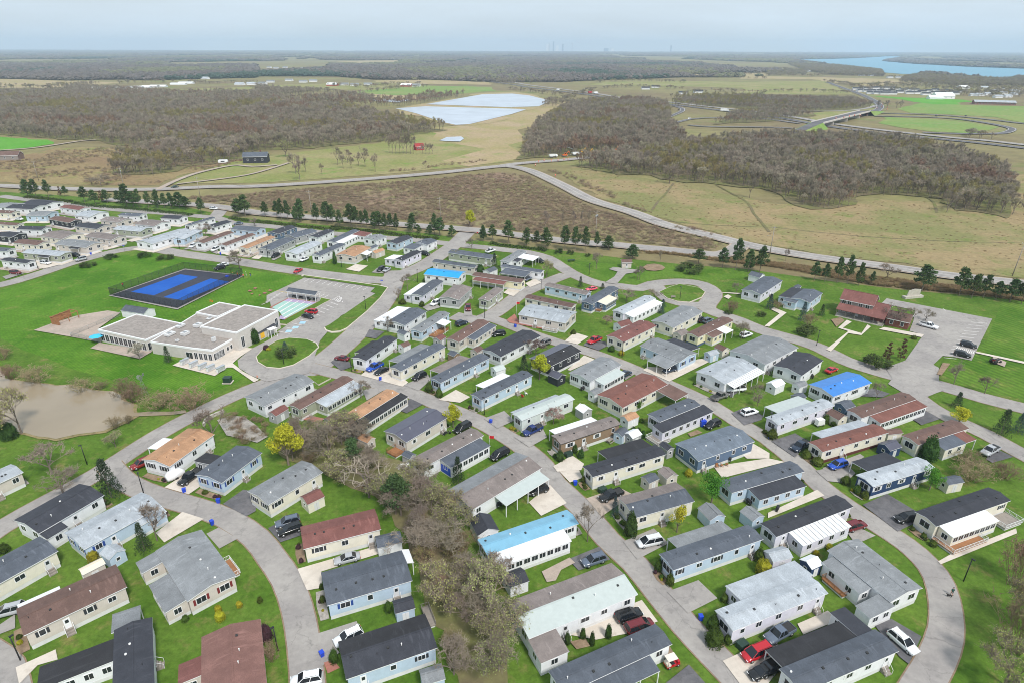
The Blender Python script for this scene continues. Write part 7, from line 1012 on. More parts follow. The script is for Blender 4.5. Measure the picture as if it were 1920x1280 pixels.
for kind,x,y,h,wd,gi,lab in TREES:
    grp,glab=TREEGROUPS[gi]
    if not lab:
        lab=glab if kind not in('rust','bud','gold','plumshrub','bush') else (ADJ[kind]+' '+glab.replace('bare brown ','').replace('bare ','').replace('small rounded ',''))
        if kind=='rust': lab='rust-brown dying pine in the long row along the upper hedge'
        if kind=='plumshrub': lab='dark purple rounded garden shrub'
        if kind=='gold': lab='golden green rounded garden shrub'
        if kind=='bush' and glab.startswith('small'): lab='brown leafless garden shrub'
        if kind=='bare' and grp=='bare trees in the park': lab='bare leafless street tree in the park'
    far=y>380
    h=max(h,.7); wd=max(wd,.6)
    if kind in('bush','bud','bare') and wd>h*2.2: wd=h*2.2
    if kind=='pine': h*=1.12*prng.uniform(.85,1.1); wd*=1.25*prng.uniform(.85,1.15)
    plant(kind,x,y,h,wd,lab,grp or 'plants',prng,.0)
# planted beds at the gable ends of the nearer homes
def occupied(x,y,m=.3):
    for rec,*_ in HOMES:
        dx,dy=x-rec[0],y-rec[1]; c,s=math.cos(rec[2]),math.sin(rec[2])
        if abs(c*dx+s*dy)<rec[3]/2+m and abs(-s*dx+c*dy)<rec[4]/2+m: return True
    for nm,mt,P in PADS:
        if pip(x,y,P): return True
    return False
def pip(x,y,P):
    c=False; j=len(P)-1
    for i in range(len(P)):
        if (P[i][1]>y)!=(P[j][1]>y) and x<(P[j][0]-P[i][0])*(y-P[i][1])/(P[j][1]-P[i][1])+P[i][0]: c=not c
        j=i
    return c
br=random.Random(21); nb=0
for rec,*_ in HOMES:
    if math.hypot(rec[0],rec[1])>190: continue
    ang=rec[2]; nearest=min((1,-1),key=lambda s:min(((rec[0]+s*math.cos(ang)*rec[3]/2-p.x)**2+(rec[1]+s*math.sin(ang)*rec[3]/2-p.y)**2) for L in STREETL for p in L))
    u=Vector((math.cos(ang),math.sin(ang)))*nearest; v=Vector((-u.y,u.x)); e=Vector((rec[0],rec[1]))+u*(rec[3]/2+.7); hw=rec[4]/2-.6
    q=[e-u*.75-v*hw,e+u*.65-v*hw,e+u*.9,e+u*.65+v*hw,e-u*.75+v*hw]
    if any(occupied(p.x,p.y,-.2) for p in(q[1],q[2],q[3])): continue
    nb+=1; sheet('garden_bed',[tuple(p) for p in q],.16+.0012*nb,'soil' if nb%3 else 'rockpile')
    for k in range(br.choice([2,3,3,4])):
        p=e+v*br.uniform(-hw,hw)+u*br.uniform(-.1,.3); h=br.uniform(.45,.95)
        plant(br.choice(['shrub','shrub','shrub','gold','plumshrub']),p.x,p.y,h,h*br.uniform(1.,1.5),'low shrub in a soil bed at the end of a mobile home','low bed shrubs',br,.1)
# the hedges of spreading juniper under the pine rows
def pip(x,y,P):
    c=False; j=len(P)-1
    for i in range(len(P)):
        if (P[i][1]>y)!=(P[j][1]>y) and x<(P[j][0]-P[i][0])*(y-P[i][1])/(P[j][1]-P[i][1])+P[i][0]: c=not c
        j=i
    return c
def leafy_row(name,label,cat,L,wd,h,leaf,n,rng,sz=.28,group=None):
    pts=[]
    for _ in range(n):
        i=rng.randrange(len(L)-1); p=L[i].lerp(L[i+1],rng.random()); d=(L[i+1]-L[i]).normalized(); s=Vector((-d.y,d.x))*max(-1,min(1,rng.gauss(0,.42)))*wd/2
        hh=h*(.6+.5*noise.noise(Vector((p.x*.3,p.y*.3,0)))); 
        if hh<.15: continue
        pts.append((Vector((p.x+s.x,p.y+s.y,max(.08,rng.random()**.7*hh*(1.1-abs(s.length)/(wd*.62))))),sz*rng.uniform(.7,1.3)))
    o=link(name,cards_mesh(name,pts,leaf,rng,.4)); return tag(o,label,cat,group)
for i,(lab,P) in enumerate(HEDGES):
    L=smooth_line(P,3.); n=int(sum((L[k+1]-L[k]).length for k in range(len(L)-1))*52)
    leafy_row('juniper_hedge',lab,'hedge',L,5.,1.9,'leaf_juniper',n,random.Random(300+i),.33,'juniper hedges under the pines')
# thicket in the ditch: bushes one by one
def scatter(P,n,rng,mind):
    xs=[p[0] for p in P]; ys=[p[1] for p in P]; out=[]; tries=0
    while len(out)<n and tries<n*60:
        tries+=1; x=rng.uniform(min(xs),max(xs)); y=rng.uniform(min(ys),max(ys))
        if pip(x,y,P) and all((x-a)**2+(y-b)**2>mind*mind for a,b in out): out.append((x,y))
    return out
tr=random.Random(44)
for x,y in scatter(THICKET,70,tr,1.8):
    k=tr.choice(['bush','bush','budbush','bud','bare','bare'])
    h=tr.uniform(1.8,4.) if 'ba' not in k and k!='bud' else tr.uniform(4.5,7.5); plant(k,x,y,h,h*tr.uniform(.9,1.3),{'bush':'brown bare bush tangled in the ditch thicket','budbush':'green-budding bush tangled in the ditch thicket','bare':'thin leafless tree standing in the ditch thicket','bud':'green-budding thin tree standing in the ditch thicket'}[k],'ditch thicket',tr,.1)
for x,y in scatter(CREEKBANK,20,tr,1.6): plant('bush',x,y,tr.uniform(.8,2.),tr.uniform(1.5,2.6),'low brown bush by the creek above the footbridge','creek bank bushes',tr)
# ------------------------------------------------------------------ instanced stuff: scrub, reeds, woods, far woods
def stuff(name,label,pts,protos,zs=(1,1)):
    """pts: (x,y,z,scale xy,scale z); one object, geometry-node instances"""
    pc=bpy.data.collections.new(name+'_kinds')
    for k,me in enumerate(protos):
        o=bpy.data.objects.new(name+'_kind',me); pc.objects.link(o)
    me=bpy.data.meshes.new(name); me.from_pydata([(p[0],p[1],p[2]) for p in pts],[],[])
    a=me.attributes.new('scl','FLOAT_VECTOR','POINT'); a.data.foreach_set('vector',[v for p in pts for v in (p[3],p[3],p[4])])
    rr=random.Random(9); a=me.attributes.new('rot','FLOAT_VECTOR','POINT'); a.data.foreach_set('vector',[v for p in pts for v in (0,0,rr.uniform(0,6.283))])
    a=me.attributes.new('idx','INT','POINT'); a.data.foreach_set('value',[p[5] if len(p)>5 else rr.randrange(len(protos)) for p in pts])
    g=bpy.data.node_groups.new(name+'_nodes','GeometryNodeTree'); g.interface.new_socket('Geometry',in_out='INPUT',socket_type='NodeSocketGeometry'); g.interface.new_socket('Geometry',in_out='OUTPUT',socket_type='NodeSocketGeometry')
    gi=g.nodes.new('NodeGroupInput'); go=g.nodes.new('NodeGroupOutput'); ip=g.nodes.new('GeometryNodeInstanceOnPoints'); ci=g.nodes.new('GeometryNodeCollectionInfo'); ci.inputs['Collection'].default_value=pc; ci.inputs['Separate Children'].default_value=True; ci.inputs['Reset Children'].default_value=True
    ip.inputs['Pick Instance'].default_value=True
    def attr(n,t):
        q=g.nodes.new('GeometryNodeInputNamedAttribute'); q.data_type=t; q.inputs['Name'].default_value=n; return q.outputs['Attribute']
    g.links.new(gi.outputs[0],ip.inputs['Points']); g.links.new(ci.outputs[0],ip.inputs['Instance']); g.links.new(attr('idx','INT'),ip.inputs['Instance Index']); g.links.new(attr('rot','FLOAT_VECTOR'),ip.inputs['Rotation']); g.links.new(attr('scl','FLOAT_VECTOR'),ip.inputs['Scale']); g.links.new(ip.outputs[0],go.inputs[0])
    o=link(name,me); md=o.modifiers.new('instances','NODES'); md.node_group=g
    return tag(o,label,name.replace('_',' '),None,'stuff')
sr=random.Random(77)
def field(P,n): 
    xs=[p[0] for p in P]; ys=[p[1] for p in P]; out=[]
    for _ in range(n*12):
        x=sr.uniform(min(xs),max(xs)); y=sr.uniform(min(ys),max(ys))
        if pip(x,y,P): out.append((x,y))
        if len(out)>=n: break
    return out
ZN={}
for nm,mt,p in ZONES: ZN.setdefault(mt,[]).append(p)
SCR=[stem_proto(s,'scrub_twig',14)[1] for s in(201,202)]
GRS=[stem_proto(s,'reed_blade',26,tw=.004)[1] for s in(211,212)]
def clump(x,y,s=.02): return noise.noise(Vector((x*s,y*s,3)))
def near_road(x,y,m):
    for L,wd in ROADL:
        for p in L:
            if (p.x-x)**2+(p.y-y)**2<(wd/2+m)**2: return True
    return False
ROADL=[(smooth_line(p,6.),wd) for nm,wd,p,mt in ROADS if nm in('county_road','access_road','farm_lane')]
stuff('scrub','brown leafless scrub between the county road and the access road',[(x,y,0,sr.uniform(1.5,3.4),sr.uniform(.5,1.7)) for x,y in field(ZN['scrub'][0],7500) if (clump(x,y)>-.1 or sr.random()<.45) and not near_road(x,y,2.5)]+[(x,y,0,sr.uniform(1.5,4),sr.uniform(.6,2.2)) for x,y in field(ZN['scrub2'][0],2600) if clump(x,y)>.02 and not near_road(x,y,2.5)]+[(p.x+sr.gauss(0,1.5),p.y+sr.gauss(0,1.5),0,sr.uniform(2,4),sr.uniform(.8,2.6)) for P in BRUSH for p in smooth_line(P,1.6) if clump(p.x,p.y,.05)>-.3],SCR)
stuff('tall_reeds','tan dry reeds along the road verge',[(x,y,0,sr.uniform(.8,1.8),sr.uniform(.8,1.7)) for x,y in field(ZN['reeds'][0],2600) if not near_road(x,y,1.)],GRS)
stuff('meadow_tufts','dry grass tufts on the meadow right of the county road',[(x,y,0,sr.uniform(.7,1.6),sr.uniform(.2,.6)) for x,y in field(ZN['meadow'][0],5200) if sr.random()<.45 and not near_road(x,y,2)],GRS)
def wood_proto(s,mt,leaf=None,n=0):
    tk,cr=bare_proto(s,depth=5,kids=(2,3),mt=mt,trunk=.3,spread=.42,up=.3,fuzz=4,tw=.006,leaf=leaf,nleaf=n)
    bm=bmesh.new(); bm.from_mesh(tk); bm.from_mesh(cr); me=bpy.data.meshes.new('wood_tree'); bm.to_mesh(me); bm.free()
    for mm in cr.materials: me.materials.append(mm)
    return me
WP=[wood_proto(s,'wood_twig') for s in(221,222,223,224)]+[wood_proto(225,'wood_olive'),wood_proto(226,'wood_red'),wood_proto(227,'wood_twig','leaf_bud',420)]
WPB=[WP[6]]
def widx(a,b):
    n=noise.noise(Vector((a*.011,b*.011,8)))+wr.uniform(-.25,.25); q=noise.noise(Vector((a*.02,b*.02,1)))+wr.uniform(-.2,.2)
    if n>.32: return 4
    if n<-.36: return 5
    return 6 if q>.42 else wr.randrange(4)
wr=random.Random(91); alltrees=[]
for nm,P in WOODS:
    xs=[p[0] for p in P]; ys=[p[1] for p in P]; st=5.2 if nm in('right','centre') else 6.2
    y=min(ys)
    while y<max(ys):
        x=min(xs)
        while x<max(xs):
            a,b=x+wr.uniform(-.5,.5)*st,y+wr.uniform(-.5,.5)*st
            if pip(a+5*noise.noise(Vector((a*.09,b*.09,4)))+wr.uniform(-2,2),b+7*noise.noise(Vector((a*.08,b*.08,7)))+wr.uniform(-2,2),P) and abs(a)<b*.95+60 and not near_road(a,b,4): alltrees.append((a,b,nm))
            x+=st
        y+=st
alltrees.sort(key=lambda p:p[0]**2+p[1]**2)
def wsize(nm): h=wr.uniform(8,15.) if nm!='motorway' else wr.uniform(7,10); return h,h*wr.uniform(.42,.66)
for a,b,nm in alltrees[:190]:
    h,wd=wsize(nm); o=link('bare_tree',WP[widx(a,b)],None,(a,b,0),wr.uniform(0,6.28)); o.scale=(wd,wd,h)
    tag(o,'grey-brown bare tree along the front edge of the right-hand wood','bare tree','front trees of the right-hand wood')
stuff('bare_woods','leafless grey-brown spring woods beyond the county road',[(a,b,0,*reversed(wsize(nm)),widx(a,b)) for a,b,nm in alltrees[190:]],WP)
# far woods: rounded crown clumps, each of real size, thinning to the horizon
def crown_clump(seed,mt):
    rng=random.Random(seed); bm=bmesh.new(); bmesh.ops.create_icosphere(bm,subdivisions=3,radius=1)
    for v in bm.verts:
        k=1+.5*noise.noise(v.co*2.6+Vector((seed,1,0)))+.25*noise.noise(v.co*6+Vector((seed,1,0))); v.co=Vector((v.co.x*k*.55,v.co.y*k*.55,max(-.1,.45+v.co.z*.5*k)))
    me=bpy.data.meshes.new('far_crown'); bm.to_mesh(me); bm.free(); me.materials.append(MATS[mt]); return me
FW=[]; MW=[]; fr=random.Random(13); y=1080.
CL=[(min(q[0] for q in P),max(q[0] for q in P),min(q[1] for q in P),max(q[1] for q in P),P) for P in FAR_CLEAR]
while y<18000:
    sp=max(9.5,y*.0062) if y<1900 else max(12.,y*.0062); x=-y*.93-80
    while x<y*.93+80:
        a=x+fr.uniform(-.6,.6)*sp; b=y+fr.uniform(-.6,.6)*sp
        d=noise.noise(Vector((a*.0011,b*.0006,5)))+.35*noise.noise(Vector((a*.004,b*.003,2)))
        if d>-.13 and not any(c[0]<a<c[1] and c[2]<b<c[3] and pip(a,b,c[4]) for c in CL):
            g_=noise.noise(Vector((a*.002,b*.0012,9)))+fr.uniform(-.25,.25); (MW if b<1900 else FW).append((a,b,0,fr.uniform(5,9),fr.uniform(8,15),5 if g_>.4 else 4 if g_<-.3 else fr.randrange(4)) if b<1900 else (a,b,0,sp*fr.uniform(1.3,2.),fr.uniform(8,15),3 if g_>.42 else 2 if g_<-.25 else fr.randrange(2)))
        x+=sp
    y+=sp*1.1
for P,sp in TOWNWOODS:
    xs=[p[0] for p in P]; ys=[p[1] for p in P]
    for _ in range(int((max(xs)-min(xs))*(max(ys)-min(ys))/sp/sp)):
        a,c=fr.uniform(min(xs),max(xs)),fr.uniform(min(ys),max(ys))
        if pip(a,c,P): MW.append((a,c,0,fr.uniform(7,13),fr.uniform(7,14),fr.choice([0,1,2,3,4,6])))
stuff('middle_woods','leafless woods between the near woods and the far fields',MW,WP)
stuff('far_woods','distant bluish woods reaching to the horizon',FW,[crown_clump(1,'far_crown'),crown_clump(2,'far_crown'),crown_clump(3,'far_olive'),crown_clump(4,'far_conifer')])
TB=[]
for P in TREEBELTS:
    L=smooth_line(P,10.)
    for i in range(len(L)-1):
        for k in range(2):
            if fr.random()<.75: TB.append((L[i].x+fr.uniform(-8,8),L[i].y+fr.uniform(-8,8),0,fr.uniform(7,13),fr.uniform(5,10)))
stuff('tree_belts','thin bare tree belts and hedgerows among the far fields',TB,WP+WPB)
# ------------------------------------------------------------------ community centre
def rect3(r):
    A,B,C=[Vector(p) for p in r]; u=(A-B); L=u.length; u.normalize(); v=Vector((-u.y,u.x)); d=C-B
    if v.dot(d)<0: u=-u; v=-v
    W=abs(v.dot(d)); c=B.lerp(A,.5)+v*W/2; return c,math.atan2(u.y,u.x),L,W
def block(root,name,c,ang,L,W,h,wallm='concrete_wall',roofm='flat_roof'):
    b=MB(); b.box(-L/2,L/2,-W/2,W/2,0,h-.15,wallm,roofm)
    o=b.build(name,root,(c.x,c.y,0),ang)
    p=MB(); e=.25
    p.box(-L/2-.06,L/2+.06,-W/2-.06,-W/2+e,h-.4,h+.12,'trim_white'); p.box(-L/2-.06,L/2+.06,W/2-e,W/2+.06,h-.4,h+.12,'trim_white'); p.box(-L/2-.06,-L/2+e,-W/2+e,W/2-e,h-.4,h+.12,'trim_white'); p.box(L/2-e,L/2+.06,-W/2+e,W/2-e,h-.4,h+.12,'trim_white')
    p.build('parapet',o); return o
cc=thing('community_centre','low flat-roofed concrete community centre with glass hall beside the oval island','building',(0,0,0))
GG=rect3(CENTRE['gym']); ANG=GG[1]
gym=block(cc,'sports_hall',GG[0],ANG,GG[2],GG[3],6.5)
B_=rect3(CENTRE['back']); block(cc,'rear_hall',B_[0],B_[1],B_[2],B_[3],5.0)
H_=rect3(CENTRE['hall']); hall=block(cc,'glass_hall',H_[0],H_[1],H_[2],H_[3],4.2)
n=int(H_[2]/1.9)
for k in range(n): window(hall,-H_[2]/2+.3+(k+.5)*(H_[2]-.6)/n,-H_[3]/2,1.75,0,1.6,2.3)
for k in range(3): window(hall,H_[2]/2,-H_[3]/2+1.2+k*1.9,1.75,PI/2,1.6,2.3); window(hall,-H_[2]/2,-H_[3]/2+2+k*3,1.75,-PI/2,1.6,2.)
LP=[Vector(p) for p in CENTRE['lowpoly']]; lo=MB().prism([tuple(p) for p in LP],0,3.9,'concrete_wall','flat_roof').build('main_wing',cc)
rim=MB(); cen=sum(LP,Vector((0,0)))/len(LP)
for k in range(len(LP)):
    p,q=LP[k],LP[(k+1)%len(LP)]; d=(q-p).normalized(); s=Vector((-d.y,d.x))
    if (cen-p).dot(s)<0: s=-s
    q4=[p-s*.05,q-s*.05,q+s*.22,p+s*.22]; ar=sum(q4[m].x*q4[(m+1)%4].y-q4[(m+1)%4].x*q4[m].y for m in range(4))
    rim.prism([tuple(x) for x in (q4 if ar>0 else q4[::-1])],3.5,4.08+.004*k,'trim_white')
rim.build('parapet',lo)
def on_edge(a,b,f,z,w,h):
    p=a.lerp(b,f); d=(b-a).normalized(); window(lo,p.x,p.y,z,math.atan2(d.y,d.x),w,h)
for f in(.12,.36,.6,.84): on_edge(LP[1],LP[2],f,1.5,1.1,2.1)
for f in(.08,.18,.28,.38): on_edge(LP[2],LP[3],f,1.5,1.2,2.1)
for f in(.6,.75): on_edge(LP[2],LP[3],f,1.8,.8,1.2)
on_edge(LP[0],LP[1],.9,1.3,2.4,2.1)
for k,p in enumerate(CENTRE['units']):
    sx,sy,sz=[(1.5,.9,.8),(1.1,.9,1.0),(.5,.5,1.4),(1.2,.9,1.0),(1.4,.7,.5),(1.3,.8,.8),(.5,.4,.6)][k]
    MB().box(-sx,sx,-sy,sy,.2,sz,'hvac').box(-sx*.9,sx*.9,-sy*.8,sy*.8,0,.2,'metal_grey').box(-sx*.5,sx*.3,-sy*.6,sy*.6,sz,sz+.1,'metal_grey').build('rooftop_unit',cc,(p[0],p[1],3.9),ANG)
E_=rect3(CENTRE['entry']); e=MB(); L,W=E_[2],E_[3]
e.add([(-L/2,-W/2,2.6),(L/2,-W/2,2.6),(L/2,W/2,4.4),(-L/2,W/2,4.4)],[(0,1,2,3)],'roof_char'); e.box(-L/2+.2,L/2-.2,-W/2+.3,W/2,0,2.6,'concrete_wall'); e.add([(-L/2+.2,-W/2+.3,2.6),(-L/2+.2,W/2,2.6),(-L/2+.2,W/2,4.3),(L/2-.2,-W/2+.3,2.6),(L/2-.2,W/2,2.6),(L/2-.2,W/2,4.3)],[(0,2,1),(3,4,5)],'concrete_wall')
ew=e.build('entrance_wing',cc,(E_[0].x,E_[0].y,0),E_[1]); MB().box(-L/2+.1,-L/2+.19,-W/2+.6,-W/2+2.4,.4,2.4,'yellow_paint').box(-L/2+1.,-L/2+2.6,-W/2+.2,-W/2+.29,.5,2.3,'yellow_paint').build('yellow_panel',ew)
Q_=rect3(CENTRE['porch']); L,W=Q_[2],Q_[3]; pr=MB().box(-L/2,L/2,-W/2,W/2,3.05,3.2,'trim_white').build('porch_canopy',cc,(Q_[0].x,Q_[0].y,0),Q_[1])
for sx in(-1,1):
    for sy in(-1,1): link('post',POST,pr,(sx*(L/2-.2),sy*(W/2-.2),.1))
# side-hall windows and doors facing the oval
for k,xx in enumerate((-GG[2]/2+2.,GG[2]/2-1.6)): window(gym,xx,-GG[3]/2,2.6,0,1.2,3.2)
# ------------------------------------------------------------------ pool shed, pergola, mailboxes, court
S_=rect3(MISC['poolshed']); shed([S_[0].x,S_[0].y,S_[1],S_[2],S_[3]],'slate','white','white changing shed with slate roof behind the glass hall of the community centre',99)
P4=[Vector(p) for p in MISC['pergola']]; c=sum(P4,Vector((0,0)))/4; u=(P4[2]-P4[1]); pa=math.atan2(u.y,u.x)
pg=thing('pergola','brown timber two-bay pergola on the pool patio','pergola',(c.x,c.y,.2),pa); L,W=max(5.,u.length),3.6
for x in(-L/2,0,L/2):
    for y in(-W/2,W/2): MB().box(x-.09,x+.09,y-.09,y+.09,0,2.5,'wood').build('post',pg)
for y in(-W/2,W/2): MB().box(-L/2-.2,L/2+.2,y-.08,y+.08,2.5,2.72,'wood').build('beam',pg)
for x in(-L/2,0,L/2): MB().box(x-.08,x+.08,-W/2-.2,W/2+.2,2.73,2.9,'wood').build('beam',pg)
MB().box(-L/2+.1,L/2-.1,W/2+.1,W/2+.15,.2,2.4,'wood').build('slat_panel',pg); MB().box(-L/2-.15,-L/2-.1,-W/2+.1,W/2-.1,.2,2.4,'wood').build('slat_panel',pg)
d=Vector(MISC['mailbox_dir'][1])-Vector(MISC['mailbox_dir'][0]); ma=math.atan2(d.y,d.x); Lm=max(2.6,d.length*.8)
for k,p in enumerate(MISC['mailbox']):
    q=Vector(p)+d*.35; t=thing('mailbox_bank','white bank of mailboxes on the slab, '+['first','second','third','fourth','fifth'][k]+' from the left of five','mailboxes',(q.x,q.y,.22),ma,'mailbox banks by the community centre')
    MB().box(-Lm/2,Lm/2,-.35,.35,.25,1.55,'trim_white').build('cabinet',t)
    MB().box(-Lm/2-.15,Lm/2+.15,-.5,.5,1.6,1.7,'roof_lgrey').build('roof',t)
    g_=MB()
    for i in range(7):
        for j in range(4): g_.box(-Lm/2+.1+i*Lm/7,-Lm/2+.02+(i+1)*Lm/7-.06,-.37,-.345,.35+j*.3,.58+j*.3,'metal_grey')
    g_.build('mailbox_doors',t)
    for x in(-Lm/2+.2,Lm/2-.2): MB().box(x-.06,x+.06,-.3,.3,0,.25,'metal_grey').build('leg',t)
p=MISC['transformer'][0]; t=thing('transformer_box','dark green electrical transformer box on a pad by the mailboxes','transformer',(p[0],p[1],.1)); MB().box(-1.0,1.0,-.8,.8,.15,1.6,'dark_green').build('cabinet',t); MB().box(-1.3,1.3,-1.1,1.1,0,.15,'concrete').build('pad',t); MB().box(-1.05,1.05,-.85,.85,1.6,1.68,'dark_green').build('lid',t)
p=MISC['windmill'][0]; t=thing('aeration_windmill','grey lattice windmill behind the green bush on the pond bank','windmill',(p[0],p[1],0)); tw=MB()
for k in range(3):
    a=k*2.094; tw.tube((math.cos(a)*.9,math.sin(a)*.9,0),(math.cos(a)*.08,math.sin(a)*.08,5.6),.04,.03,'metal_grey',5)
    for z in(1,2.2,3.4,4.5): 
        r0=.9*(1-z/5.6)+.05; b=a+2.094; tw.tube((math.cos(a)*r0,math.sin(a)*r0,z),(math.cos(b)*r0,math.sin(b)*r0,z),.025,.025,'metal_grey',4)
tw.build('tower',t); ro=MB()
for k in range(10):
    a=k*.628; ro.add([(math.cos(a)*.15,-.4,5.7+math.sin(a)*.15),(math.cos(a)*.85,-.36,5.7+math.sin(a)*.85),(math.cos(a+.4)*.85,-.44,5.7+math.sin(a+.4)*.85),(math.cos(a+.4)*.15,-.42,5.7+math.sin(a+.4)*.15)],[(0,1,2,3)],'metal_grey')
ro.build('rotor',t); MB().box(-.02,.02,.1,1.6,5.65,5.75,'metal_grey').box(-.02,.02,1.0,1.7,5.3,6.1,'metal_grey').build('tail_vane',t)
# court fence
m_,t_,b_=nmat('chain_link'); tr_=t_.nodes.new('ShaderNodeBsdfTransparent'); ms_=t_.nodes.new('ShaderNodeMixShader'); ms_.inputs[0].default_value=.42; b_.inputs['Base Color'].default_value=(.012,.013,.016,1); b_.inputs['Roughness'].default_value=.6
t_.links.new(tr_.outputs[0],ms_.inputs[1]); t_.links.new(b_.outputs[0],ms_.inputs[2]); t_.links.new(ms_.outputs[0],t_.nodes['Material Output'].inputs['Surface'])
m_,t_,b_=nmat('chain_link_grey'); tr_=t_.nodes.new('ShaderNodeBsdfTransparent'); ms_=t_.nodes.new('ShaderNodeMixShader'); ms_.inputs[0].default_value=.25; b_.inputs['Base Color'].default_value=(.25,.25,.25,1); t_.links.new(tr_.outputs[0],ms_.inputs[1]); t_.links.new(b_.outputs[0],ms_.inputs[2]); t_.links.new(ms_.outputs[0],t_.nodes['Material Output'].inputs['Surface'])
def fence(label,P,h,mesh,post,closed,step=3.,gap=()):
    c=Vector(P[0]); t=thing('chain_link_fence',label,'fence',(c.x,c.y,.2)); net=MB(); rail=MB(); n=len(P)
    FP=MB().tube((0,0,0),(0,0,h),.045,.045,post,6).mesh('fence_post')
    for i in range(n if closed else n-1):
        p,q=Vector(P[i])-c,Vector(P[(i+1)%n])-c; k=max(1,round((q-p).length/step))
        for z in(.05,h-.03): rail.tube((*p,z),(*q,z),.03,.03,post,4)
        for j in range(k):
            link('fence_post',FP,t,(*p.lerp(q,j/k),0))
        net.add([(*p,.03),(*q,.03),(*q,h-.03),(*p,h-.03)],[(0,1,2,3)],mesh)
    net.build('mesh_panel',t); rail.build('rail',t); return t
fence('tall black mesh fence around the blue tennis courts',MISC['courtfence'],3.2,'chain_link','black_metal',True)
fence('grey mesh fence along the pool patio',MISC['patiofence'],1.5,'chain_link_grey','metal_grey',False); fence('low mesh fence in front of the pool terrace',MISC['patiofence2'],1.5,'chain_link_grey','metal_grey',False)
# court nets, marks
p=[Vector(q) for q in MISC['shelter']]; u=p[1]-p[0]; c=p[0].lerp(p[1],.5); v=Vector((-u.y,u.x)).normalized(); c=c+v*1.6; sa=math.atan2(u.y,u.x); L=u.length
t=thing('court_shelter','long slate-roofed open shelter at the end of the shuffleboard courts','shelter',(c.x,c.y,.22),sa); gable_roof(MB(),-L/2-.3,L/2+.3,-1.7,1.7,3.0,.8,'roof_slate','roof_slate').build('roof',t)
for x in(-L/2,-L/6,L/6,L/2):
    for y in(-1.4,1.4): link('post',POST,t,(x,y,0))
for k in range(4):
    x=-L/2+L*(k+.5)/4; b=thing('bench','dark bench under the court shelter','bench',(c.x+math.cos(sa)*x,c.y+math.sin(sa)*x,.22),sa,'benches under the court shelter')
    MB().box(-.8,.8,-.2,.2,.4,.46,'black_metal').build('seat',b); MB().box(-.8,.8,.2,.25,.5,.95,'black_metal').build('backrest',b)
    for s in(-.65,.65): MB().box(s-.03,s+.03,-.18,.18,0,.4,'black_metal').build('leg',b)
# parking bay lines
def pmark(p,q,wd,mat='whitepaint',z=.43):
    p,q=Vector(p),Vector(q); d=(q-p).normalized(); s=Vector((-d.y,d.x))*wd/2
    MBX.add([(*(p+s),z),(*(p-s),z),(*(q-s),z),(*(q+s),z)],[(0,1,2,3)],mat)
MBX=MB()
for a,b,m_ in PARKLINES: pmark(a,b,.22,m_,.232)
MBX.build('parking_lines')['kind']='structure'
MBX=MB()
for P in BLUEBAYS:
    c=Vector(P); MBX.add([(c.x-1,c.y-1,.234),(c.x+1,c.y-1,.234),(c.x+1,c.y+1,.234),(c.x-1,c.y+1,.234)],[(0,1,2,3)],'bluepaint')
MBX.build('accessible_bay_paint')['kind']='structure'
# pool umbrella
p=MISC['umbrella'][0]; t=thing('patio_umbrella','bright aqua patio umbrella beside the glass hall','umbrella',(p[0],p[1],.2)); MB().tube((0,0,0),(0,0,2.6),.04,.04,'metal_grey',6).build('pole',t); um=MB(); um.add([(0,0,2.7)]+[(math.cos(k*.785)*2.1,math.sin(k*.785)*2.1,2.1) for k in range(8)],[(0,k+1,(k+1)%8+1) for k in range(8)],'aqua_cloth'); um.build('canopy',t)
# ------------------------------------------------------------------ brick office
U=rect3(OFFICE['upper']); off=thing('brick_office','two-storey brick office with dark red-brown roofs and a verandah','building',(U[0].x,U[0].y,0),U[1]); L,W=U[2],8.2
y0=-W/2
MB().box(-L/2+.3,L/2-.3,-W/2+.35,W/2-.35,0,5.5,'brick_wall').build('wall',off)
gm=MB()
for x,f in((-L/2+.3,1),(L/2-.3,0)): gm.add([(x,-W/2+.35,5.5),(x,W/2-.35,5.5),(x,0,8.0)],[(0,2,1) if f else (0,1,2)],'brick_wall')
gm.build('gable',off); gable_roof(MB(),-L/2,L/2,-W/2,W/2,5.45,2.7,'roof_red','roof_red',.18).build('roof',off)
for k in range(4): window(off,[-L*.36,-L*.2,L*.12,L*.32][k],-W/2+.35,4.6,0,1.2,1.2)
Lo=rect3(OFFICE['lower']); L2=Lo[2]; lx=(Lo[0]-U[0]); ca,sa=math.cos(-U[1]),math.sin(-U[1]); cx2=lx.x*ca-lx.y*sa
x0,x1=cx2-L2/2,cx2+L2/2; py0=-W/2-3.4
MB().add([(x0,py0,2.75),(x1,py0,2.75),(x1,-W/2+.4,4.05),(x0,-W/2+.4,4.05),(x0,py0,2.58),(x1,py0,2.58),(x1,-W/2+.4,3.88),(x0,-W/2+.4,3.88)],[(0,1,2,3),(4,5,1,0),(5,6,2,1),(7,4,0,3),(7,6,5,4)],'roof_red').build('porch_roof',off)
if x1>L/2+.5:
    MB().box(L/2-.28,x1-.3,-W/2+.4,W/2-.6,0,3.9,'brick_wall').build('east_wall',off); gable_roof(MB(),L/2-.26,x1,-W/2+.42,W/2-.4,4.03,1.7,'roof_red','roof_red',.18).build('east_roof',off)
MB().box(x0+.1,x1-.1,py0+.2,-W/2+.36,0,.3,'stone').build('porch_floor',off)
n=6
for k in range(n): MB().box(-.08,.08,-.08,.08,.3,2.7,'wood_grey').build('porch_post',off,(x0+.3+(x1-x0-.6)*k/(n-1),py0+.35,0))
for k in range(3): window(off,[-L*.34,-L*.14,L*.3][k],-W/2+.35,1.75,0,1.3,1.4)
link('door',DOOR,off,(L*.08,-W/2+.35,.3))
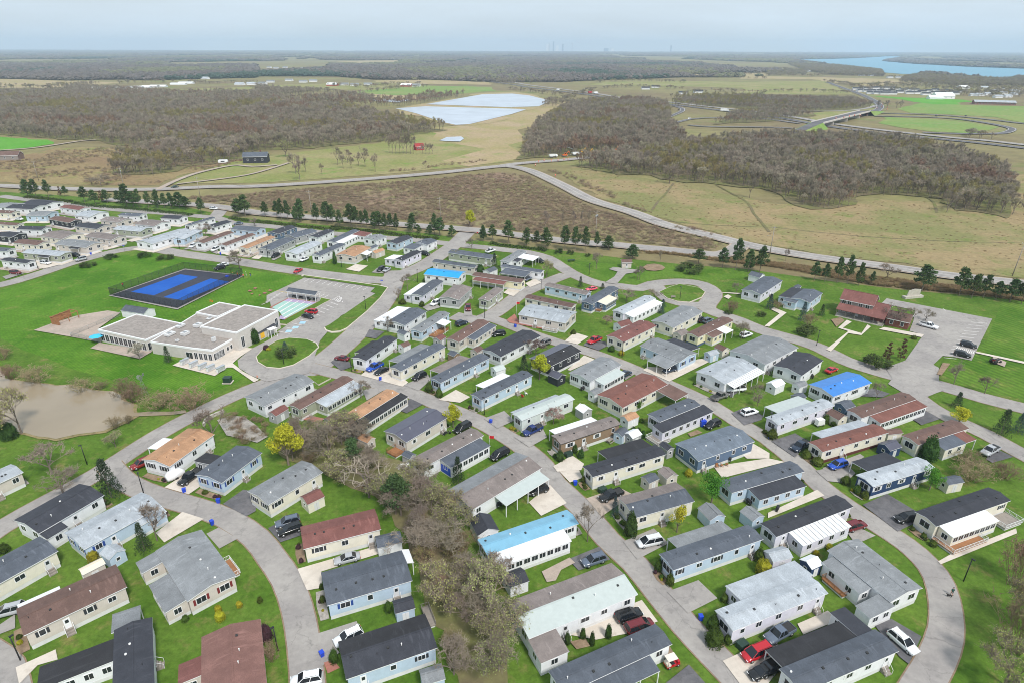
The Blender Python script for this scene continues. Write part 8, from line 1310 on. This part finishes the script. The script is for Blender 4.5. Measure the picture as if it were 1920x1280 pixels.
V_=rect3(OFFICE['wing']); L3=V_[2]; lx=V_[0]-U[0]; wx=lx.x*ca-lx.y*sa; wy=lx.x*sa+lx.y*ca
wx=max(wx,x1+L3/2); W3=6.6
MB().box(wx-L3/2,wx+L3/2-.3,-W3/2-1.6,W3/2-1.6,0,2.75,'brick_wall').build('wing_wall',off); gm=MB().add([(wx+L3/2-.3,-W3/2-1.6,2.75),(wx+L3/2-.3,W3/2-1.6,2.75),(wx+L3/2-.3,-1.6,4.4)],[(0,1,2)],'wall_beige'); gm.build('wing_gable',off)
gable_roof(MB(),wx-L3/2+.02,wx+L3/2,-W3/2-1.95,W3/2-1.25,2.72,1.75,'roof_brown','roof_brown',.18).build('wing_roof',off)
for q in(-.25,.2): window(off,wx+L3*q,-W3/2-1.6,1.6,0,.9,1.4)
# long white sign board on a planter
p=[Vector(q) for q in MISC['sign']]; u=p[1]-p[0]; c=p[0].lerp(p[1],.5); t=thing('sign_wall','long pale blank-backed sign wall on a raised planter at the office car park','sign',(c.x,c.y,.0),math.atan2(u.y,u.x)); L=u.length
MB().box(-L/2,L/2,-.9,.9,0,.9,'stone').build('planter',t); s=MB(); s.add([(-L*.36,-.12,.9),(L*.36,-.12,.9),(L*.36,-.12,3.2),(0,-.12,3.55),(-L*.3,-.12,3.0),(-L*.36,.12,.9),(L*.36,.12,.9),(L*.36,.12,3.2),(0,.12,3.55),(-L*.3,.12,3.0)],[(0,1,2,3,4),(9,8,7,6,5),(1,6,7,2),(2,7,8,3),(3,8,9,4),(4,9,5,0)],'stone'); s.build('sign_board',t)
# small brick wash house and picnic table on the upper loop lawn
p=[Vector(q) for q in MISC['washroom']]; u=p[1]-p[0]; c=p[0].lerp(p[1],.5); t=thing('pump_house','small beige pump house with brown roof on the upper loop lawn','building',(c.x,c.y+1.5,0),math.atan2(u.y,u.x)); L=max(4,u.length)
MB().box(-L/2,L/2,-1.5,1.5,0,2.6,'wall_beige').build('wall',t); gable_roof(MB(),-L/2-.3,L/2+.3,-1.9,1.9,2.6,.9,'roof_brown','roof_brown').build('roof',t); link('door',DOOR,t,(0,-1.5,0))
p=MISC['picnic'][0]; t=thing('picnic_table','green picnic table on the striped lawn of the upper loop','table',(p[0],p[1],.05),.3); MB().box(-1.6,1.6,-.5,.5,.72,.8,'dark_green').build('tabletop',t)
for s in(-.85,.85): MB().box(-1.6,1.6,s-.15,s+.15,.42,.48,'dark_green').build('bench_seat',t)
for s in(-1.2,1.2): MB().box(s-.05,s+.05,-.9,.9,.36,.42,'dark_green').box(s-.05,s+.05,-.4,-.3,0,.72,'dark_green').box(s-.05,s+.05,.3,.4,0,.72,'dark_green').build('leg',t)
# stone footbridge of the left road
p=[Vector(q) for q in MISC['bridge']]; t=thing('stone_bridge_wall','curved pale stone bridge wall where the left road crosses the creek','bridge wall',(p[0].x,p[0].y,0)); L=smooth_line([(0,0),tuple(p[1]-p[0]),tuple(p[2]-p[0])],.8); b=MB()
for i in range(len(L)-1): 
    d=(L[i+1]-L[i]).normalized(); s=Vector((-d.y,d.x))*.25; q=[L[i]+s,L[i]-s,L[i+1]-s,L[i+1]+s]; b.prism([tuple(x) for x in q],0,.9,'stone')
b.build('wall',t)
# ------------------------------------------------------------------ lamps, poles, wires, bins
lm=MB().tube((0,0,0),(0,0,5.2),.11,.08,'black_metal',8).mesh('lamp_post'); lh=MB().box(-.12,.5,-.14,.14,5.14,5.3,'black_metal').mesh('lamp_head'); lg=MB().box(.1,.45,-.1,.1,5.11,5.14,'lamp_clear').mesh('lamp_glass')
for x,y,lab in LAMPS:
    t=thing('street_lamp','black street lamp '+lab,'street lamp',(x,y,0),RNG.uniform(0,6.28),'black street lamps'); link('lamp_post',lm,t); a=link('lamp_head',lh,t); link('lamp_glass',lg,a)
tops=[]
for i,(x,y,lab) in enumerate(POLES):
    hgt=13.5 if i!=3 else 15; t=thing('utility_pole',lab,'utility pole',(x,y,0),0,'utility poles')
    if 'slanting' in lab: t.rotation_euler=(0,.04,0)
    MB().tube((0,0,0),(0,0,hgt),.2,.13,'pole_wood',8).build('pole',t); MB().box(-1.2,1.2,-.06,.06,hgt-.9,hgt-.75,'pole_wood').build('crossarm',t)
    for s in(-1.1,0.5,1.1): MB().tube((s,0,hgt-.75),(s,0,hgt-.5),.05,.05,'vent_white',6).build('insulator',t)
    if 'transformer' in lab:
        for k in range(3 if 'stout' in lab else 1): MB().tube((.4-.4*k,-.35 if k!=1 else .35,hgt-3-.2*k),(.4-.4*k,-.35 if k!=1 else .35,hgt-1.9-.2*k),.25,.25,'metal_grey',9).build('transformer_can',t)
    if 'lamp arm' in lab: MB().tube((0,0,hgt-5),(-1.8,-.6,hgt-4),.05,.05,'metal_grey',6).tube((-1.8,-.6,hgt-4),(-3.,-1.,hgt-4.1),.05,.09,'metal_grey',6).build('lamp_arm',t)
    tops.append(Vector((x,y,hgt-.6)))
def wire(label,a,b,n=3,sag=1.6):
    m=MB()
    for k in range(n):
        off=Vector((-1+k,0,0)); pr=None
        for i in range(13):
            f=i/12; q=a.lerp(b,f)+off; q.z-=sag*4*f*(1-f)
            if pr is not None: stick(m,pr,q,.022,.022,'black_metal')
            pr=q
    o=m.build('power_line'); tag(o,label,'power line',group='power lines over the scrub field')
wire('sagging wires between the bare pole and the tall pole over the scrub field',tops[5],tops[0]); wire('sagging wires between the tall pole and the transformer pole over the scrub field',tops[0],tops[1]); wire('sagging wires from the transformer pole to the lamp-arm pole',tops[1],tops[2]); wire('sagging wires from the lamp-arm pole to the slanting pole at right',tops[2],tops[3]); wire('sagging wires left of the bare pole toward the pines',tops[6],tops[5])
bb=MB(); bb.add([(-.26,-.3,0),(.26,-.3,0),(.26,.3,0),(-.26,.3,0),(-.32,-.37,1.),(.32,-.37,1.),(.32,.37,1.),(-.32,.37,1.)],[(0,3,2,1),(0,1,5,4),(1,2,6,5),(2,3,7,6),(3,0,4,7),(4,5,6,7)],'blue_plastic'); bbm=bb.mesh('bin_body'); bl=MB().box(-.34,.34,-.4,.4,1.,1.07,'blue_plastic').mesh('lid')
for x,y,lab in BINS:
    t=thing('recycling_bin',lab,'bin',(x,y,.03),RNG.uniform(0,6),'blue recycling bins'); link('bin_body',bbm,t); link('lid',bl,t)
    if 'large' in lab: t.scale=(2.2,2.2,1.6)
# ------------------------------------------------------------------ people and dog (one skinned body each)
def skinned(name,joints,edges,mats,parent=None,loc=(0,0,0),rot=0):
    me=bpy.data.meshes.new(name); me.from_pydata([j[0] for j in joints],edges,[]); o=bpy.data.objects.new(name,me)
    col.objects.link(o)
    md=o.modifiers.new('skin','SKIN')
    if not me.skin_vertices: me.attributes.new
    for i,j in enumerate(joints):
        v=me.skin_vertices[0].data[i]; v.radius=(j[1],j[1]); v.use_root=(i==0)
    md.use_smooth_shade=True; sb=o.modifiers.new('sub','SUBSURF'); sb.levels=1; sb.render_levels=1
    dg=bpy.context.evaluated_depsgraph_get(); ev=o.evaluated_get(dg); nm=bpy.data.meshes.new_from_object(ev); o.modifiers.clear(); o.data=nm
    nm.materials.clear()
    for m in mats: nm.materials.append(MATS[m[0]])
    for p in nm.polygons:
        c=p.center; k=0
        for i,(mn,fn) in enumerate(mats):
            if fn(c): k=i
        p.material_index=k
    if parent: o.parent=parent
    o.location=loc; o.rotation_euler=(0,0,rot); return o
def person(x,y,rot,shirt,pants,hat,label,step=.16,arms=.2,grp=None,skinlegs=False):
    t=thing('person',label,'person',(x,y,.2 if grp else .13),rot,grp)
    J=[((0,0,.95),.13),((0,0,1.2),.14),((0,0,1.42),.13),((0,0,1.52),.055),((0,.02,1.6),.07),((0,.02,1.7),.095),((0,0,1.76),.06),
       ((.17,0,1.42),.06),((.22,arms*.4,1.15),.047),((.2,arms,.92),.036),((.2,arms+.05,.82),.035),
       ((-.17,0,1.42),.06),((-.22,-arms*.4,1.15),.047),((-.2,-arms,.92),.036),((-.2,-arms-.05,.82),.035),
       ((.09,0,.9),.095),((.1,-step*.4,.5),.065),((.1,-step,.09),.045),((.1,-step+.16,.04),.04),
       ((-.09,0,.9),.095),((-.1,step*.5,.5),.065),((-.1,step,.09),.045),((-.1,step+.16,.04),.04)]
    E=[(0,1),(1,2),(2,3),(3,4),(4,5),(5,6),(2,7),(7,8),(8,9),(9,10),(2,11),(11,12),(12,13),(13,14),(0,15),(15,16),(16,17),(17,18),(0,19),(19,20),(20,21),(21,22)]
    skinned('body',J,E,[(pants,lambda c:True),(shirt,lambda c:c.z>.93 and abs(c.x)<.5),('skin',lambda c:c.z>1.49 or (abs(c.x)>.16 and c.z<1.1 and c.z>.72) or (skinlegs and .14<c.z<.6)),('cloth_black',lambda c:c.z<.1)],t)
    h=MB(); bm=bmesh.new(); bmesh.ops.create_uvsphere(bm,u_segments=10,v_segments=6,radius=.115); vs=[tuple(Vector((v.co.x,v.co.y-.01,max(-.02,v.co.z*.85)+1.72))) for v in bm.verts]; bm.verts.ensure_lookup_table(); fs=[[v.index for v in f.verts] for f in bm.faces]; bm.free(); h.add(vs,fs,hat,True); h.build('hat' if hat!='fur_black' else 'hair',t)
    return t
PP=[('cloth_green','cloth_black','cloth_orange'),('cloth_orange','cloth_black','fur_black'),('cloth_black','cloth_blue','cloth_orange'),('cloth_orange','cloth_black','cloth_white'),('cloth_green','cloth_white','cloth_white'),('cloth_black','cloth_blue','cloth_orange')]
PLAB=['person in a green top at the left of the group by the court','person in an orange top and dark trousers crouched in the court group','person in a dark top and blue trousers behind the court group','person in an orange top with white cap in the court group','person in a green top with white trousers in the court group','person with orange cap and blue trousers at the right of the court group']
for k,p in enumerate(MISC['people']): person(p[0],p[1],k*1.3,*PP[k],PLAB[k],.1,.15,'people by the court corner')
CB=MISC['people']
bag=MB(); bag.box(-.7,.7,-.5,.5,0,.5,'blue_plastic'); bag.add([(-.7,-.5,.5),(.7,-.5,.5),(.7,.5,.5),(-.7,.5,.5),(0,0,.95)],[(0,1,4),(1,2,4),(2,3,4),(3,0,4)],'blue_plastic'); tag(bag.build('equipment_bag',None,(CB[0][0]-2.2,CB[0][1]-.6,.22)),'blue covered equipment pile left of the group by the court','bag')
p=MISC['walker'][0]; person(p[0],p[1],2.6,'cloth_teal','cloth_black','fur_black','person in dark shorts walking a dog on the right hand bend',.22,.2,None,True)
p=MISC['dog'][0]
dj=[((0,-.28,.42),.1),((0,0,.42),.13),((0,.22,.44),.14),((0,.36,.56),.08),((0,.44,.66),.085),((0,.56,.62),.045),((.08,.24,.24),.045),((.08,.25,.03),.03),((-.08,.2,.24),.045),((-.08,.14,.03),.03),((.08,-.3,.28),.06),((.08,-.38,.17),.035),((.08,-.34,.03),.03),((-.08,-.28,.28),.06),((-.08,-.32,.17),.035),((-.08,-.26,.03),.03),((0,-.46,.52),.03),((0,-.6,.6),.018)]
dt=thing('dog','small dark dog beside the walker on the right hand bend','dog',(p[0],p[1],.12),1.2); skinned('dog_body',dj,[(0,1),(1,2),(2,3),(3,4),(4,5),(2,6),(6,7),(2,8),(8,9),(0,10),(10,11),(11,12),(0,13),(13,14),(14,15),(0,16),(16,17)],[('fur_black',lambda c:True)],dt)
# ------------------------------------------------------------------ county: barn, farmhouse, road works, overpass, far houses, skyline
def house(name,label,cat,x,y,L,W,h,rise,rot,wall,roof,group=None,chim=False,win=True):
    t=thing(name,label,cat,(x,y,0),rot,group)
    gable_body(MB(),-L/2,L/2,-W/2,W/2,0,h,rise-.1,wall).build('wall',t); gable_roof(MB(),-L/2-.4,L/2+.4,-W/2-.4,W/2+.4,h,rise,roof,roof,.25).build('roof',t)
    if chim: MB().box(-.5,.5,-.4,.4,h,h+rise+1.,'brick_wall').build('chimney',t,(L*.2,W*.1,0))
    if win:
        for q in(-.3,0,.3): window(t,L*q,-W/2,h*.55,0,1.3,1.3)
    return t
p=[Vector(q) for q in MISC['barn']]; house('red_barn','red barn standing in the grove beyond the county road','barn',p[0].x+3,p[0].y+3,8,6,3.4,2.6,.5,'barnred','barnred')
p=[Vector(q) for q in MISC['farmhouse']]; c=p[0].lerp(p[1],.5); house('farmhouse','large dark stone farmhouse among trees at the end of the lane','house',c.x,c.y+5,19,9,5.2,3.2,.12,'wall_dark','roof_slate',None,True)
t=thing('camper_trailer','white camper trailer beside the dark farmhouse','trailer',(c.x-25,c.y-1,0),.1); b=MB(); loft(b,[ring(-3.6,2.4,.6,2.6,.3),ring(-3,2.5,.5,3.1,.3),ring(3,2.5,.5,3.1,.3),ring(3.7,2.4,.8,2.5,.3)],'paint_white'); b.build('trailer_body',t); MB().box(-1.5,1.5,-1.27,-1.24,1.5,2.3,'car_glass').build('windows',t)
for s in(-1.1,1.1): link('wheel',wheel_meshes(.4,.25)[0],t,(0,s,.4))
p=[Vector(q) for q in MISC['leftbarn']]; c=p[0].lerp(p[1],.5); house('brick_house','red brick house at the left edge in the scrub field','house',c.x,c.y+4,20,10,4,3,.2,'brick_wall','roof_brown')
BAR=MB().tube((0,0,0),(0,0,1.0),.28,.22,'paint_barrel',8).tube((0,0,.45),(0,0,.65),.265,.25,'vent_white',8).mesh('traffic_barrel')
for k,p in enumerate(MISC['barrels']): tag(link('traffic_barrel',BAR,None,(p[0],p[1],.6)),'orange traffic barrel on the closed side road','traffic barrel','traffic barrels on the side road').scale=(1.5,1.5,1.5)
WK=[('dump_truck','white','white dump truck first in the road works queue'),('excavator','orange','orange wheeled excavator in the road works queue'),('dump_truck','white','white truck with raised conveyor in the road works queue'),('excavator','yellowp','pale yellow loader in the road works, nearer the truck'),('excavator','yellowp','yellow excavator in the road works beside the wood'),('excavator','orange','orange digger half hidden in the wood'),('excavator','orange','small orange roller behind the wood edge'),('dump_truck','white','white crane truck behind the wood edge')]
for k,p in enumerate(MISC['works']):
    nm_,pt,lb=WK[k]; t=thing(nm_,lb,'truck' if nm_=='dump_truck' else 'excavator',(p[0],p[1],.6),.3+.1*k,'road works machines')
    ty,ri=wheel_meshes(.55,.4)
    for sx in(-2.4,-1.2,2.2):
        for s in(-1,1): wq=link('wheel',ty,t,(sx,s,.55)); link('rim',ri,wq)
    if nm_=='dump_truck':
        MB().box(-3.8,3.4,-.6,.6,.7,1.1,'black_metal').build('chassis',t); MB().add([(-3.8,-1.2,1.1),(1.3,-1.2,1.1),(1.3,1.2,1.1),(-3.8,1.2,1.1),(-4.1,-1.3,2.8),(1.5,-1.3,2.8),(1.5,1.3,2.8),(-4.1,1.3,2.8)],[(0,1,5,4),(1,2,6,5),(2,3,7,6),(3,0,4,7),(4,5,6,7)],'paint_white').build('dump_box',t); b=MB(); loft(b,[ring(1.7,2.3,.9,2.8,.2),ring(3.,2.3,.9,2.7,.2),ring(3.7,2.2,.9,1.9,.2)],'paint_white'); b.build('cab',t)
        if 'conveyor' in lb: MB().box(-10,-3.5,-.4,.4,-.2,.2,'metal_grey').build('conveyor',t,(0,0,4.2)).rotation_euler=(0,.35,0)
    else:
        MB().box(-2.4,2.2,-1.1,1.1,.8,1.7,'paint_'+pt).build('body',t); MB().box(-.4,1.0,-.9,.3,1.7,3.0,'paint_'+pt).box(-.3,.9,-.92,.32,1.9,2.8,'car_glass').build('cab',t); MB().tube((1.5,.5,1.7),(4.,.5,4.2),.25,.2,'paint_'+pt,6).tube((4,.5,4.2),(5.6,.5,1.5),.2,.15,'paint_'+pt,6).box(5.2,6,-.0,1.,.8,1.6,'metal_grey').build('boom',t)
# overpass
a,b=[Vector(q) for q in MISC['bridgedeck']]; d=b-a; L=d.length; c=a.lerp(b,.5); ba=math.atan2(d.y,d.x)
t=thing('highway_overpass','concrete road bridge carrying orange barrels over the motorway','bridge',(c.x,c.y,0),ba)
MB().box(-L/2,L/2,-7,7,5.4,6.4,'concrete_wall','darkasphalt').build('deck',t)
for s in(-7,7): MB().box(-L/2,L/2,s-.2,s+.2,6.4,7.5,'concrete_wall').build('parapet',t)
for q in(-.28,.0,.28): MB().box(L*q-.6,L*q+.6,-6,6,0,5.4,'concrete_wall').build('pier',t)
for s in(-1,1): MB().add([(s*L/2,-7,6.38),(s*L/2,7,6.38),(s*(L/2+90),7,.6),(s*(L/2+90),-7,.6),(s*L/2,-14,0),(s*L/2,14,0)],[(0,1,2,3),(0,3,4),(1,5,2)] if s<0 else [(3,2,1,0),(4,3,0),(2,5,1)],'greenf2').build('embankment',t); MB().add([(s*L/2,-6,6.42),(s*L/2,6,6.42),(s*(L/2+90),6,.75),(s*(L/2+90),-6,.75)],[(0,1,2,3) if s<0 else (3,2,1,0)],'darkasphalt').build('ramp',t)
for k,p in enumerate(MISC['bbarrels']):
    onb=abs((Vector(p)-c).dot(d.normalized()))<L/2 and k<5; tag(link('traffic_barrel',BAR,None,(p[0],p[1],6.4 if onb else .9)),'orange traffic barrel at the motorway overpass','traffic barrel','traffic barrels at the overpass').scale=(1.8,1.8,2.2)
hr=random.Random(8)
FHM={}
for x,y,wd,wl,rf,lab,g in FARHOUSES:
    k=(wd,wl,rf)
    if k not in FHM:
        h=3.2 if wd<30 else 3; rise=wd*.16 if wd<30 else 2
        W=wd*.62 if wd<30 else 14
        wm=gable_body(MB(),-wd/2,wd/2,-W/2,W/2,0,h,rise-.1,'wall_'+wl).mesh('wall'); rm=gable_roof(MB(),-wd/2-.5,wd/2+.5,-W/2-.5,W/2+.5,h,rise,'roof_'+rf,'roof_'+rf,.3).mesh('roof'); FHM[k]=(wm,rm)
    t=thing('house' if wd<30 else 'glasshouse',lab,'house' if wd<30 else 'glasshouse',(x,y,0),hr.uniform(-.3,.3) if wd<30 else .05,g); link('wall',FHM[k][0],t); link('roof',FHM[k][1],t)
p=[Vector(q) for q in MISC['school']]; u=p[1]-p[0]; c=p[0].lerp(p[1],.5); t=thing('school_building','long low grey-roofed brick school in the far right meadow','building',(c.x,c.y+8,0),math.atan2(u.y,u.x)); L=u.length
gable_body(MB(),-L/2,L/2,-9,9,0,4,2.2,'brick_wall').build('wall',t); gable_roof(MB(),-L/2-.6,L/2+.6,-9.6,9.6,4,2.5,'roof_lgrey','roof_lgrey',.3).build('roof',t)
for k in range(14): window(t,-L/2+(k+.5)*L/14,-9,2,0,2.2,1.6)
p=[Vector(q) for q in MISC['church']]; c=p[0].lerp(p[1],.5); house('community_hall','white gabled hall in front of the dense estate','building',c.x,c.y+6,34,22,5,6,.0,'wall_white','roof_white')
# skyline at the horizon: hotel slabs, a needle tower, casino block, cranes
def tower(label,p,wd,h,mat,cap=None):
    t=thing('tower',label,'tower',(p[0],p[1],0),0,'towers of the far city'); MB().box(-wd/2,wd/2,-wd/3,wd/3,0,h,mat).build('shaft',t)
    if cap: MB().tube((0,0,h),(0,0,h+cap*.8),cap,cap*.7,mat,12).tube((0,0,h+cap*.8),(0,0,h+cap*2.2),wd*.2,wd*.1,mat,8).build('tower_head',t)
SK=MISC['skyline']; DIST=17500.
def at(px): return (SK[px][0]*DIST/SK[px][1],DIST)
for lb,k,wd,h,mat,cap,dx in SKY:
    q=at(k); tower(lb,(q[0]+dx,q[1]),wd,h,mat,cap)

# ------------------------------------------------------------------ small things standing about the park
for p,lb in zip(EXTRAS['grills'],GRILLS):
    t=thing('barbecue_grill','black covered barbecue '+lb,'barbecue',(p[0],p[1],.24),p[0],'barbecues by the homes'); MB().tube((-.5,0,.95),(.5,0,.95),.3,.3,'cloth_black',10).box(-.55,.55,-.28,.28,.5,.95,'cloth_black').build('cover',t)
    for s in(-.45,.45): MB().box(s-.04,s+.04,-.22,.22,0,.5,'black_metal').build('leg',t)
def chair(label,p,m,rot=0.):
    t=thing('garden_chair',label,'chair',(p[0],p[1],.24),rot,'garden chairs'); MB().box(-.3,.3,-.3,.3,.38,.46,m).build('seat',t); MB().box(-.3,.3,.25,.33,.46,1.0,m).build('backrest',t)
    for sx in(-.26,.26):
        for sy in(-.26,.26): MB().box(sx-.03,sx+.03,sy-.03,sy+.03,0,.38,m).build('leg',t)
X=EXTRAS
chair('white garden chair on the lawn behind the pale green home',X['whitechair'][0],'trim_white',2.); chair('red garden chair on the lawn behind the pale green home',X['redchair'][0],'paint_redv',2.4)
for k,p in enumerate(X['wicker']): chair(['wicker armchair on the concrete patio, left of three','wicker armchair on the concrete patio, middle of three','wicker armchair on the concrete patio, right of three'][k],p,'wood',k*1.4)
for k,p in enumerate(X['cabinets']):
    t=thing('utility_cabinet',['green utility cabinet on the lawn by the cream charcoal home','green utility cabinet in a bed above the red minivan','green utility cabinet at the drive of the tan walled home'][k],'utility box',(p[0],p[1],.05),.5,'green utility cabinets'); MB().box(-.8,.8,-.6,.6,0,1.0,'dark_green').build('cabinet',t); MB().box(-.85,.85,-.65,.65,1.0,1.08,'dark_green').build('lid',t)
p=X['covered'][0]; t=thing('covered_trailer','white covered trailer beside the orange-tan roofed home','trailer',(p[0],p[1],.1),.9); m=MB(); loft(m,[ring(-1.9,1.5,.3,1.5,.3),ring(-1.2,1.9,.2,2.1,.4),ring(1.2,1.9,.2,2.0,.4),ring(2.,1.2,.4,1.2,.3)],'trim_white',True); m.build('cover',t)
for s in(-.8,.8): link('wheel',wheel_meshes(.3,.2)[0],t,(0,s,.3))
def flag(label,p,h,m):
    t=thing('flagpole',label,'flagpole',(p[0],p[1],0)); MB().tube((0,0,0),(0,0,h),.04,.03,'trim_white',6).build('pole',t); f=MB(); n=6
    vs=[(i*.22,.06*math.sin(i*1.3),h-.1-dz) for i in range(n) for dz in(0,.75)]
    f.add(vs,[(2*i,2*i+1,2*i+3,2*i+2) for i in range(n-1)],m); f.add([(x,y+.015,z) for x,y,z in vs],[(2*i,2*i+2,2*i+3,2*i+1) for i in range(n-1)],m); f.build('flag',t)
flag('white flagpole with a red flag at the brick path of the corner lot',X['flag1'][0],7.,'flag_red'); flag('red and white flag beside the black minivan on the middle street',X['flag2'][0],4.,'flag_red')
p=X['motorcycle'][0]; t=thing('motorcycle','dark motorcycle by the porch of the dark metal roofed home','motorcycle',(p[0],p[1],.24),.4); MB().tube((-.7,0,.55),(.5,0,.7),.16,.14,'black_metal',8).box(-.8,-.1,-.16,.16,.72,.86,'cloth_black').build('frame',t); MB().tube((.75,0,.32),(.5,0,1.05),.04,.04,'metal_grey',6).tube((.48,-.35,1.08),(.48,.35,1.08),.03,.03,'metal_grey',6).build('fork',t)
for x in(-.75,.75): link('wheel',wheel_meshes(.32,.12)[0],t,(x,0,.32))
p=X['tractor'][0]; t=thing('old_tractor','old dark tractor displayed in a bed on the right lawn','tractor',(p[0],p[1],.2),.3); MB().tube((-.3,0,1.1),(1.7,0,1.1),.38,.32,'black_metal',9).box(-1.0,-.2,-.4,.4,.8,1.2,'barnred').build('engine_body',t); MB().box(-1.1,-.6,-.25,.25,1.3,1.45,'black_metal').build('seat',t)
for x,y,r in((-.8,-.7,.75),(-.8,.7,.75),(1.4,-.55,.42),(1.4,.55,.42)): link('wheel',wheel_meshes(r,.25)[0],t,(x,y,r))
for k,p in enumerate(X['signs']):
    t=thing('street_sign',['blue street sign at the left street corner','blue sign at the corner of the car park verge'][k],'sign',(p[0],p[1],0)); MB().tube((0,0,0),(0,0,2.6),.035,.035,'metal_grey',6).build('post',t); MB().box(-.45,.45,-.02,.02,2.3,2.75,'blue_plastic').build('sign_plate',t)
p=X['stop'][0]; t=thing('stop_sign','red stop sign at the side entrance of the park','sign',(p[0],p[1],0)); MB().tube((0,0,0),(0,0,2.2),.035,.035,'metal_grey',6).build('post',t); a=[(math.cos(k*PI/4+PI/8)*.38,math.sin(k*PI/4+PI/8)*.38) for k in range(8)]; m=MB(); m.add([(x,-.06,2.3+z) for x,z in a]+[(x,-.04,2.3+z) for x,z in a],[tuple(range(8)),tuple(range(15,7,-1))]+[(i,8+i,8+(i+1)%8,(i+1)%8) for i in range(8)],'flag_red'); m.build('sign_plate',t)
for k,p in enumerate(X['cones']): tag(MB().tube((0,0,0),(0,0,.75),.22,.04,'paint_orange',8).box(-.28,.28,-.28,.28,0,.04,'paint_orange').build('traffic_cone',None,(p[0],p[1],.08)),['orange cone on the lawn below the courts, left of two','orange cone on the lawn below the courts, right of two','small orange cone at the edge of the roundabout pavement'][k],'traffic cone',None)
p=X['bench'][0]; t=thing('park_bench','pale bench on the grass inside the teardrop loop','bench',(p[0],p[1],.42),.2); MB().box(-.9,.9,-.22,.22,.42,.48,'wood_grey').build('seat',t); MB().box(-.9,.9,.2,.26,.5,.95,'wood_grey').build('backrest',t)
for s in(-.7,.7): MB().box(s-.05,s+.05,-.2,.2,0,.42,'wood_grey').build('leg',t)
p=X['picnic2'][0]; t=thing('picnic_table','pale picnic table behind the tan walled home','table',(p[0],p[1],.05),.8); MB().box(-.9,.9,-.4,.4,.7,.77,'cream_wood' if False else 'wood_grey').build('tabletop',t)
for s in(-.7,.7): MB().box(-.9,.9,s-.13,s+.13,.4,.45,'wood_grey').build('bench_seat',t)
for s in(-.7,.7): MB().box(s-.05,s+.05,-.7,.7,.33,.4,'wood_grey').box(s-.05,s+.05,-.3,-.2,0,.7,'wood_grey').box(s-.05,s+.05,.2,.3,0,.7,'wood_grey').build('leg',t)
p=X['redperson'][0]; person(p[0],p[1],.4,'flag_red','cloth_black','fur_black','person in a dark red top at the left fence of the courts',.1,.12,'people by the court corner')
p=X['boat'][0]; t=thing('kayak','pale kayak leaning by the grey shed at the sage home','kayak',(p[0],p[1],.4),.75); m=MB(); loft(m,[ring(-2.2,.08,.25,.35,.02),ring(-1,.6,.05,.42,.1),ring(1,.6,.05,.42,.1),ring(2.2,.08,.25,.35,.02)],'trim_white',True); m.build('hull',t); MB().box(-.5,.3,-.18,.18,.38,.44,'cloth_black').build('cockpit',t)
p=X['pile'][0]; m=MB(); rr_=random.Random(4)
for k in range(14): 
    q=Vector((rr_.uniform(-1.4,1.4),rr_.uniform(-.8,.8),.1+.05*k)); a=rr_.uniform(0,3); m.tube(q-Vector((math.cos(a),math.sin(a),0)),q+Vector((math.cos(a),math.sin(a),.1)),.12,.12,'trim_white',5)
tag(m.build('log_pile',None,(p[0],p[1],.1)),'white log pile against the grey shed by the thicket','log pile')
